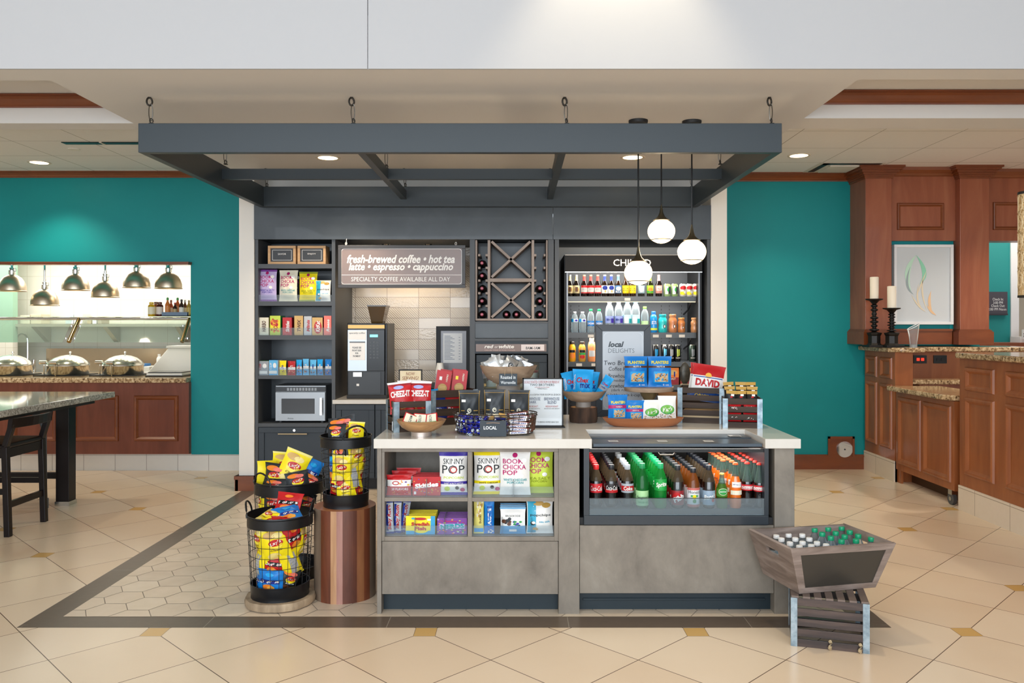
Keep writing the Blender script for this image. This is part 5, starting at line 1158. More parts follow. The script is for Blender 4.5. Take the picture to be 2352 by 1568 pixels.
y = UF+.04; x0, x1 = U(1092)+.004, U(1258)-.004; zt = V(815); zb_ = .1
t = thing('wine_cooler', 'dark under-counter wine cooler with glass door beneath the wine sign', 'wine cooler', ((x0+x1)/2, y, zb_))
m = MB(); m.box(x0, x1, y+.03, y+.6, zb_, zb_+.02, BLACKM); m.box(x0, x1, y+.03, y+.6, zt-.02, zt, BLACKM); m.box(x0, x0+.02, y+.03, y+.6, zb_, zt, BLACKM); m.box(x1-.02, x1, y+.03, y+.6, zb_, zt, BLACKM); m.box(x0, x1, y+.58, y+.6, zb_, zt, BLACKM); m.build('cooler_body', t)
m = MB(); f_ = .07
for b in ((x0, x1, zb_, zb_+f_), (x0, x1, zt-f_, zt), (x0, x0+f_, zb_+f_, zt-f_), (x1-f_, x1, zb_+f_, zt-f_)): m.box(b[0], b[1], y, y+.028, b[2], b[3], NAVYD)
m.box(x0+f_, x1-f_, y+.01, y+.016, zb_+f_, zt-f_, clear('cooler door glass', '#dfe6e6', .03)); m.build('glass_door', t, bev=.003)
for k in range(3):
    zz = zt-.30-.2*k; m = MB(); m.box(x0+.03, x1-.03, y+.06, y+.5, zz-.012, zz, flat('#a98a58', .5)); m.build('cooler_shelf', t)
light('AREA', ((x0+x1)/2, y+.3, zt-.04), 3, (1, .85, .6), .3, .2, name='wine_cooler_light')
zz = zt-.30
for i, (dx, col, s_) in enumerate(((-.20, '#f0eeee', 'pint'), (-.08, '#e4e8ea', 'mini'), (.06, '#e6e2da', 'dry'), (.20, '#f4f2f0', 'Dibs'))):
    m = MB(); m.lathe([(.048, 0), (.056, .13)], flat(col, .4), (0, 0, 0), 20); m.lathe([(.058, .13), (.058, .145)], flat('#c8242c', .4), (0, 0, 0), 20); decal(m, cylS(.054, .03, .11), [('t', s_, 0, 0, .6, .4, P['red'], dict(b=.03))])
    place(m, 'ice_cream_tub', 'white frozen treat tub with red lid inside the wine cooler, '+('far left', 'left of centre', 'right of centre', 'far right')[i], 'tub', (x0+x1)/2+dx*.95, y+.13, zz+.0005, group='tubs in the wine cooler')

# ---------------- chilled display fridge
FY = 7.50; x0, x1 = fx(1296, FY), fx(1612, FY); FT_ = fz(585, FY); FB = .08
t = fr = thing('display_fridge', 'black open display fridge with lit shelves of drinks under a chilled header', 'display fridge', ((x0+x1)/2, FY, FB))
GF = flat('#141517', .45, spec=.3); INN = flat('#4a4e54', .5)
m = MB(); m.box(x0, x0+.03, FY, 8.2, FB, FT_, GF); m.box(x1-.03, x1, FY, 8.2, FB, FT_, GF); m.box(x0, x1, 8.17, 8.2, FB, FT_, GF); m.box(x0+.03, x1-.03, FY, 8.17, FT_-.03, FT_, GF); m.box(x0, x1, FY, 8.2, FB, FB+.3, GF); m.build('fridge_body', t)
m = MB(); m.box(x0+.03, x1-.03, 8.0, 8.02, FB+.3, FT_-.03, INN)
SLT = flat('#1c1e20', .6)
for cx_ in (.06, .14, .95, 1.03, 1.15):
    for k in range(34): m.box(x0+.03+cx_, x0+.036+cx_, 7.995, 8.0, FB+.45+k*.035, FB+.465+k*.035, SLT)
m.build('perforated_back', t)
HBT, HBB = fz(585, FY-.02), fz(626, FY-.02)
m = MB(); m.box(x0+.005, x1-.005, FY-.035, FY, HBB, HBT, flat('#171412', .5, spec=.25)); m.box(x0+.005, x1-.005, FY-.04, FY-.035, HBB, HBB+.008, STEEL); m.box(x0+.005, x1-.005, FY-.04, FY-.035, HBT-.006, HBT, flat('#8d8174', .3, .6))
m.text('CHILLED', fx(1452, FY-.04), fz(603, FY-.04), 86/FP*FY, .062, flat('#f7efe6', .4, emit=.5), y=FY-.038, bold=.006); m.build('header_sign', t)
for xx in (x0+.02, x1-.035): m = MB(); m.box(xx, xx+.014, FY-.015, FY, FB+.3, HBB, flat('#7d8086', .4, .6)); m.build('door_post', t)
FS = []
for k, (pt_, pb_, d0) in enumerate(((681, 692, 7.58), (764, 776, 7.58), (831, 842, 7.58), (884, 895, 7.56))):
    zt_, zb_ = fz(pt_, d0), fz(pb_, d0)
    m = MB(); m.box(x0+.035, x1-.035, d0, 7.99, zt_-.008, zt_, flat('#55595e', .4)); m.box(x0+.035, x1-.035, d0-.006, d0, zb_, zt_+.002, flat('#3e4247', .3)); o = m.build('fridge_shelf', t)
    if k == 0: m = MB(); m.box(x0+.04, x1-.04, d0-.002, d0+.01, zb_-.008, zb_-.001, flat('#ffe9c8', .4, emit=.5)); m.build('shelf_lamp', o)
    for px in ((1441,), (1357, 1506, 1536, 1566), (1330, 1365), (1540,))[k]:
        m = MB(); c = fx(px, d0); m.box(c-.027, c+.027, d0-.009, d0-.006, zb_+.006, zb_+.032, flat('#c9c4bc', .5)); m.build('price_tag', o)
    FS.append((zt_, d0))
for k in range(3):
    zt_ = FS[k][0]; xx = fx(1583, 7.7); m = MB(); m.tube([(xx, 7.95, zt_-.16), (xx, 7.75, zt_-.12), (xx, 7.62, zt_-.05), (xx, 7.60, zt_-.012)], .009, BLACK, 6); m.build('shelf_bracket', t)
light('AREA', ((x0+x1)/2, 7.53, FT_-.06), 11, (1, .93, .84), 1.1, .1, (R(32), 0, 0), name='fridge_light')
light('AREA', ((x0+x1)/2, 7.60, FS[0][0]-.055), 5, (1, .95, .88), 1.1, .06, (R(28), 0, 0), name='fridge_shelf_light')
light('AREA', ((x0+x1)/2, 7.60, FS[1][0]-.055), 4, (1, .95, .88), 1.1, .06, (R(28), 0, 0), name='fridge_shelf_light')
# beer bottles and cans, top shelf
def beer(body, lab, neck, cap, items, lab2=None):
    t = thing('beer_bottle', '', 'beer bottle', (0, 0, 0), group='bottles on the top fridge shelf'); a = MB(); B = flat(body, .1, coat=.4); Lb = flat(lab, .4); Nk = flat(neck, .35, coat=.2); r = .031; h = .205
    a.lathe([(r*.9, 0), (r, .006), (r, .03), (r*1.01, .031), (r*1.01, .105), (r, .106), (r*.97, .118), (r*.5, .150), (r*.42, .165), (r*.4, .192)], B, seg=20, mats=[B, B, B, Lb, B, B, B, Nk, Nk]); a.build('bottle_body', t, local=True)
    a = MB(); a.lathe([(r*.42, .192), (r*.44, .194), (r*.4, .205)], flat(cap, .3, .4), seg=16); a.build('bottle_cap', t, local=True)
    a = MB(); decal(a, cylS(r*1.012, .031, .105), items); a.build('label', t, local=True); return t
def can(name, lab, group, body, top, items, h=.122, r=.033, cat='drink can'):
    t = thing(name, lab, cat, (0, 0, 0), group=group); a = MB(); B = flat(body, .25, .3, coat=.3); M_ = flat(top, .2, .9)
    a.lathe([(r*.8, 0), (r, .012), (r, h-.014), (r*.82, h-.003), (r*.8, h), (r*.7, h-.003)], B, seg=20, mats=[B, B, B, M_, M_]); a.build('can_body', t, local=True)
    if items: a = MB(); decal(a, cylS(r+.0005, .014, h-.016), items); a.build('label', t, local=True)
    return t
protos = {}
W1 = P['white']
def first_or_dup(key, maker, loc, label, rz=0):
    if key not in protos: o = maker(); protos[key] = o; o.location = loc; o.rotation_euler = (0, 0, R(rz)); o['label'] = label; return o
    return dup(protos[key], loc, rz, label)
z, y0 = FS[0]; y = y0+.045
BE = [(1309, 'a', 'dark bottle with cream label', lambda: beer('#120c08', '#c9b88a', '#c9b88a', '#c8c8c8', [('r', 0, 0, .5, .3, P['gold']), ('r', 0, 0, .3, .6, P['brown'])])), (1324, 'a', 0, 0),
      (1342, 'b', 'dark bottle with red and white label', lambda: beer('#1a0a08', '#d6d0c8', '#c9403a', '#d8b08a', [('r', 0, .72, .95, .26, P['red']), ('r', 0, -.85, .95, .13, P['red']), ('t', 'BEER', 0, .05, .5, .22, P['grey'])])), (1357, 'b', 0, 0), (1373, 'b', 0, 0),
      (1389, 'c', 'brown bottle with blue oval label', lambda: beer('#1a0e08', '#e8e6e0', '#2c3f8c', '#d8dce4', [('o', 0, .4, .6, .55, P['navy']), ('o', .05, -.5, .2, .3, P['tan'])])), (1404, 'c', 0, 0),
      (1420, 'd', 'brown bottle with blue mountain label', lambda: beer('#241208', '#3f6a94', '#5a86a8', '#c9d4dc', [('o', 0, .2, .6, .5, P['cream']), ('t', 'BLUE', 0, -.6, .7, .25, P['white'])])),
      (1437, 'e', 'brown bottle with plain yellow label', lambda: beer('#2a1606', '#f0cc14', '#3a200a', '#f0cc14', [('t', '312', -.1, 0, .3, .6, P['charcoal'], dict(rot=90))])), (1453, 'e', 0, 0),
      (1473, 'f', 'bottle with pale blue grey label behind the lowest pendant', lambda: beer('#1f2420', '#8fa8b8', '#38505c', '#b8c4c8', [('o', 0, 0, .6, .8, P['silver'])])),
      (1493, 'g', 'bottle with lime green label', lambda: beer('#1a1c08', '#8cbf2a', '#8cbf2a', '#a8c83a', [('o', 0, 0, .6, .5, P['orange']), ('r', 0, -.6, .8, .15, P['green'])])),
      (1513, 'h', 'dark bottle with pink label, last in the row', lambda: beer('#140a0a', '#c88a80', '#d08a84', '#e0a8a0', [('r', 0, .2, .6, .5, P['cream']), ('t', 'ALE', 0, .2, .4, .3, P['red'])]))]
cnt = {}
tot = {'a': 2, 'b': 3, 'c': 2, 'e': 2}
for px, k, desc, mk in BE:
    cnt[k] = cnt.get(k, 0)+1
    if desc: protos['d'+k] = desc
    pos = {2: ('left one of the pair', 'right one of the pair'), 3: ('leftmost of the three', 'middle of the three', 'rightmost of the three')}.get(tot.get(k, 1), ('',))[cnt[k]-1]
    first_or_dup('beer'+k, mk, (fx(px, y), y, z+.0005), (protos['d'+k]+' on the top fridge shelf'+(', '+pos if pos else '')).strip())
for i, (px, k) in enumerate(((1532, 'g'), (1549, 'g'), (1568, 'w'), (1583, 'w'), (1598, 'w'))):
    if k == 'g': mk = lambda: can('beer_can', '', 'cans on the top fridge shelf', '#9ab87a', '#c8c8b8', [('r', -.2, 0, .3, .8, P['white']), ('r', .5, 0, .25, .7, P['charcoal']), ('o', .1, .1, .2, .4, P['green'])])
    else: mk = lambda: can('beer_can', '', 'cans on the top fridge shelf', '#e4ddd0', '#c8c8c8', [('o', 0, .5, .7, .4, P['red']), ('o', -.1, -.6, .6, .35, P['yellow']), ('o', .4, -.4, .3, .3, P['white'])])
    lb = ('green and white tall can, left one of the pair on the top fridge shelf', 'green and white tall can, right one of the pair on the top fridge shelf', 'red white and yellow can, left of the three on the top fridge shelf', 'red white and yellow can, middle of the three on the top fridge shelf', 'red white and yellow can, right of the three on the top fridge shelf')[i]
    first_or_dup('can'+k, mk, (fx(px, y), y, z+.0005), lb)
# water shelf
WTR = clear('clear water bottle', '#e8f2f6', .16); 
def water(h, r, cap, lab, lz, items=(), tall=False, body=None):
    t = thing('water_bottle', '', 'water bottle', (0, 0, 0), group='bottles on the second fridge shelf'); a = MB(); Lb = flat(lab, .35) if lab else WTR; B = body or WTR
    pr = [(r*.85, 0), (r, .01), (r*.93, h*.14), (r, h*.2), (r*.95, h*.3), (r, h*lz[0]), (r, h*lz[1]), (r*.98, h*.66), (r*.8, h*.8), (r*.42, h*.9), (r*.42, h*.93)]
    a.lathe(pr, B, seg=20, mats=[B, B, B, B, B, Lb, B, B, B, B]); a.build('bottle_body', t, local=True)
    a = MB(); a.lathe([(r*.45, h*.915), (r*.47, h*.92), (r*.47, h*.99), (r*.43, h)], flat(cap, .4), seg=18); a.build('bottle_cap', t, local=True)
    if items: a = MB(); decal(a, cylS(r+.0008, h*lz[0], h*lz[1]), items); a.build('label', t, local=True)
    return t
z, y0 = FS[1]; y = y0+.045
WAT = [(1320, 'p', lambda: water(.198, .033, '#e8e8ea', '#d4e4f0', (.5, .66), [('o', .3, 0, .3, .6, P['purple']), ('r', -.6, 0, .3, .9, P['sky'])]), 'small clear water bottle with white cap, leftmost on the second fridge shelf'), (1338, 'p', 0, 'small clear water bottle with white cap, second from left on the second fridge shelf'),
       (1357, 'q', lambda: water(.222, .033, '#1a9a5c', '#2a7ac4', (.28, .5), [('t', 'DASANI', 0, 0, .8, .4, P['white'])]), 'clear water bottle with green cap and blue label, left of its pair in the fridge'), (1376, 'q', 0, 'clear water bottle with green cap and blue label, right of its pair in the fridge'),
       (1400, 'r', lambda: water(.30, .040, '#e6e6e4', '#8a9ad0', (.3, .52), [('t', 'smart', -.05, 0, .3, .9, P['navy'], dict(rot=90)), ('r', .5, -.3, .3, .6, P['purple'])]), 'tall clear water bottle with white cap, left of its pair on the second fridge shelf'), (1421, 'r', 0, 'tall clear water bottle with white cap, right of its pair on the second fridge shelf'),
       (1441, 's', lambda: water(.305, .040, '#2aa6c4', '#b8d8e4', (.28, .55), [('r', -.3, -.2, .35, .7, P['white']), ('r', .5, -.4, .3, .5, P['teal'])]), 'tall clear water bottle with turquoise cap, left of its pair on the second fridge shelf'), (1460, 's', 0, 'tall clear water bottle with turquoise cap, right of its pair on the second fridge shelf'),
       (1481, 't', lambda: water(.245, .036, '#6cc83c', '#b8dca8', (.3, .45), []), 'clear water bottle with lime green cap in the middle of the second fridge shelf')]
for px, k, mk, lb in WAT: first_or_dup('w'+k, mk, (fx(px, y), y, z+.0005), lb)
def jug(name, lab, grp, h, r, col, cap, items, cat='drink bottle', neck=.5):
    t = thing(name, lab, cat, (0, 0, 0), group=grp); a = MB(); B = flat(col, .25, coat=.3)
    a.lathe([(r*.85, 0), (r, .01), (r*.98, h*.3), (r*.9, h*.45), (r, h*.58), (r*.97, h*.7), (r*.75, h*.82), (r*neck, h*.86), (r*neck, h*.9)], B, seg=20); a.build('bottle_body', t, local=True)
    a = MB(); a.lathe([(r*(neck+.08), h*.87), (r*(neck+.1), h*.88), (r*(neck+.1), h*.98), (r*neck, h)], flat(cap, .35), seg=18); a.build('bottle_cap', t, local=True)
    if items: a = MB(); decal(a, cylS(r*1.01, h*.12, h*.62), items); a.build('label', t, local=True)
    return t
GJ = 'bottles on the second fridge shelf'
def setl(o, x, y, z, rz=0): o.location = (x, y, z); o.rotation_euler = (0, 0, R(rz))
setl(jug('coconut_water_bottle', 'bright blue coconut water bottle with blue cap behind the easel frame edge', GJ, .2, .034, '#1a86d0', '#2a7ac8', [('t', 'ZICO', 0, .4, .3, .5, P['white'], dict(rot=90)), ('r', 0, -.8, .9, .2, P['lime'])]), fx(1501, y), y, z+.0005)
setl(jug('milk_bottle', 'turquoise milk bottle on the right of the second fridge shelf', GJ, .172, .042, '#22b4b8', '#1aa6b0', [('o', .2, -.1, .25, .4, P['charcoal']), ('o', .2, -.1, .12, .3, P['white'])], neck=.72), fx(1522, y), y, z+.0005)
setl(jug('milk_bottle', 'tan chocolate milk bottle, taller of the two brown ones in the fridge', GJ, .172, .040, '#b8764c', '#c08458', [('o', .2, -.1, .25, .4, P['brown']), ('o', .2, -.1, .12, .3, P['white'])], neck=.72), fx(1545, y), y, z+.0005)
setl(jug('milk_bottle', 'small tan chocolate milk bottle beside the shelf bracket in the fridge', GJ, .14, .036, '#b5713e', '#c78a4c', [('o', .2, -.1, .2, .35, P['brown']), ('o', .2, -.1, .1, .25, P['white'])], neck=.74), fx(1565, y), y, z+.0005)
setl(jug('milk_bottle', 'tan milk bottle at the far right end of the second fridge shelf', GJ, .14, .036, '#a8764e', '#b98a5e', [], neck=.74), fx(1595, y), y, z+.0005)
z, y0 = FS[2]; y = y0+.045; GK = 'bottles on the third fridge shelf'
setl(jug('juice_bottle', 'orange juice bottle with dark cap, leftmost on the third fridge shelf', GK, .19, .034, '#f0a41c', '#2a2420', [('r', 0, .6, .6, .25, P['black']), ('o', 0, -.3, .6, .5, P['orange'])], neck=.62), fx(1314, y), y, z+.0005)
setl(jug('juice_bottle', 'apple juice bottle with green band and dark cap on the third fridge shelf', GK, .19, .034, '#c8943c', '#2a2420', [('r', 0, .6, .6, .25, P['black']), ('r', 0, .1, .7, .2, P['green']), ('o', 0, -.5, .5, .35, P['red'])], neck=.62), fx(1337, y), y, z+.0005)
setl(jug('juice_bottle', 'tall pink orange smoothie bottle beside the easel frame on the third fridge shelf', GK, .225, .036, '#e8935c', '#d8a07a', [('r', 0, -.1, .6, .5, P['silver'])], neck=.5), fx(1359, y), y, z+.0005)
for i, (px, dy, nm, c1) in enumerate(((1506, 0, 'leftmost', 'sky'), (1526, .09, 'behind, second from the left', 'lblue'), (1541, 0, 'in front, third from the left', 'silver'), (1556, 0, 'with green stripes', 'lime'), (1590, 0, 'at the far right', 'grey'))):
    col = '#101216' if i != 4 else '#2a3a34'
    o = can('energy_drink_can', 'tall black energy drink can on the third fridge shelf, '+nm, 'energy drink cans in the fridge', col, '#d8d0b8', [('r', -.15, .1, .08, .55, P[c1]), ('r', .08, .1, .07, .5, P[c1]), ('r', .28, .15, .06, .45, P[c1]), ('t', 'ENERGY', .05, -.65, .5, .08, P['white'])], h=.158, r=.032)
    setl(o, fx(px, y+dy), y+dy, z+.0005)
z, y0 = FS[3]; y = y0+.03
for i, (px, nm) in enumerate(((1545, 'left of the dark ornament'), (1577, 'right of the dark ornament'), (1606, 'at the far right end'))):
    m = MB(); w_ = .115 if i < 2 else .07; carton(m, w_, .12, .158, P['orange'], P['brown'], P['tan'], [('r', 0, -.55, .98, .42, P['dred']), ('o', .0, .45, .7, .3, P['tan']), ('r', .3, .25, .12, .3, P['navy']), ('t', 'ROAST', -.1, -.3, .6, .12, P['cream'])])
    place(m, 'food_box', 'orange and dark red food box on the lowest fridge shelf, '+nm, 'box', fx(px, y)-(.02 if i == 2 else 0), y, z+.0005, group='boxes on the lowest fridge shelf')
for i, px in enumerate((1322, 1345, 1500)):
    m = MB(); w_ = .1; carton(m, w_, .12, .13, P[('dred', 'orange', 'tan')[i]], P['brown'], None, [('t', 'PIZZA', 0, .2, .7, .2, P['cream'])])
    place(m, 'food_box', ('dark red food box, leftmost on the lowest fridge shelf', 'orange food box second from left on the lowest fridge shelf', 'tan food box in the middle of the lowest fridge shelf')[i], 'box', fx(px, y), y, z+.0005, group='boxes on the lowest fridge shelf')
# ================================================================ island counter, front plane y = IF
IF = 4.252; KZ = .921
def IX(px): return fx(px, IF)
def IZ(py): return fz(py, IF)
isl = thing('display_island', 'grey washed wooden snack island with white quartz top, shelf bays and a cooler recess', 'display counter', (.35, 4.8, 0))
IB = 5.30
m = MB(); poly = [(-.751, 4.22), (.384, 4.22), (.384, 4.603), (1.284, 4.603), (1.284, 4.22), (1.47, 4.22), (1.47, 5.35), (-.751, 5.35)]
m.prism(poly, KZ-.05, KZ, QUARTZ); m.build('quartz_top', isl, bev=.003)
KB = KZ-.05
def part(nm, *boxes, mat=GREYW, bev=.0015):
    m = MB()
    for b in boxes: m.box(*b, mat)
    return m.build(nm, isl, bev=bev)
part('side_panel', (IX(866), IX(876), IF, IB, 0, KB)); part('end_panel', (IX(1779), IX(1825), IF, IB, 0, KB)); part('centre_post', (IX(1283), IX(1331), IF, IB, 0, KB))
fy = IF+.006
part('face_frame', (IX(876), IX(1283), fy, fy+.02, IZ(1038), KB), (IX(876), IX(883), fy, fy+.02, IZ(1243), IZ(1038)), (IX(1273), IX(1283), fy, fy+.02, IZ(1243), IZ(1038)), (IX(883), IX(1273), fy, fy+.02, IZ(1243), IZ(1233)))
part('divider', (IX(1074), IX(1084), fy, IF+.42, IZ(1233), IZ(1038)))
S1, S2 = IZ(1143), IZ(1233)
part('shelf', (IX(883), IX(1074), fy, IF+.42, IZ(1152), S1)); part('shelf', (IX(1084), IX(1273), fy, IF+.42, IZ(1152), S1)); part('shelf', (IX(883), IX(1273), fy+.02, IF+.42, IZ(1243)-.0, S2))
part('back_board', (IX(876), IX(1283), IF+.42, IF+.44, .1, KB)); part('bay_side', (IX(876), IX(882), fy+.02, IF+.42, IZ(1243), KB)); part('bay_side', (IX(1275), IX(1283), fy+.02, IF+.42, IZ(1243), KB))
part('lower_panel', (IX(876)+.002, IX(1283)-.002, fy, fy+.02, IZ(1365), IZ(1243)-.002)); part('lower_panel', (IX(1331)+.002, IX(1779)-.002, fy, fy+.02, IZ(1363), IZ(1207)))
TK = flat('#16262e', .5)
part('toe_kick', (IX(876), IX(1283), IF+.07, IF+.09, 0, IZ(1350)), mat=TK)
part('toe_kick', (IX(1331), IX(1779), IF+.07, IF+.09, 0, IZ(1350)), (IX(1341), IX(1766), IF+.062, IF+.07, .05, .062), (IX(1341), IX(1766), IF+.062, IF+.07, .10, .112), mat=TK)
part('bay_floor', (IX(1331), IX(1779), fy+.02, IB, .50, IZ(1207)+.0), mat=BLACKM); part('back_board', (IX(866), IX(1825), IB-.02, IB, 0, KB))
# ---------------- drinks cooler
DC = flat('#222930', .38); DCB = flat('#0a0b0d', .5)
cx0, cx1 = IX(1341), IX(1766); cb, ctp = IZ(1206)+.001, IZ(1022)
t = dc = thing('drinks_cooler', 'black open-front drinks cooler set into the island, filled with soda bottles', 'drinks cooler', ((cx0+cx1)/2, 4.3, cb))
DK_ = .545
m = MB(); m.box(cx0, cx1, IF+.0, 5.0, cb, IZ(1184), DC); m.build('cooler_base', t, bev=.003)
m = MB(); m.box(cx0, cx0+.028, IF+.004, 5.0, IZ(1184), ctp+.03, DC); m.box(cx1-.022, cx1, IF+.004, 5.0, IZ(1184), ctp+.03, DC); m.box(cx0, cx1, 4.96, 5.0, cb, .86, DCB); m.build('cooler_walls', t)
m = MB(); m.box(cx0+.03, cx1-.022, IF+.03, 4.96, IZ(1184), DK_, flat('#30343a', .35)); m.build('cooler_deck', t)
m = MB(); xa, xb = .392, 1.276
m.box(xa, xb, IF-.006, 4.44, .876, .893, flat('#3c4a57', .3)); m.box(xa, xb, 4.443, 4.60, .878, .897, flat('#35424e', .3)); m.build('cooler_top', t, bev=.002)
m = MB(); zt = .875; m.box(cx0+.03, cx1-.02, IF+.012, IF+.03, .845, .862, DCB); m.tube([(cx0+.45-.06, IF+.02, .846), (cx0+.40, IF+.015, .832), (cx0+.47, IF+.015, .832), (cx0+.48, IF+.02, .846)], .003, STEEL, 6); m.build('night_cover', t)
def topS(x, yy): return .893 if yy < 4.44 else .897
for px in (1407, 1519, 1624):
    m = MB(); x = fx(px, 4.36); y_ = 4.33; m.add([(x-.026, y_-.028, topS(x, y_-.028)+.0015), (x+.026, y_-.028, topS(x, y_-.028)+.0015), (x+.026, y_+.028, topS(x, y_+.028)+.0015), (x-.026, y_+.028, topS(x, y_+.028)+.0015)], [(0, 1, 2, 3)], flat('#c9cdd2', .5)); m.add([(x-.018, y_-.004, topS(x, y_)+.0022), (x+.018, y_-.004, topS(x, y_)+.0022), (x+.018, y_+.006, topS(x, y_+.004)+.0022), (x-.018, y_+.006, topS(x, y_+.004)+.0022)], [(0, 1, 2, 3)], flat('#7c828a', .5)); m.build('price_tag', t)
m = MB(); x = fx(1687, 4.5); m.add([(x-.033, 4.47, topS(x, 4.47)+.003), (x+.033, 4.47, topS(x, 4.47)+.003), (x+.033, 4.53, topS(x, 4.53)+.003), (x-.033, 4.53, topS(x, 4.53)+.003)], [(0, 1, 2, 3)], flat('#e6e8ea', .3)); m.add([(x-.01, 4.49, topS(x, 4.49)+.004), (x+.028, 4.49, topS(x, 4.49)+.004), (x+.028, 4.512, topS(x, 4.51)+.004), (x-.01, 4.512, topS(x, 4.51)+.004)], [(0, 1, 2, 3)], flat('#6c7480', .5)); m.build('maker_badge', t)
m = MB(); m.box(cx0+.03, cx1-.022, IF+.006, IF+.012, IZ(1183), IZ(1145), clear('cooler front glass', '#dfe8ec', .10)); m.box(cx0+.03, cx1-.022, IF+.005, IF+.013, IZ(1145), IZ(1144), flat('#12161a', .2)); m.build('front_glass', t)
m = MB(); m.box(cx0+.04, cx1-.04, 4.62, 4.65, .85, .858, flat('#fff2dc', .4, emit=3)); m.build('cooler_lamp', t)
light('AREA', ((cx0+cx1)/2, 4.42, .846), 3.6, (1, .95, .88), .9, .3, (R(-8), 0, 0), name='cooler_light')
# bottles: (front px, kind)
Wt = P['white']
KINDS = dict(
 coke=('cola bottle with red cap and red label', lambda: soda('soda_bottle', '', 'cola bottles with red caps', '#150a07', '#d8282c', '#d01f2a', [('t', 'Coca-Cola', 0, 0, .78, .55, Wt, dict(sh=.3, b=.01))])),
 zero=('dark capped cola bottle with red and black label', lambda: soda('soda_bottle', '', 'cola bottles with black caps', '#150a07', '#1c1f26', '#1d1416', [('r', 0, -.6, .9, .35, P['red']), ('t', 'Coca-Cola', 0, .1, .74, .5, Wt, dict(sh=.3, b=.01))])),
 diet=('cola bottle with grey cap and silver label', lambda: soda('soda_bottle', '', 'cola bottles with grey caps', '#150a07', '#a9b0b8', '#a9b0b8', [('r', 0, 0, .95, .52, P['red']), ('t', 'Coke', 0, 0, .55, .42, Wt, dict(b=.03))])),
 seag=('green ginger ale bottle with pale label', lambda: soda('soda_bottle', '', 'green bottles with pale labels', clear('green bottle', '#1f8a3a', .35), '#1f8f58', '#a8d69a', [('t', "Seagram's", 0, .1, .75, .24, P['charcoal'], dict(b=.01)), ('t', 'GINGER ALE', 0, -.5, .6, .12, P['green'])], h=.235, lablz=(.06, .4))),
 sprt=('bright green lemon lime bottle', lambda: soda('soda_bottle', '', 'bright green bottles', clear('bright green bottle', '#17a53e', .42), '#17a868', '#149a40', [('o', 0, 0, .6, .8, flat('#16a344', .3)), ('t', 'Sprite', 0, 0, .66, .5, Wt, dict(sh=.25, b=.03, rot=8, asp=1.4))], h=.235, lablz=(.4, .66))),
 pibb=('dark red soda bottle with slanted white lettering', lambda: soda('soda_bottle', '', 'dark bottles with red labels', '#120806', '#23262c', '#8e1822', [('o', -.2, .2, .5, .6, P['red']), ('t', 'Pibb', .05, 0, .7, .38, Wt, dict(b=.05, rot=25, asp=1.2))], h=.225, lablz=(.08, .42))),
 hnst=('amber iced tea bottle with white lemon label', lambda: soda('soda_bottle', '', 'amber tea bottles', clear('amber tea', '#94501c', .5), '#20242c', '#e4e6e6', [('r', 0, .88, .95, .12, flat('#c86a64', .4)), ('r', 0, -.88, .95, .12, flat('#c86a64', .4)), ('t', 'Honest', 0, .56, .7, .17, P['charcoal'], dict(b=0)), ('r', 0, .15, .42, .09, P['green']), ('o', 0, .05, .2, .24, P['yellow']), ('o', 0, -.4, .2, .2, P['green'])], h=.21, lablz=(.05, .52))),
 barq=('dark root beer bottle with blue grey label', lambda: soda('soda_bottle', '', 'root beer bottles', '#120806', '#1c222e', '#8fa4b8', [('t', "Barq's", 0, .1, .8, .45, Wt, dict(b=.03, sh=.3, rot=10, asp=1.2)), ('o', .35, -.3, .2, .25, P['red'])], h=.225, lablz=(.08, .42))),
 perr=('short green glass water bottle with round label', lambda: soda('soda_bottle', '', 'green glass water bottles', clear('olive glass', '#4e7a24', .6), '#c9b860', '#4e8a2c', [('o', 0, .3, .62, .9, P['cream']), ('o', 0, .3, .55, .8, P['green']), ('t', 'perrier', 0, .3, .45, .3, Wt)], kind='glass', h=.185, r=.03, glass=True, lablz=(.34, .56))),
 fant=('orange soda glass bottle with white label', lambda: soda('soda_bottle', '', 'orange glass bottles', '#e8701c', '#e8622c', '#e8701c', [('r', 0, 1.3, .62, .75, Wt), ('t', 'Fanta', 0, 1.3, .3, .8, P['navy'], dict(b=.03, rot=70, asp=.6)), ('r', 0, -.9, .8, .6, P['cream'])], kind='glass', h=.238, r=.031, glass=True, lablz=(.34, .5))),
 ckgl=('clear glass cola bottle with red and white label', lambda: soda('soda_bottle', '', 'glass cola bottles', '#160a08', '#d43a30', '#c8242c', [('r', 0, 0, .95, .5, Wt), ('t', 'Coca-Cola', 0, 0, .8, .4, P['red'], dict(sh=.3, b=.01))], kind='glass', h=.235, r=.031, lablz=(.36, .5))),
)
COLS = [(1369, 'coke', 4.345, 7), (1404, 'zero', 4.345, 7), (1441, 'diet', 4.345, 7), (1475, 'seag', 4.31, 8), (1517, 'sprt', 4.31, 8), (1556, 'pibb', 4.31, 8), (1592, 'hnst', 4.31, 8), (1628, 'barq', 4.31, 8),
        (1658, 'perr', 4.305, 1), (1689, 'fant', 4.315, 7), (1716, 'ckgl', 4.355, 7), (1744, 'ckgl', 4.325, 7)]
bp = {}
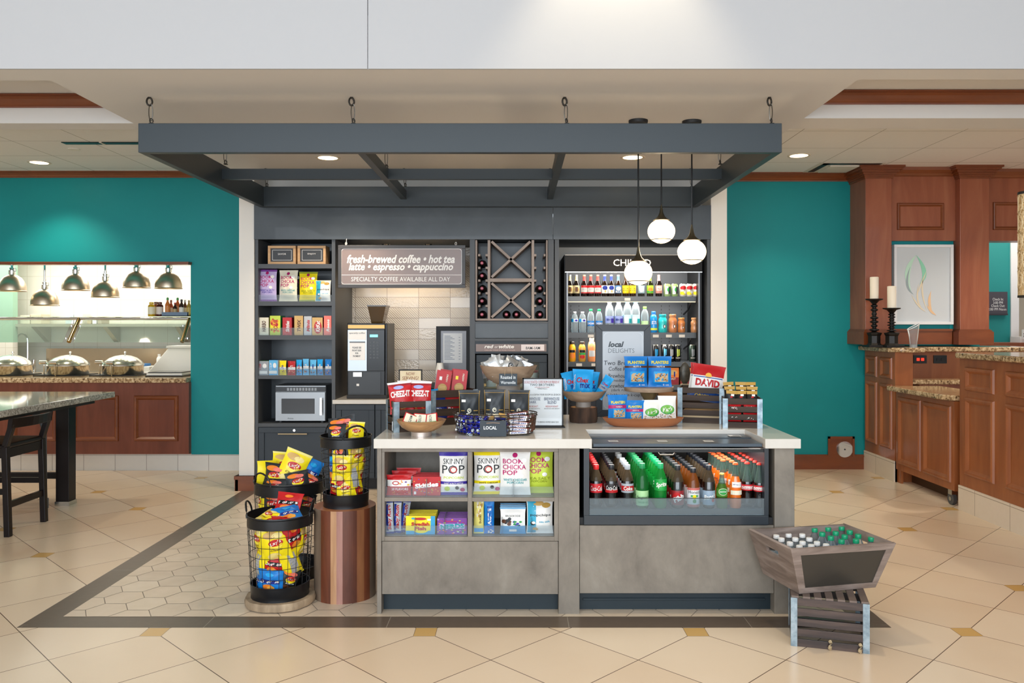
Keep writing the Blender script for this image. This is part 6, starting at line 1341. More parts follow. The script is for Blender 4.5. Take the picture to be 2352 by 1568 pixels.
for ci, (px, kd, y0, n) in enumerate(COLS):
    desc, mk = KINDS[kd]; x = fx(px, y0)
    for r in range(n):
        y = y0+r*.0715
        if y > 4.92: break
        if kd == 'diet' and r in (4,): continue
        xx = x
        side = ''
        if kd == 'ckgl': side = ', second file from right' if ci == 10 else ', rightmost file'
        lb = '%s, %s%s%s' % (desc.replace('clear glass', 'glass'), 'at the front' if r == 0 else (('second from front' if kd == 'ckgl' else 'second from the front') if r == 1 else ORD[r]+(' from front' if kd == 'ckgl' else ' from the front')), ' in the cooler' if not side else ' in cooler', side)
        lb = lb.replace(' and ', ' ').replace(', ', ', ') if len(lb.split()) > 16 else lb
        if kd not in bp: o = mk(); bp[kd] = o; o.location = (xx, y, DK_+.0003); o['label'] = lb
        else: o = dup(bp[kd], (xx, y, DK_+.0003), random.uniform(-14, 14), lb)
        # bottles deep in the file show no print: keep body and cap only
for r in range(5):
    y = 4.425+r*.0715; x = fx(1661, 4.42)
    dup(bp['fant'], (x, y, DK_+.0003), random.uniform(-20, 20), 'orange glass soda bottle in the file behind the short green bottle, %s from front' % ORD[r])

# ---------------- goods on the island shelves
y = IF+.045
def xat(px): return fx(px, y)
def zt_(py, base): return fz(py, y)-base
m = MB(); w_, h_ = .135, zt_(1092, S1)
for k in range(3):
    m = MB(); bag(m, w_, h_*(1 if k == 0 else 1.06+.04*k), .035, P['white'], [(.55, 1, P['red']), (-1, -.1, P['red'])], [('o', -.25, .2, .3, .2, P['red']), ('o', -.25, .2, .22, .12, P['white']), ('t', '20 FLAVORS', .1, -.38, .7, .11, P['white']), ('s', .5, .15, .4, .3, CANDY, 8, .09, 5), ('s', 0, -.72, .85, .2, CANDY+[P['white']], 24, .08, 4)] if k < 2 else [], 30+k)
    place(m, 'candy_bag', ('white and red jelly bean bag at the front of the upper left bay', 'red jelly bean bag second in its row in the upper left bay', 'red topped jelly bean bag at the back of its row, upper left bay')[k], 'candy bag', xat(915)+.018*k, y+.02+.06*k, S1+.0005, 0, -5)
w_, h_ = .148, zt_(1096, S1)
for k in range(4):
    m = MB(); carton(m, w_, .018, h_, P['red'], P['dred'], None, [('s', 0, 0, .9, .75, CANDY, 26, .07, 7), ('r', 0, .1, .72, .3, P['red']), ('t', 'Skittles', 0, .1, .84, .26, P['white'], dict(b=.05, rot=6, asp=1.5)), ('r', -.82, -.72, .08, .15, P['white']), ('s', 0, -.6, .5, .2, CANDY, 14, .07, 8)] if k == 0 else [])
    place(m, 'candy_box', 'flat red candy box in the upper left bay, '+('frontmost of its row', 'second in its row', 'third in its row', 'last in its row')[k], 'candy box', xat(979)+.003*k, y+.012+.04*k, S1+.0005, 0, -4, group='red candy boxes in the upper left bay')
m = MB(); d_skinny(m, .156, .236, P['purple'], 'SWEET & SALTY KETTLE', 31); place(m, 'popcorn_bag', 'white and purple popcorn bag in the upper left island bay', 'snack bag', xat(1040), y+.03, S1+.0005, 0, -2)
m = MB(); d_skinny(m, .156, .238, P['yellow'], 'WHITE CHEDDAR', 32); place(m, 'popcorn_bag', 'white and yellow popcorn bag in the upper right island bay', 'snack bag', xat(1120), y+.045, S1+.0005, 3, -2)
m = MB(); d_boom(m, .168, .238, P['white'], P['white'], 'WHITE CHEDDAR', P['teal'], 33); place(m, 'popcorn_bag', 'white popcorn bag with magenta lettering in the upper right island bay', 'snack bag', xat(1183), y+.028, S1+.0005, -2, -2)
m = MB(); d_boom(m, .162, .238, P['lime'], P['lime'], 'SEA SALT', P['olive'], 34); place(m, 'popcorn_bag', 'lime green popcorn bag at the right of the upper right island bay', 'snack bag', xat(1238), y+.075, S1+.0005, 0, -2)
for i, (px, c2) in enumerate(((895, 'red'), (910, 'red'), (924, 'dred'))):
    m = MB(); hh = .172; w1 = .042; bag(m, w1, hh, .028, P['silver'] if i < 2 else P['grey'], [(-1, -.82, P['navy']), (.82, 1, P['navy'])], [('r', -.6, 0, .3, .8, P['navy']), ('t', 'Baby Ruth', .15, 0, .75*4, .14, P[c2], dict(rot=90, asp=w1/hh, sh=.2, b=.03))], 40+i, nu=6)
    m2 = MB(); m2 = m; place(m2, 'candy_bar', 'silver and navy candy bar standing upright in the lower left bay, %s of three' % ('left', 'middle', 'right')[i], 'candy bar', xat(px), y+.025+.012*i, S2+.0005, 0, -3, (-3, 1, 6)[i], group='upright candy bars in the lower left bay')
w_, h_ = .155, zt_(1186, S2)
for k in range(5):
    m = MB(); carton(m, w_, .016, h_, P['yellow'], P['gold'], None, [('r', .85, 0, .15, .98, flat('#1a98c8', .35)), ('r', 0, -.8, .98, .2, flat('#1a98c8', .35)), ('o', .05, -.25, .62, .62, P['yellow']), ('o', .0, .68, .42, .14, P['red']), ('o', -.5, .72, .12, .1, flat('#1a98c8', .35)), ('t', 'Swedish', 0, .12, .62, .2, P['red'], dict(b=.05)), ('t', 'Fish', .0, -.36, .4, .2, P['red'], dict(b=.05)), ('r', .6, .6, .12, .1, P['white'])] if k == 0 else [])
    place(m, 'candy_box', 'yellow gummy candy box in the lower left bay, '+('frontmost of its row', 'second in its row', 'third in its row', 'fourth in its row', 'last in its row')[k], 'candy box', xat(965), y+.008+.035*k, S2+.0005, 0, -4, group='yellow candy boxes in the lower left bay')
w_, h_ = .158, zt_(1191, S2)
for k in range(5):
    m = MB(); carton(m, w_, .016, h_, P['violet'], P['violet'], P['lilac'], [('s', 0, 0, .95, .9, [P['lime'], P['magenta'], P['orange'], P['lilac'], P['green']], 46, .08, 9), ('r', 0, 0, .84, .3, P['lilac']), ('t', 'NERDS', .02, -.02, .8, .3, P['teal'], dict(b=.06, rot=4, asp=1.6)), ('t', 'Rainbow', -.05, .62, .4, .12, P['magenta'], dict(b=.04))] if k == 0 else [])
    place(m, 'candy_box', 'purple rainbow candy box in the lower left bay, '+('frontmost of its row', 'second in its row', 'third in its row', 'fourth in its row', 'last in its row')[k], 'candy box', xat(1038), y+.008+.035*k, S2+.0005, 0, -4, group='purple candy boxes in the lower left bay')
for i, (px, cc) in enumerate(((1099, 'tan'), (1123, 'navy'))):
    m = MB(); w1, hh = .056, .178; bag(m, w1, hh, .03, P['lyellow' if i == 0 else 'blue'], [(.85, 1, P['silver'])] if i == 0 else [], ([('s', 0, .4, .7, .5, [P['cream'], P['gold']], 16, .2, 2), ('t', 'Butter', .3, -.1, .9, .07, P['brown'], dict(rot=90, asp=w1/hh)), ('r', 0, -.8, .9, .12, P['sky'])] if i == 0 else [('r', .1, 0, .5, .6, P['navy']), ('r', .1, 0, .44, .55, P['blue']), ('t', 'ACT II', .1, 0, .5*3.1, .11, P['white'], dict(rot=90, asp=w1/hh, b=.05)), ('s', .2, -.85, .5, .1, [P['cream']], 6, .2, 3)]), 50+i, nu=6)
    place(m, 'popcorn_pack', ('yellow microwave popcorn pack standing at the left of the lower right bay', 'blue microwave popcorn pack beside the yellow one in the lower right bay')[i], 'snack bag', xat(px), y+.03, S2+.0005, 0, -3)
w_, h_ = .14, zt_(1168, S2)
for k in range(3):
    m = MB(); bag(m, w_, h_, .03, P['white'], [(-1, -.35, flat('#3f96c8', .35)), (.85, 1, flat('#3f96c8', .35))], [('t', 'BROOKSIDE', 0, .38, .6, .07, P['charcoal'], dict(b=0)), ('s', -.5, -.08, .35, .3, [P['charcoal'], P['brown']], 9, .17, 6), ('s', .45, -.1, .4, .25, [P['navy'], P['purple'], P['green']], 10, .14, 7), ('r', 0, -.72, .3, .09, P['white'])] if k == 0 else [], 52+k)
    place(m, 'chocolate_bag', 'white and blue chocolate fruit pouch in the lower right bay, '+('frontmost', 'second behind', 'last behind')[k], 'candy bag', xat(1178), y+.022+.05*k, S2+.0005, 0, -4, group='chocolate pouches in the lower right bay')
m = MB(); d_popchips(m, .145, .18, 55); place(m, 'chip_bag', 'white and blue chip bag at the right end of the lower right bay', 'snack bag', xat(1240), y+.03, S2+.0005, 0, -2)
for a, b, z, nm in ((884, 1073, S1, 'upper left'), (1085, 1272, S1, 'upper right'), (884, 1073, S2, 'lower left'), (1085, 1272, S2, 'lower right')):
    x0, x1 = fx(a, IF+.03), fx(b, IF+.03); m = MB(); m.box(x0, x1, IF+.03, IF+.033, z+.0005, z+.052, SHELFCLR)
    for f in ((.0, .36, .72) if z == S2 else (0, .5)): m.box(x0+(x1-x0)*f, x0+(x1-x0)*f+.002, IF+.033, IF+.2, z+.0005, z+.09, SHELFCLR)
    tag(m.build('acrylic_divider', loc=((x0+x1)/2, IF+.03, z)), 'clear acrylic divider tray in the %s island bay' % nm, 'divider tray')

# ================================================================ crates
CRW = noisy('crate wood dark', [(.3, '#2b1f18'), (.55, '#3d2f26'), (.8, '#564336')], 5, (.6, .6, 6), rough=.6, detail=6, spec=.3)
CRB = noisy('crate wood stained', [(.3, '#1f1716'), (.5, '#3a2c28'), (.75, '#5c4a42')], 4, (.7, .7, 7), rough=.4, detail=6, coat=.1)
GALV = noisy('galvanised metal', [(.35, '#71838e'), (.55, '#93a4ae'), (.75, '#acb9c1')], 28, rough=.42, metal=.5)
def crate(nm, lab, x, y, z, w_, d, h, rz, n=4, gap=.012, post=.028, mat=CRW, top=False, t_=.007, rx=0, rope=False):
    t = thing(nm, lab, 'crate', (x, y, z), rz)
    sh = (h-gap*(n-1))/n
    def B(name, *bx, mt=mat):
        m = MB()
        for b in bx: m.box(*b, mt)
        return m.build(name, t, local=True, bev=.001)
    for k in range(n):
        z0 = k*(sh+gap)
        B('slat', (-w_/2, w_/2, -d/2, -d/2+t_, z0, z0+sh)); B('slat', (-w_/2, w_/2, d/2-t_, d/2, z0, z0+sh))
        B('slat', (-w_/2, -w_/2+t_, -d/2+t_, d/2-t_, z0, z0+sh)); B('slat', (w_/2-t_, w_/2, -d/2+t_, d/2-t_, z0, z0+sh))
    for sx in (-1, 1):
        for sy in (-1, 1):
            m = MB(); ex, ey = sx*w_/2, sy*d/2
            m.box(ex-(post if sx > 0 else 0), ex+(post if sx < 0 else 0), ey-(.0 if sy > 0 else .003), ey+(.003 if sy > 0 else 0), -.0, h, GALV)
            m.box(ex-(.0 if sx > 0 else .003), ex+(.003 if sx > 0 else 0), ey-(post if sy > 0 else .003), ey+(post if sy < 0 else .003), -.0, h, GALV)
            m.build('metal_corner', t, local=True)
    if not top: B('crate_floor', (-w_/2+t_, w_/2-t_, -d/2+t_, d/2-t_, 0, .008))
    else:
        ns = 7; sw = (w_)/(ns+ (ns-1)*.55)
        for k in range(ns): x0 = -w_/2+k*sw*1.55; B('bottom_slat', (x0, x0+sw, -d/2, d/2, h, h+.009), mt=flat('#6e5f57', .6))
    return t
KT0 = KZ+.0003
cA = crate('snack_crate', 'small dark slatted crate with galvanised corners at the left end of the counter, holding red cracker bags', -.62, 4.585, KT0, .205, .19, .168, 22)
cB = crate('snack_crate', 'dark slatted crate holding red cracker boxes, behind the bowl of mint tins', -.42, 4.91, KT0, .29, .2, .205, 26, post=.026)
cC = crate('snack_crate', 'larger dark slatted crate behind the oval tray, holding the seed bags', 1.13, 4.99, KT0, .27, .21, .212, -17, n=5, post=.026)
cD = crate('snack_crate', 'dark slatted crate at the right end of the counter, filled with jerky packs', 1.305, 4.752, KT0, .215, .19, .168, -11, post=.026)
for o, w2 in ((cA, 'small dark slatted crate at the left end of the counter holding red cracker bags'), ): o['label'] = w2
def at(root, lx, ly, lz): return root.location+Euler((0, 0, root.rotation_euler.z)).to_matrix() @ Vector((lx, ly, lz))
def inbox(mb, nm, lab, cat, root, lx, ly, lz, rz=0, rx=0, ry=0, group=None):
    p = at(root, lx, ly, lz); return place(mb, nm, lab, cat, p.x, p.y, p.z, math.degrees(root.rotation_euler.z)+rz, rx, ry, group)
# cheez crackers
for i, (lx, ly, rz, rx, ry, s) in enumerate(((-.045, -.045, -14, -10, -6, 61), (.048, -.055, -20, -9, 1, 62), (.0, .005, -8, -8, 3, 63), (.055, .04, -20, -6, 5, 64))):
    m = MB(); d_cheez(m, .135, .175, s, .035)
    inbox(m, 'cracker_bag', 'red cheese cracker bag in the left crate, '+('front left', 'front right', 'second row left', 'at the back right')[i], 'snack bag', cA, lx, ly, .10, rz, rx, ry, 'red cracker bags in the left crate')
for i in range(3):
    m = MB(); carton(m, .09, .03, .05, P['white'], P['silver'], None, [('t', 'mints', 0, 0, .7, .3, P['navy'])]); inbox(m, 'small_carton', 'small white carton at the bottom of the left crate, '+('left', 'middle', 'right')[i], 'carton', cA, -.055+.055*i, -.06+.045*i, .0085, 40*(i == 0))
# cracker boxes
for i, (lx, ly, rz, ry) in enumerate(((-.075, -.045, -16, 9), (.035, -.05, -22, 6), (-.02, .04, -18, 9), (.07, .045, -20, 5))):
    m = MB(); carton(m, .088, .035, .21, P['red'], P['red'] if i else flat('#c8d4e8', .4), None, [('o', 0, -.0, .66, .27, P['brown']), ('o', 0, .01, .62, .255, P['gold']), ('r', 0, .02, .35, .02, P['tan']), ('r', 0, .1, .4, .02, P['tan']), ('r', -.4, .55, .18, .1, P['white'] if i % 2 == 0 else P['yellow']), ('o', .1, -.5, .6, .22, P['navy']), ('t', 'RITZ', 0, -.48, .6, .12, P['white'], dict(b=.05, rot=12, asp=.42)), ('t', 'FRESH', .45, .6, .5, .05, P['cream'], dict(rot=-90, asp=.42))])
    inbox(m, 'cracker_box', 'tall red round cracker box in the crate behind the mint bowl, '+('front left', 'front right', 'back left', 'back right')[i], 'cracker box', cB, lx, ly, .11, rz, -4, ry, 'red cracker boxes in the crate')
m = MB(); bag(m, .09, .12, .04, P['sky'], [], [('t', 'Oreo', 0, 0, .7, .2, P['white'], dict(b=.04))], 66); inbox(m, 'cookie_pack', 'blue cookie pack at the left corner of the crate with red cracker boxes', 'snack bag', cB, -.115, -.05, .09, -30, 0, -8)
for i in range(3):
    m = MB(); bag(m, .09, .15, .03, P['navy'] if i == 0 else P['red'], [], [('t', 'Ritz', 0, 0, .7, .2, P['white'])], 67+i); inbox(m, 'cracker_pack', ('navy cracker pack lying low in the crate behind the mint bowl', 'red cracker pack lying low in the middle of the rear left crate', 'red cracker pack lying low at the right of the rear left crate')[i], 'snack bag', cB, -.08+.075*i, -.075, .012, 0, 0, 0)
# david seeds
for i, (lx, ly, ry) in enumerate(((.02, -.045, 8), (-.0, .01, 8))):
    m = MB(); d_david(m, .20, .225, 71+i, .045); inbox(m, 'seed_bag', 'red white and blue sunflower seed bag in the larger right crate, '+('in front', 'behind')[i], 'snack bag', cC, lx, ly, .125, 8, -8, ry, 'sunflower seed bags')
m = MB(); bag(m, .2, .1, .05, FOIL, [], [], 74); inbox(m, 'foil_pack', 'crumpled silver foil pack lying under the sunflower seed bags', 'snack bag', cC, 0.03, 0, .01, 0, -80)
m = MB(); m.box(-.11, .11, -.08, .08, .009, .07, flat('#d8b88c', .6)); inbox(m, 'cardboard_tray', 'tan cardboard tray inside the larger right crate', 'tray', cC, 0, 0, .0)
# jerky packs
for i in range(9):
    r_, c_ = divmod(i, 3)
    m = MB(); bag(m, .062, .10, .02, P['black'], [(.7, 1, P['gold'])], [('r', .2, .45, .32, .12, P['white']), ('t', 'JERKY', 0, -.1, .6, .12, P['white']), ('o', 0, .22, .3, .1, P['red']), ('r', 0, -.6, .8, .12, P['red'])], 80+i, nu=6, nv=10)
    inbox(m, 'jerky_pack', 'black and gold jerky pack in the right end crate, %s row, %s' % (('front', 'middle', 'back')[r_], ('left', 'centre', 'right')[c_]), 'snack pack', cD, -.062+.06*c_, -.06+.045*r_, .112+.022*r_, random.uniform(-6, 6), -14, random.uniform(-4, 4), 'jerky packs in the right crate')
for i in range(4):
    m = MB(); bag(m, .08, .05, .03, P['red'], [], [('t', 'jerky', 0, 0, .6, .4, P['white'])], 90+i, nu=6, nv=6); inbox(m, 'jerky_pack', 'red jerky pack low in the right end crate, '+('lower left', 'lower right', 'upper left', 'upper right')[i], 'snack pack', cD, -.045+.09*(i % 2), -.075, .035+.055*(i//2), 0, 0)

x, y = fx(1573, 5.2), 5.2
t = thing('leaf_ornament', 'dark leaf shaped ornament on a pale stand behind the larger right crate', 'ornament', (x, y, KT0))
m = MB(); m.lathe([(.028, 0), (.03, .21), (.02, .215)], flat('#b8a890', .5), (0, 0, 0), 20); m.build('stand', t, local=True)
m = MB(); m.lathe([(.014, .2155), (.03, .24), (.036, .28), (.03, .32), (.014, .345), (.001, .352)], noisy('mottled bronze', [(.3, '#2c2a26'), (.7, '#5f5a50')], 25, rough=.4, metal=.4), (0, 0, 0), 20, sy=.5); m.build('leaf', t, local=True)
# ================================================================ bowls, stands, tray
WOODL = noisy('mango wood', [(.3, '#8a6442'), (.5, '#a88056'), (.75, '#c29a6c')], 5, (1, 1, 4), rough=.45, detail=5, distort=1.5, coat=.2)
WOODG = noisy('pale bowl wood', [(.3, '#8d7560'), (.5, '#a48a72'), (.75, '#baa189')], 5, (1, 1, 4), rough=.5, detail=5, distort=1.2)
ALM = flat('#c8b8ae', .3, .6)
def bowl(nm, lab, x, y, z, r, h, foot, fh, mat, wall=.008, cat='bowl', footmat=None):
    t = thing(nm, lab, cat, (x, y, z))
    m = MB(); pr = [(foot*.9, 0), (r*.55, h*.12), (r*.8, h*.4), (r*.95, h*.8), (r, h), (r-wall, h), (r*.9-wall, h*.75), (r*.72, h*.4), (r*.45, h*.2), (.001, h*.16)]
    m.lathe(pr, mat, (0, 0, fh), 40); m.build('bowl_body', t, local=True)
    m = MB(); m.lathe([(foot, 0), (foot, fh+.004)], footmat or ALM, (0, 0, 0), 32); m.build('bowl_foot', t, local=True)
    return t
b1 = bowl('wooden_bowl', 'round mango wood bowl with a pale metal foot at the counter front, holding mint tins', fx(968, 4.35), 4.35, KT0, .132, .066, .055, .02, WOODL)
bx, by = b1.location.x, b1.location.y
for i, (dx, dy, rz, rx, ry, s_) in enumerate(((-.062, -.005, 8, 58, 22, 'MINTS'), (-.008, .01, 0, 62, 4, 'ALTOIDS'), (.052, .01, -6, 60, -10, 'ALTOIDS'))):
    m = MB(); m.box(-.036, .036, -.03, .03, 0, .018, P['red']); m.box(-.031, .031, -.025, .025, .018, .0186, P['cream']); 
    vs, fs = text_mesh(s_, 0, .01); m.add([(b*.007, -a*.02, .0193) for a, b in vs], fs, P['charcoal'])
    o = m.build('mint_tin', local=True, bev=.006); o.location = (bx+dx, by+dy, KT0+.082); o.rotation_euler = (R(rx), R(ry), R(rz)); tag(o, 'red and white mint tin in the wooden bowl, '+('left, tilted', 'middle', 'right')[i], 'mint tin', 'mint tins in the bowl')
for i, (dx, dy, rz) in enumerate(((-.03, -.075, 20), (.005, -.085, -8), (.04, -.075, 12), (.065, -.05, 50))):
    m = MB(); m.T = TR(0, 0, 0, 0, 0, 90); m.lathe([(.011, -.03), (.012, -.028), (.012, .028), (.011, .03)], P['green'] if i != 1 else P['teal'], seg=14); m.T = I4; m.box(-.012, .012, -.0125, -.009, -.006, .006, P['white'])
    place(m, 'mint_roll', 'green foil roll of mints at the bowl front, '+('far left', 'left of centre', 'right of centre', 'far right')[i], 'mint roll', bx+dx, by+dy, KT0+.070, rz, group='green mint rolls')
# log with bowl of chex bags
x, y = fx(1340, 4.96), 4.96; BARK = noisy('bark', [(.3, '#2a1c14'), (.6, '#4a3426'), (.8, '#5f4634')], 22, (1, 1, .25), rough=.9, bump=1.0)
t = thing('log_riser', 'dark bark covered log slice used as a riser under the wide wooden bowl', 'log', (x, y, KT0))
m = MB(); m.lathe([(.083, 0), (.085, .02), (.083, .09)], BARK, (0, 0, 0), 36, fn=lambda a, z: 1+.03*sin(a*9)+.02*sin(a*23+z*40)); m.build('bark', t, local=True)
m = MB(); m.lathe([(.001, .0905), (.078, .0905)], WOODL, (0, 0, 0), 30, cap=False); m.build('cut_face', t, local=True)
b2 = bowl('wooden_bowl', 'wide pale wooden bowl raised on a bark log, holding blue snack mix bags', x, y, KT0+.0915, .139, .07, .046, .03, WOODG, footmat=flat('#8f857c', .5))
bz = KT0+.0915
for i, (dx, dy, rz, rx, ry, wd, hh) in enumerate(((-.075, .0, 35, -4, -8, .1, .16), (-.01, -.03, -6, -6, 2, .13, .175), (.085, -.01, -12, -4, 30, .06, .15), (.03, .045, 5, 0, 6, .12, .16))):
    m = MB(); d_chex(m, wd, hh, 100+i, .045) if i != 2 else bag(m, wd, hh, .03, P['sky'], [(-.2, .1, P['grey'])], [('t', 'Chex', 0, .3, .7, .1, P['red'], dict(b=.03)), ('t', 'mix', 0, 0, .5, .08, P['navy'])], 102, nu=8)
    place(m, 'snack_mix_bag', 'bright blue snack mix bag in the bowl on the log, '+('turned sideways at the left', 'facing forward in front', 'small one leaning right', 'behind the others')[i], 'snack bag', x+dx, y+dy, bz+.055, rz, rx, ry, 'blue snack mix bags')
# cake stand
x, y = fx(1490, 5.02), 5.02; zt = fz(886, 5.02)-.004
t = thing('cake_stand', 'round wooden pedestal stand with a turned metal stem, carrying two blue nut pouches', 'pedestal stand', (x, y, KT0)); H = zt-KT0
m = MB(); m.lathe([(.148, H-.026), (.151, H-.02), (.151, H-.003), (.148, H), (.001, H)], WOODG, seg=44); m.build('stand_plate', t, local=True)
m = MB(); m.lathe([(.075, 0), (.072, .01), (.045, .03), (.026, .06), (.022, .09), (.03, .13), (.05, .16), (.058, H-.026)], flat('#8d7a58', .35, .5), seg=32); m.build('stand_stem', t, local=True)
for i, (px, rz) in enumerate(((1461, 4), (1516, -3))):
    m = MB(); d_planters(m, .148, .188, 'mix', 110+i, .05); place(m, 'nut_pouch', 'large blue nut and chocolate pouch on the pedestal stand, %s one' % ('left', 'right')[i], 'snack bag', fx(px, 4.98), 4.985+.0*i, zt+.0005, rz, -3, group='large nut pouches on the stand')
# oval tray
x, y = fx(1477, 4.75), 4.75
t = MB(); COPW = noisy('copper brown wood', [(.3, '#8a5030'), (.7, '#a5663f')], 4, (.6, 2, 3), rough=.35, coat=.3)
t.lathe([(.72, 0), (.82, .008), (.94, .03), (1, .05), (.985, .052), (.92, .034), (.8, .014), (.001, .012)], COPW, (0, 0, 0), 48, sx=.238, sy=.085)
o = t.build('wooden_tray', local=True); o.location = (x, y, KT0); tag(o, 'long oval reddish brown wooden tray at the edge of the counter, holding four snack pouches', 'tray')
for i, (px, wd, hh, rz, kind) in enumerate(((1414, .122, .158, 8, 'p'), (1457, .112, .134, -2, 'p'), (1499, .112, .136, 3, 'k'), (1538, .108, .152, -4, 'k'))):
    m = MB(); (d_planters(m, wd, hh, 'nut', 120+i, .04) if kind == 'p' else d_kars(m, wd, hh, 120+i, .035))
    place(m, 'nut_pouch' if kind == 'p' else 'trail_mix_bag', ('blue and pink peanut pouch at the left end of the oval tray', 'blue and pink peanut pouch second from left on the oval tray', 'white bag with green oval logo, second from right on the oval tray', 'white bag with green oval logo at the right end of the oval tray')[i], 'snack bag', fx(px, 4.75)+(1477-px)*.00022, 4.755, KT0+(.024 if i in (0, 3) else .016), rz, -4)
m = MB(); xx = fx(1533, 5.1); OR_ = flat('#c98a4a', .5)
for b in ((-.075, .075, -.05, .05, 0, .008), (-.075, -.068, -.05, .05, .008, .16), (.068, .075, -.05, .05, .008, .16), (-.075, .075, .043, .05, .008, .16), (-.075, .075, -.05, -.043, .12, .16), (-.075, .075, -.05, -.043, .05, .09)): m.box(*b, OR_)
o = m.build('wooden_box', local=True); o.location = (xx+.03, 5.17, KT0); o.rotation_euler = (0, 0, R(-14)); tag(o, 'small orange wood box behind the white trail mix bags', 'box')
# easel sign
y = 5.24; x0, x1, z0, z1 = fx(1368, y), fx(1494, y), KT0, fz(745, y)
t = thing('easel_sign', 'tall black framed local delights sign with handwriting, standing at the back of the island', 'sign', ((x0+x1)/2, y, z0))
m = MB(); f_ = .043
FB_ = flat('#2f343b', .45)
for b in ([(x0, z0), (x1, z0), (x1-f_, z0+f_), (x0+f_, z0+f_)], [(x1, z0), (x1, z1), (x1-f_, z1-f_), (x1-f_, z0+f_)], [(x1, z1), (x0, z1), (x0+f_, z1-f_), (x1-f_, z1-f_)], [(x0, z1), (x0, z0), (x0+f_, z0+f_), (x0+f_, z1-f_)]): m.prism(b, y-.012, y+.02, FB_, 'y')
m.build('frame', t, bev=.0015)
LG = flat('#b9bec4', .3); INK = flat('#2a2c30', .6)
m = MB(); m.box(x0+f_, x1-f_, y-.002, y+.01, z0+f_, z1-f_, LG); outline(m, x0+f_+.008, x1-f_-.008, z0+f_+.008, z1-f_-.008, .03, .0025, y-.003, flat('#d8dce0', .4))
def tt(s_, pxa, pxb, pya, pyb, mat=INK, **k): m.text(s_, fx((pxa+pxb)/2, y), fz((pya+pyb)/2, y), (pxb-pxa)/FP*y, (pyb-pya)/FP*y, mat, y=y-.003, **k)
tt('local', 1397, 1433, 784, 797, flat('#3f474e', .5), shear=.25, bold=.04); tt('DELIGHTS', 1397, 1457, 800, 810, flat('#6a7076', .5), bold=-.005)
tt('Two Brothers', 1387, 1470, 828, 838, shear=.1); tt('Coffee Roasters', 1398, 1470, 842, 851, shear=.1); tt('Brewhouse Blend', 1397, 1472, 858, 867, shear=.1); tt('(medium roast)', 1404, 1466, 870, 878, shear=.1)
tt('Brewhouse Dark', 1397, 1470, 881, 890, shear=.1); tt('(dark roast)', 1404, 1450, 892, 900, shear=.1); tt('in lobby or in k-cups', 1392, 1474, 903, 912, shear=.1)
m.build('sign_face', t)
m = MB(); m.box((x0+x1)/2-.1, (x0+x1)/2+.1, y+.02, y+.08, z0, z0+.02, BLACKM); m.build('sign_foot', t)
# acrylic framed flyer
y = 4.69; x0, x1 = fx(1200, y), fx(1294, y); z0, z1 = KT0, fz(868, y)
t = thing('framed_flyer', 'black edged framed flyer about locally roasted coffee, behind the wire basket', 'sign', ((x0+x1)/2, y, z0), rz=0)
m = MB()
for b in ((x0, x1, z0, z0+.012), (x0, x1, z1-.006, z1), (x0, x0+.008, z0, z1), (x1-.008, x1, z0, z1)): m.box(b[0], b[1], y-.006, y+.01, b[2], b[3], BLACKM)
m.box(x0-.004, x1+.008, y-.03, y+.05, z0, z0+.006, BLACKM); m.build('frame', t)
m = MB(); m.box(x0+.008, x1-.008, y, y+.006, z0+.012, z1-.006, flat('#d2d8dc', .12, coat=.6)); RD, DB = flat('#b0484a', .5), flat('#2f3e62', .5)
tt('LOCALLY ROASTED COFFEE FROM OUR FRIENDS AT', 1204, 1285, 874, 880, RD); m.v[-1]
for a in (('TWO BROTHERS', 1217, 1273, 881, 886, INK), ('COFFEE ROASTERS', 1228, 1262, 888, 890, RD), ('WARRENVILLE, IL', 1234, 1257, 891, 894, INK), ('ENJOY A K-CUP IN YOUR ROOM! $1.50 EACH', 1204, 1287, 904, 909, INK), ('BREWHOUSE', 1206, 1241, 912, 919, DB), ('DARK', 1214, 1232, 920, 926, DB), ('BREWHOUSE', 1250, 1285, 912, 919, DB), ('BLEND', 1258, 1278, 920, 927, DB), ('DARK ROAST', 1208, 1236, 931, 935, RD), ('MEDIUM ROAST', 1253, 1282, 931, 935, RD), ('STRONG AND SMOOTH', 1206, 1240, 937, 939, INK), ('BALANCED AND BRIGHT', 1250, 1285, 937, 939, INK), ("DON'T FORGET TO BRING HOME A BAG! $10", 1206, 1283, 967, 971, INK)): tt(*a)
m.build('flyer_sheet', t)
# tall bowl with silver packets
x, y = fx(1168, 4.86), 4.86
t = bowl('footed_bowl', 'large wooden footed bowl of silver coffee packets towering behind the coffee bags', x, y, KT0, .172, .115, .07, .235, WOODG, footmat=flat('#a09890', .5))
zb2 = KT0+.235
for i in range(16):
    a = i*2.4; rr = .035+.1*((i*37) % 10)/10; px_h = .125+.02*(i % 3)-.15*rr
    m = MB(); bag(m, .085, .10, .022, FOIL, [], [('o', 0, -.05, .4, .33, P['charcoal']), ('o', .04, -.05, .26, .22, P['silver']), ('o', .08, 0, .12, .1, P['charcoal'])] if i % 3 == 0 else [], 140+i, back=FOIL, nu=8, nv=8)
    place(m, 'coffee_packet', 'crinkled silver coffee packet piled in the tall footed bowl', 'coffee packet', x+rr*cos(a), y+rr*sin(a)*.8-.02, zb2+.045+(.03 if i % 2 else 0), (i*47) % 60-30, -30+(i*31) % 50, (i*53) % 90-45, group='silver coffee packets in the footed bowl')
m = MB(); m.box(x-.052, x+.052, y-.182, y-.176, fz(886, 4.68)-.0, fz(858, 4.68), flat('#22303a', .5)); WW = flat('#e6eaec', .6)
yy = 4.68
m.text('Roasted in', x, fz(866, yy), .086, .02, WW, y=y-.1835, bold=.01); m.text('Warrenville', x, fz(878, yy), .086, .018, WW, y=y-.1835, bold=.01)
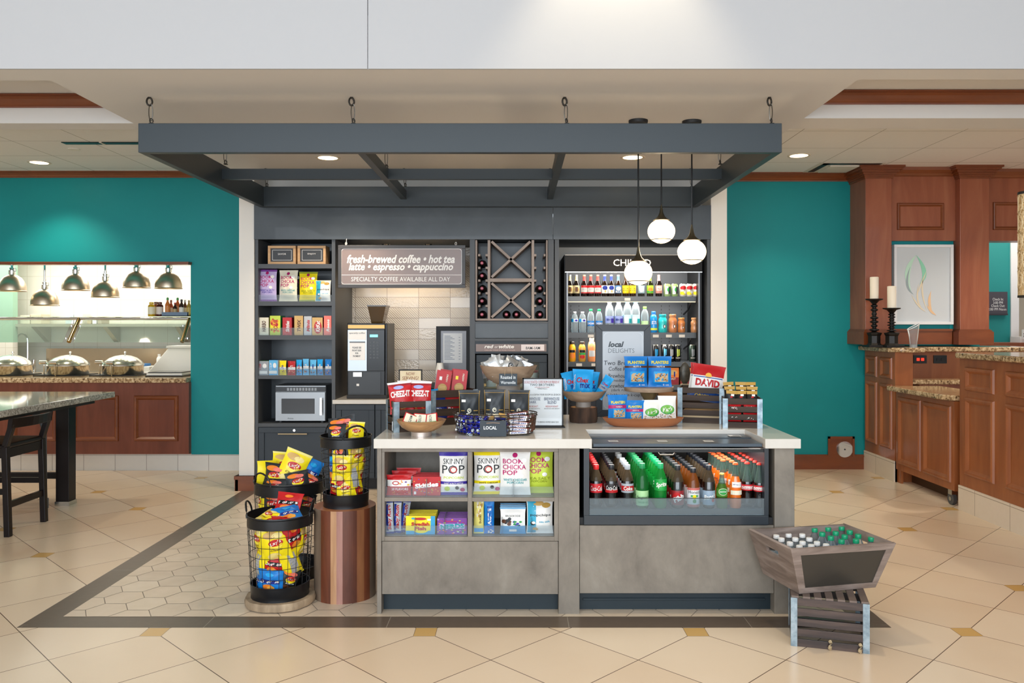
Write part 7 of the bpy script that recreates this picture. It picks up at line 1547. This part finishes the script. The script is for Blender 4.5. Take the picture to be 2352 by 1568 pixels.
for sx in (-.02, .022): m.tube([(x+sx, y-.183, fz(862, 4.68)), (x+sx*.8, y-.178, zb2+.122)], .0013, flat('#b09a7c', .7), 5)
m.tube([(x-.02*.8, y-.178, zb2+.12), (x, y-.165, zb2+.125), (x+.022*.8, y-.178, zb2+.12)], .0013, flat('#b09a7c', .7), 5)
tag(m.build('hanging_tag', loc=(x, y-.18, zb2)), 'small black chalk tag hanging from the front of the footed bowl', 'sign')
# wire basket
x, y = fx(1137, 4.45), 4.455; BW = flat('#4a4038', .45, .7); RX, RY, BH = .23, .155, .112
t = thing('wire_basket', 'low oval dark wire basket with candy and black coffee bags at the counter front', 'basket', (x, y, KT0))
def ov(f, z, n=48): return [(RX*f*cos(2*pi*k/n), RY*f*sin(2*pi*k/n), z) for k in range(n)]
m = MB(); m.tube(ov(1, BH), .0032, BW, 6, True); m.tube(ov(1.01, BH-.012), .002, BW, 6, True); m.build('rim', t, local=True)
m = MB()
for k in range(5): f = .9+.1*(k/5); m.tube(ov(f, .004+k*.021), .0016, BW, 5, True)
for k in range(40): a = 2*pi*k/40; m.tube([(RX*.9*cos(a), RY*.9*sin(a), .003), (RX*cos(a), RY*sin(a), BH)], .0014, BW, 5)
m.build('wire_mesh', t, local=True)
m = MB()
for k in range(-7, 8):
    xx = k*.028; ln = RY*.9*math.sqrt(max(0, 1-(xx/(RX*.9))**2)); m.tube([(xx, -ln, .003), (xx, ln, .003)], .0014, BW, 4)
m.build('basket_floor', t, local=True)
for i, px in enumerate((1078, 1136, 1192)):
    m = MB(); d_coffee(m, .122, .20, 150+i, .04); place(m, 'coffee_bag', 'matte black coffee bag with white swirl logo, %s of the three in the basket' % ('left', 'middle', 'right')[i], 'coffee bag', fx(px, 4.5), 4.5+.01*(i == 2), KT0+.03+(.004 if i == 1 else 0), (2, -1, -3)[i], -2, group='black coffee bags in the wire basket')
BLF = noisy('blue foil', [(.35, '#1a1f8c'), (.6, '#2c36c8'), (.75, '#6f86e8')], 30, rough=.22, metal=.5); SVF = flat('#cfd6dc', .2, .9)
rg = random.Random(5); k = 0
cand0 = None
for lay in range(4):
    for j in range(14 if lay < 3 else 10):
        a = R(175)+R(118)*j/13; q = .80-.05*(j % 2); xx = x+RX*q*cos(a)-.005; yy = y+RY*q*sin(a)+.004; zz = KT0+.02+lay*.024
        if cand0 is None:
            cand0 = thing('wrapped_candy', '', 'wrapped candy', (0, 0, 0), group='blue wrapped candies in the wire basket')
            m = MB(); m.T = TR(0, 0, 0, 0, 0, 90); m.lathe([(.001, -.02), (.009, -.015), (.013, -.004), (.013, .006), (.008, .016), (.001, .02)], BLF, seg=9, fn=lambda a, z: 1+.12*sin(3*a+z*200)); m.build('candy_body', cand0, local=True)
            for s in (-1, 1): m = MB(); m.T = TR(s*.019, 0, 0, 0, 0, 90); m.lathe([(.0025, 0), (.011, s*.013)], SVF, seg=8, cap=False, fn=lambda a, z: 1+.25*sin(4*a)); m.build('twist_end', cand0, local=True)
            o = cand0; o.location = (xx, yy, zz)
        else: o = dup(cand0, (xx, yy, zz))
        o.rotation_euler = (rg.uniform(-.6, .6), rg.uniform(-.5, .5), rg.uniform(0, 6)); o['label'] = 'blue foil wrapped candy piled in the left half of the wire basket'; k += 1
snk0 = None
for lay in range(7):
    xx = fx(1190, 4.32); zz = KT0+.018+lay*.0165; m = None
    if snk0 is None:
        snk0 = thing('candy_bar', '', 'candy bar', (0, 0, 0), group='brown candy bars stacked in the wire basket')
        m = MB(); m.T = TR(0, 0, 0, 0, 90, 0) @ Matrix.Rotation(-pi/2, 4, 'Y'); m.T = I4
        BRN = flat('#3a1d14', .25, coat=.3)
        m.box(-.058, .058, -.016, .016, -.008, .008, BRN); m.box(-.066, -.058, -.017, .017, -.003, .003, P['silver']); m.box(.058, .066, -.017, .017, -.003, .003, P['silver'])
        m.build('wrapper', snk0, local=True, bev=.004)
        m = MB(); m.box(-.045, .045, -.0168, -.016, -.0065, .0065, P['white']); m.text('SNICKERS', 0, 0, .08, .009, P['navy'], y=-.0172, bold=.03, shear=.2); m.box(-.055, .055, -.0166, -.016, .0066, .0078, P['red']); m.build('wrapper_print', snk0, local=True); o = snk0; o.location = (xx, 4.345, zz)
    else: o = dup(snk0, (xx+(.004 if lay % 2 else -.003), 4.345+.002*lay, zz))
    o.rotation_euler = (R(8*(lay == 6)), R((-2, 2, 0, 3, -2, 1, -7)[lay]), R((3, -4, 2, -2, 5, -3, 4)[lay])); o['label'] = 'brown and white candy bar stacked in the wire basket, %s from the bottom' % ORD[lay]
for i in range(5):
    m = MB(); m.box(-.05, .05, -.014, .014, -.007, .007, (P['tan'], P['cream'], P['navy'], P['cream'], P['tan'])[i]); o = m.build('candy_bar', local=True, bev=.004); o.location = (x-.05+.03*i, y-.085+.01*(i % 2), KT0+.085+.004*i); o.rotation_euler = (R(20), R(6*(i-2)), R(10*(i-2))); tag(o, ('tan', 'first cream', 'navy', 'second cream', 'second tan')[i]+' wrapped bar lying on the candy in front of the coffee bags', 'candy bar', 'loose bars on the candy')
for i in range(4):
    m = MB(); m.box(-.012, .012, -.03, .03, 0, .085, (P['brown'], P['dred'], P['grey'], P['brown'])[i]); o = m.build('candy_bar', local=True, bev=.005); o.location = (x+.185+.008*(i % 2), y-.045+.03*i, KT0+.012); o.rotation_euler = (0, R(9), R(-30+22*i)); tag(o, ('brown', 'dark red', 'grey', 'second brown')[i]+' wrapped bar standing against the right end of the wire basket', 'candy bar', 'bars at the right end of the basket')
yy = y-RY-.012; xa, xb = fx(1102, yy), fx(1163, yy); zb, ztp = fz(1002, yy), fz(966, yy)
m = MB(); m.box(xa, xb, yy-.003, yy+.003, max(zb, KT0+.002), ztp, flat('#222e38', .5)); m.text('LOCAL', fx(1126, yy), fz(982, yy), 30/FP*yy, .018, flat('#eef0f2', .5), y=yy-.0035, bold=.02)
m.tube([(xa+.035, yy-.004, ztp-.012), ((xa+xb)/2, yy-.006, ztp-.01), (xb-.035, yy-.004, ztp-.012)], .0015, flat('#b0927a', .7), 5)
tag(m.build('hanging_tag', loc=((xa+xb)/2, yy, zb)), 'small black tag reading LOCAL on the front of the wire basket', 'sign')
# ================================================================ stump, baskets of chips
STC = [noisy('stump plank %d' % i, [(.3, a), (.7, b)], 5, (2.5, 2.5, .35), rough=.5, detail=6, distort=1.2, coat=.15) for i, (a, b) in enumerate((('#552a18', '#7d4228'), ('#a67a55', '#c79c76'), ('#8f6256', '#ad8074'), ('#452013', '#693521'), ('#655446', '#82705f'), ('#74442a', '#94603c')))]
sx, sy, sr, sh_ = -.972, 4.565, .170, .503
t = thing('plank_stump', 'round stump stool of mixed reddish and pale wood planks beside the island', 'stump', (sx, sy, 0))
m = MB(); seg = 96; seq = [0, 0, 0, 0, 4, 4, 4, 3, 3, 3]
cuts = [180, 196, 216, 231, 244, 256, 268, 279, 291, 304, 318, 332, 346, 360]; cm = [4, 4, 4, 0, 0, 1, 2, 3, 3, 5, 0, 4, 4]
for k in range(seg):
    a0, a1 = 2*pi*k/seg, 2*pi*(k+1)/seg; d = math.degrees((a0+a1)/2); mt = STC[0]
    if d > 180:
        for c0, c1, ci in zip(cuts, cuts[1:], cm):
            if c0 <= d < c1: mt = STC[ci]
    else: mt = STC[int(d//25) % 6]
    m.add([(sr*cos(a0), sr*sin(a0), 0), (sr*cos(a1), sr*sin(a1), 0), (sr*cos(a1), sr*sin(a1), sh_), (sr*cos(a0), sr*sin(a0), sh_)], [(0, 1, 2, 3)], mt, True)
m.build('stump_side', t, local=True)
TOPW = noisy('stump top', [(.3, '#a0623c'), (.7, '#b87a52')], 5, (4, .6, 1), rough=.4, coat=.2)
m = MB(); m.lathe([(sr, sh_), (.001, sh_)], TOPW, seg=seg, cap=False); m.lathe([(.001, 0), (sr, 0)], STC[3], seg=seg, cap=False); m.build('stump_top', t, local=True)
BKM = flat('#1b1c1f', .32, .35)
def basket(lab, x, y, z, rt, rb, h, band=.062, bb=.075, nh=5, nv=22, hand=True, hr=25):
    t = thing('wire_bin', lab, 'basket', (x, y, z))
    def rr(zz): return rb+(rt-rb)*zz/h
    m = MB(); m.lathe([(rt-.004, h-band), (rr(h-band)+.003, h-band), (rt, h-band+.01), (rt-.001, h-.012), (rt+.006, h-.006), (rt+.004, h), (rt-.002, h)], BKM, seg=48, cap=False); m.lathe([(rr(h-band)-.001, h-band), (rt-.004, h-.001)], BKM, seg=48, cap=False); m.build('top_band', t, local=True)
    m = MB(); m.lathe([(rb-.004, 0), (rb+.004, 0), (rb+.002, bb*.25), (rb+.005, bb*.35), (rr(bb)+.002, bb-.01), (rr(bb)+.004, bb), (rr(bb)-.003, bb)], BKM, seg=48, cap=False); m.lathe([(rb-.002, .003), (.001, .003)], BKM, seg=48, cap=False); m.build('bottom_band', t, local=True)
    m = MB()
    for k in range(nh): zz = bb+(h-band-bb)*(k+.75)/(nh+.4); m.tube([(rr(zz)*cos(2*pi*i/40), rr(zz)*sin(2*pi*i/40), zz) for i in range(40)], .0016, BKM, 5, True)
    for k in range(nv): a = 2*pi*k/nv+.1; m.tube([((rr(bb)-.001)*cos(a), (rr(bb)-.001)*sin(a), bb-.004), ((rr(h-band))*cos(a), (rr(h-band))*sin(a), h-band+.004)], .0016, BKM, 5)
    m.build('wire_mesh', t, local=True)
    for s in (0, 180):
        m = MB(); pts = []
        for k in range(13):
            f = k/12*pi; aa = R(hr+s)+(.19/rt/2.6)*-cos(f); pts.append(((rt+.004)*cos(aa), (rt+.004)*sin(aa), h-.01+.075*sin(f)))
        m.tube(pts, .0052, BKM, 8); m.build('carry_handle', t, local=True)
    return t
LG_ = noisy('log slice edge', [(.3, '#7d6a55'), (.6, '#a9947a'), (.8, '#c2ad92')], 16, (1, 1, .2), rough=.8, bump=.4)
bx1, by1 = -1.297, 4.43
m = MB(); m.lathe([(.165, 0), (.183, .008), (.187, .03), (.181, .047), (.001, .047)], LG_, seg=44, fn=lambda a, z: 1+.012*sin(5*a)+.01*sin(13*a)); o = m.build('log_slice', local=True); o.location = (bx1, by1, 0)
tag(o, 'pale round log slice on the floor under the front wire basket of chips', 'log slice')
k1 = basket('tall black wire basket full of chip bags on the log slice, frontmost of the three', bx1, by1, .0475, .174, .150, .445, hr=8)
k2 = basket('wide black wire basket heaped with chip bags behind the frontmost one', -1.385, 4.93, 0, .208, .185, .580, band=.075, nh=6, hr=235)
k3 = basket('black wire basket of chip bags standing on the plank stump', sx+.005, sy, sh_+.0005, .141, .121, .392, band=.06, nh=5, nv=20, hr=125)
YEL, BLU, RED, BKB = P['yellow'], P['blue'], P['red'], P['charcoal']
SILV = flat('#c2c5c9', .35, .4)
CHN = {'y': 'yellow potato chip bag', 'b': 'blue tortilla chip bag', 'r': 'red tortilla chip bag', 'k': 'dark barbecue chip bag'}
cid = [200]
def chip(k, root, where, ang, rad, z, rz=0, rx=0, ry=0, wd=.135, hh=.165, flip=False, group=None, t_=.045):
    """bag at angle ang (deg, -90 faces the camera) and radius rad inside a basket"""
    m = MB(); cid[0] += 1; m.T = TR(0, 0, -hh/2)
    if flip:
        bag(m, wd, hh, t_, P['yellow'] if k == 'y' else (BLU if k == 'b' else RED), [], [('r', .1, 0, .42, .7, SILV), ('r', .1, .3, .34, .02, P['grey']), ('r', .1, .1, .34, .02, P['grey']), ('r', .1, -.1, .34, .02, P['grey'])], cid[0])
    elif k in 'yk': d_lays(m, wd, hh, YEL if k == 'y' else BKB, cid[0], t_)
    else: d_doritos(m, wd, hh, BLU if k == 'b' else RED, cid[0], t_)
    a = R(ang); x = root.location.x+rad*cos(a); y = root.location.y+rad*sin(a)
    return place(m, 'chip_bag', CHN[k]+' '+where, 'chip bag', x, y, root.location.z+z, ang+90+rz, rx, ry, group)
G1_ = 'chip bags in the front wire basket'
F_ = 'in the front basket, '
for a in (('y', F_+'upper left, behind the mesh', -138, .108, .315, 0, 4, 12), ('y', F_+'upper middle with red logo facing out', -84, .112, .30, 4, 3, -10, .150, .185), ('r', F_+'upper right', -38, .112, .33, 0, 4, -16, .12, .15), ('y', F_+'at the far upper right edge', -5, .115, .30, 0, 4, 0, .1, .16),
          ('y', F_+'back turned out at mid left', -142, .103, .18, 0, 3, 2, .115, .165, True), ('r', F_+'in the middle under the big yellow bag', -92, .092, .195, 0, 2, 8, .12, .13), ('y', F_+'back turned out at mid right', -42, .102, .19, 0, 3, -18, .12, .16, True),
          ('b', F_+'low in the middle with large lettering', -100, .108, .105, 2, 4, 4, .145, .125), ('k', F_+'low right', -48, .098, .10, 0, 2, 20, .12, .12), ('b', F_+'at the lower left edge', -160, .098, .09, 0, 0, 0, .09, .12), ('r', F_+'at mid far left edge', 172, .1, .2, 0, 0, 0, .1, .16), ('k', F_+'at the back', 80, .08, .26, 0, 0, 0, .14, .17)):
    chip(a[0], k1, a[1], a[2], a[3], a[4], *a[5:8], *(a[8:10] if len(a) > 8 else ()), flip=len(a) > 10, group=G1_)
for a in (('y', 'lying flat across the left of the front basket opening', -150, .07, .425, 20, -72, 4, .13, .14), ('y', 'lying at the front of the front basket opening', -105, .09, .405, 6, -68, -4, .14, .10), ('b', 'lying across the right of the front basket opening', -20, .05, .435, -40, -62, -5, .15, .14), ('r', 'lying at the front right of the front basket opening', -62, .1, .41, 0, -66, 8, .13, .1), ('r', 'rising at the back of the front basket opening', 75, .085, .475, 182, -30, 3, .16, .12)):
    chip(a[0], k1, a[1], a[2], a[3], a[4], *a[5:8], *a[8:10], group=G1_, t_=.03)
G2_ = 'chip bags heaped in the wide wire basket'
for a in (('y', 'standing tall and tilted at the top of the wide basket', -62, .08, .655, -18, -6, 24, .16, .215), ('y', 'at the far left edge of the wide basket', 195, .14, .60, -65, 0, -4, .12, .19), ('y', 'lying sideways at the back left of the wide basket', 120, .06, .645, -205, -14, 6, .20, .17),
          ('k', 'with orange chips print at the left of the wide basket', -128, .1, .605, 25, -10, 5, .165, .16), ('k', 'low at the front left of the wide basket', -112, .14, .545, 10, -25, 0, .15, .12), ('b', 'leaning at the right of the wide basket', -12, .13, .62, -62, -8, 26, .12, .17), ('k', 'at the front right of the wide basket', -55, .14, .575, -14, -20, -8, .14, .14), ('k', 'tucked at the right rim of the wide basket', -25, .15, .56, -40, -16, 30, .12, .13),
          ('y', 'behind the mesh at the far left of the wide basket', -155, .155, .45, 0, 2, 0, .09, .15), ('k', 'with red logo behind the mesh of the wide basket', -108, .155, .455, 0, 2, 2, .15, .16), ('k', 'behind the mesh at the middle of the wide basket', -76, .155, .45, 0, 2, -6, .14, .15), ('k', 'behind the mesh at the right of the wide basket', -42, .155, .44, 0, 2, 20, .14, .15),
          ('y', 'low behind the mesh at the left of the wide basket', -140, .15, .30, 0, 2, 0, .13, .15), ('r', 'low behind the mesh of the wide basket', -70, .15, .30, 0, 2, 0, .14, .15)):
    chip(a[0], k2, a[1], a[2], a[3], a[4], *a[5:8], *a[8:10], group=G2_)
G3_ = 'chip bags in the basket on the stump'
H_ = 'in the stump basket, '
for a in (('b', H_+'standing at the left behind the mesh', -140, .075, .215, 0, 2, 0, .10, .18), ('y', H_+'with logo in the upper middle', -92, .088, .215, 0, 2, 3, .115, .16), ('y', H_+'at the upper right', -40, .085, .275, 0, 2, -6, .11, .13), ('y', H_+'back turned out at the right', -52, .082, .165, 0, 2, -10, .10, .15, True),
          ('r', H_+'low at the left', -118, .075, .12, 0, 2, 8, .10, .11), ('y', H_+'low in the middle', -80, .082, .105, 0, 2, -12, .11, .11), ('r', H_+'low at the right edge', -22, .08, .12, 0, 2, 0, .08, .12), ('k', H_+'dark top under the band', -112, .085, .31, 0, 0, 85, .05, .11), ('y', H_+'at the far right edge', -8, .085, .24, 0, 2, 0, .09, .16)):
    chip(a[0], k3, a[1], a[2], a[3], a[4], *a[5:8], *(a[8:10] if len(a) > 8 else ()), flip=len(a) > 10, group=G3_, t_=.035)
for a in (('k', 'with round logo rising from the left of the stump basket', -122, .07, .405, 22, -12, -4, .11, .11), ('k', 'with orange chips print at the back left of the stump basket', 150, .05, .42, -245, -6, -6, .12, .13), ('k', 'tilted black bag at the middle of the stump basket top', 100, .02, .43, -190, -12, -14, .13, .13), ('y', 'upright at the right of the stump basket top', -30, .075, .41, -52, -6, 4, .09, .12)):
    chip(a[0], k3, a[1], a[2], a[3], a[4], *a[5:8], *a[8:10], group=G3_, t_=.03)

# ================================================================ crate and water bin at the right
ox, oy = 1.291, 3.837; v = Vector((.325, -.096, 0)); wlen = v.length; ang = math.degrees(math.atan2(v.y, v.x)); n_ = Vector((-v.y, v.x, 0)).normalized(); d_ = .30
cc = Vector((ox, oy, 0))+v/2+n_*d_/2
lc = crate('floor_crate', 'upturned dark slatted crate with galvanised corners and rope loops on the floor, carrying the water bin', cc.x, cc.y, 0, wlen, d_, .228, ang, n=5, gap=.013, post=.026, mat=CRB, top=True)
lc['label'] = 'upturned dark slatted crate with galvanised corners on the floor under the water bin'
ROPE = noisy('rope', [(.3, '#9a8464'), (.7, '#c6b28e')], 60, rough=.9, bump=.6)
for lx in (.0, .13):
    m = MB(); m.tube([(lx, -d_/2-.004, .042), (lx+.004, -d_/2-.012, .036), (lx+.002, -d_/2-.014, .022), (lx-.002, -d_/2-.012, .012), (lx+.002, -d_/2-.004, .006)], .008, ROPE, 8); m.build('rope_loop', lc, local=True)
BINW = noisy('bin wood', [(.25, '#5f514a'), (.45, '#7b6c64'), (.6, '#8f8078'), (.8, '#a69a92')], 3.5, (.8, .8, 5), rough=.55, detail=7, distort=1.2)
B0 = [Vector(p) for p in ((1.334, 3.852, .2385), (1.737, 3.948, .2385))]; u_ = (B0[1]-B0[0]).normalized(); nn = Vector((-u_.y, u_.x, 0))
T0 = [Vector((1.273, 3.790, .465)), Vector((1.817, 3.905, .465))]
Bc = [B0[0], B0[1], B0[1]+nn*.33, B0[0]+nn*.33]; Tc = [T0[0], T0[1], T0[1]+nn*.39, T0[0]+nn*.39]
cen = sum(Bc, Vector())/4
wb = thing('water_bin', 'flared grey wooden bin with chalkboard front and hand slots, filled with water bottles', 'wooden bin', (cen.x, cen.y, .2385))
def wall_(i, j, th=.014):
    a, b, c, d = Bc[i], Bc[j], Tc[j], Tc[i]; cb_ = sum(Bc, Vector())/4; ct_ = sum(Tc, Vector())/4
    def inn(p, c0, f): q = c0-p; q.z = 0; return p+q.normalized()*f
    return [a, b, inn(b, cb_, th*1.4), inn(a, cb_, th*1.4), d, c, inn(c, ct_, th*1.4), inn(d, ct_, th*1.4)]
def lerp4(q, s, t_, dz=0):   # bilinear on the outer face a,b,c,d ; s along, t up
    a, b, c, d = q; return (a*(1-s)+b*s)*(1-t_)+(d*(1-s)+c*s)*t_
# front: frame plus chalkboard ; back: plain ; ends with slot
def strip(mb, i, j, s0, s1, t0, t1, mat, o0=0, o1=.014):
    q = (Bc[i], Bc[j], Tc[j], Tc[i]); nrm = (q[1]-q[0]).cross(q[3]-q[0]).normalized(); cmid = (cen+Vector((0, 0, .1)))
    if nrm.dot(cmid-q[0]) < 0: nrm = -nrm
    P0 = [lerp4(q, s, t_)+nrm*o0 for s, t_ in ((s0, t0), (s1, t0), (s1, t1), (s0, t1))]; P1 = [p+nrm*(o1-o0) for p in P0]
    mb.add([tuple(p) for p in P0+P1], [(0, 1, 2, 3), (7, 6, 5, 4), (0, 4, 5, 1), (1, 5, 6, 2), (2, 6, 7, 3), (3, 7, 4, 0)], mat)
m = MB()
for s0, s1, t0, t1 in ((0, 1, 0, .12), (0, 1, .86, 1), (0, .085, .12, .86), (.93, 1, .12, .86)): strip(m, 0, 1, s0, s1, t0, t1, BINW, 0, .016)
m.build('front_frame', wb, bev=.001)
m = MB(); strip(m, 0, 1, .08, .935, .11, .87, flat('#38342f', .38), .004, .014); m.build('chalkboard_panel', wb)
m = MB(); strip(m, 2, 3, 0, 1, 0, 1, BINW); m.build('back_board', wb)
for i, j in ((3, 0), (1, 2)):
    m = MB()
    for b in ((0, 1, 0, .66), (0, 1, .80, 1), (0, .36, .66, .80), (.66, 1, .66, .80)): strip(m, i, j, *b, BINW)
    m.build('end_board', wb)
m = MB(); m.add([tuple(p+Vector((0, 0, .001))) for p in Bc]+[tuple(p+Vector((0, 0, .012))) for p in Bc], [(0, 3, 2, 1), (4, 5, 6, 7)], BINW); m.build('bin_floor', wb)
# bottles in the bin
WB = clear('bin water bottle', '#e6eef2', .10)
def wbot(cap, h):
    t = thing('water_bottle', '', 'water bottle', (0, 0, 0)); a = MB(); r = .031
    a.lathe([(r*.85, 0), (r, .01), (r*.95, h*.3), (r, h*.5), (r*.98, h*.64), (r*.8, h*.78), (r*.42, h*.9), (r*.4, h*.93)], WB, seg=18); a.build('bottle_body', t, local=True)
    a = MB(); a.lathe([(r*.47, h*.905), (r*.5, h*.91), (r*.5, h*.985), (r*.46, h)], flat(cap, .35), seg=20); a.build('bottle_cap', t, local=True)
    a = MB(); a.lathe([(r*1.01, h*.32), (r*1.01, h*.6)], flat('#d8e6ee', .3) if cap.startswith('#f') else flat('#3f86b4', .3), seg=18, cap=False); a.build('label', t, local=True); return t
zb_ = .2385+.0125
whites = [(423, 275), (503, 322), (613, 255), (718, 318), (825, 258), (934, 317), (634, 384), (829, 374), (1052, 378), (780, 438), (964, 425), (1193, 415)]
greens = [(1015, 170), (1133, 235), (1223, 157), (1266, 295), (1341, 222), (1430, 145), (1430, 347), (1479, 275), (1557, 206), (1654, 340), (1688, 265), (1889, 312)]
w0 = wbot('#f0f0f0', .185); w0['group'] = 'white capped bottles in the bin'; g0 = wbot('#10a070', .205); g0['group'] = 'green capped bottles in the bin'
bk = []
for lst, p0, h, nm in ((whites, w0, .185, 'white'), (greens, g0, .205, 'green')):
    for i, (cx_, cy_) in enumerate(lst):
        px, py = 1720+cx_/6.72, 1190+cy_/6.72; Z = (CZ-(zb_+h-.006))*FP/(py-CY); x = fx(px, Z)
        row = 'back' if cy_ < (270 if nm == 'white' else 215) else ('middle' if cy_ < (350 if nm == 'white' else 300) else 'front')
        bk.append((row, cx_))
        same = sorted(c[0] for c in lst if ('back' if c[1] < (270 if nm == 'white' else 215) else ('middle' if c[1] < (350 if nm == 'white' else 300) else 'front')) == row)
        lb = '%s capped clear water bottle in the wooden bin, %s rows, %s from the left' % (nm, row, ORD[same.index(cx_)])
        o = p0 if i == 0 else dup(p0, (0, 0, 0)); o.location = (x, Z, zb_+.0003); o['label'] = lb
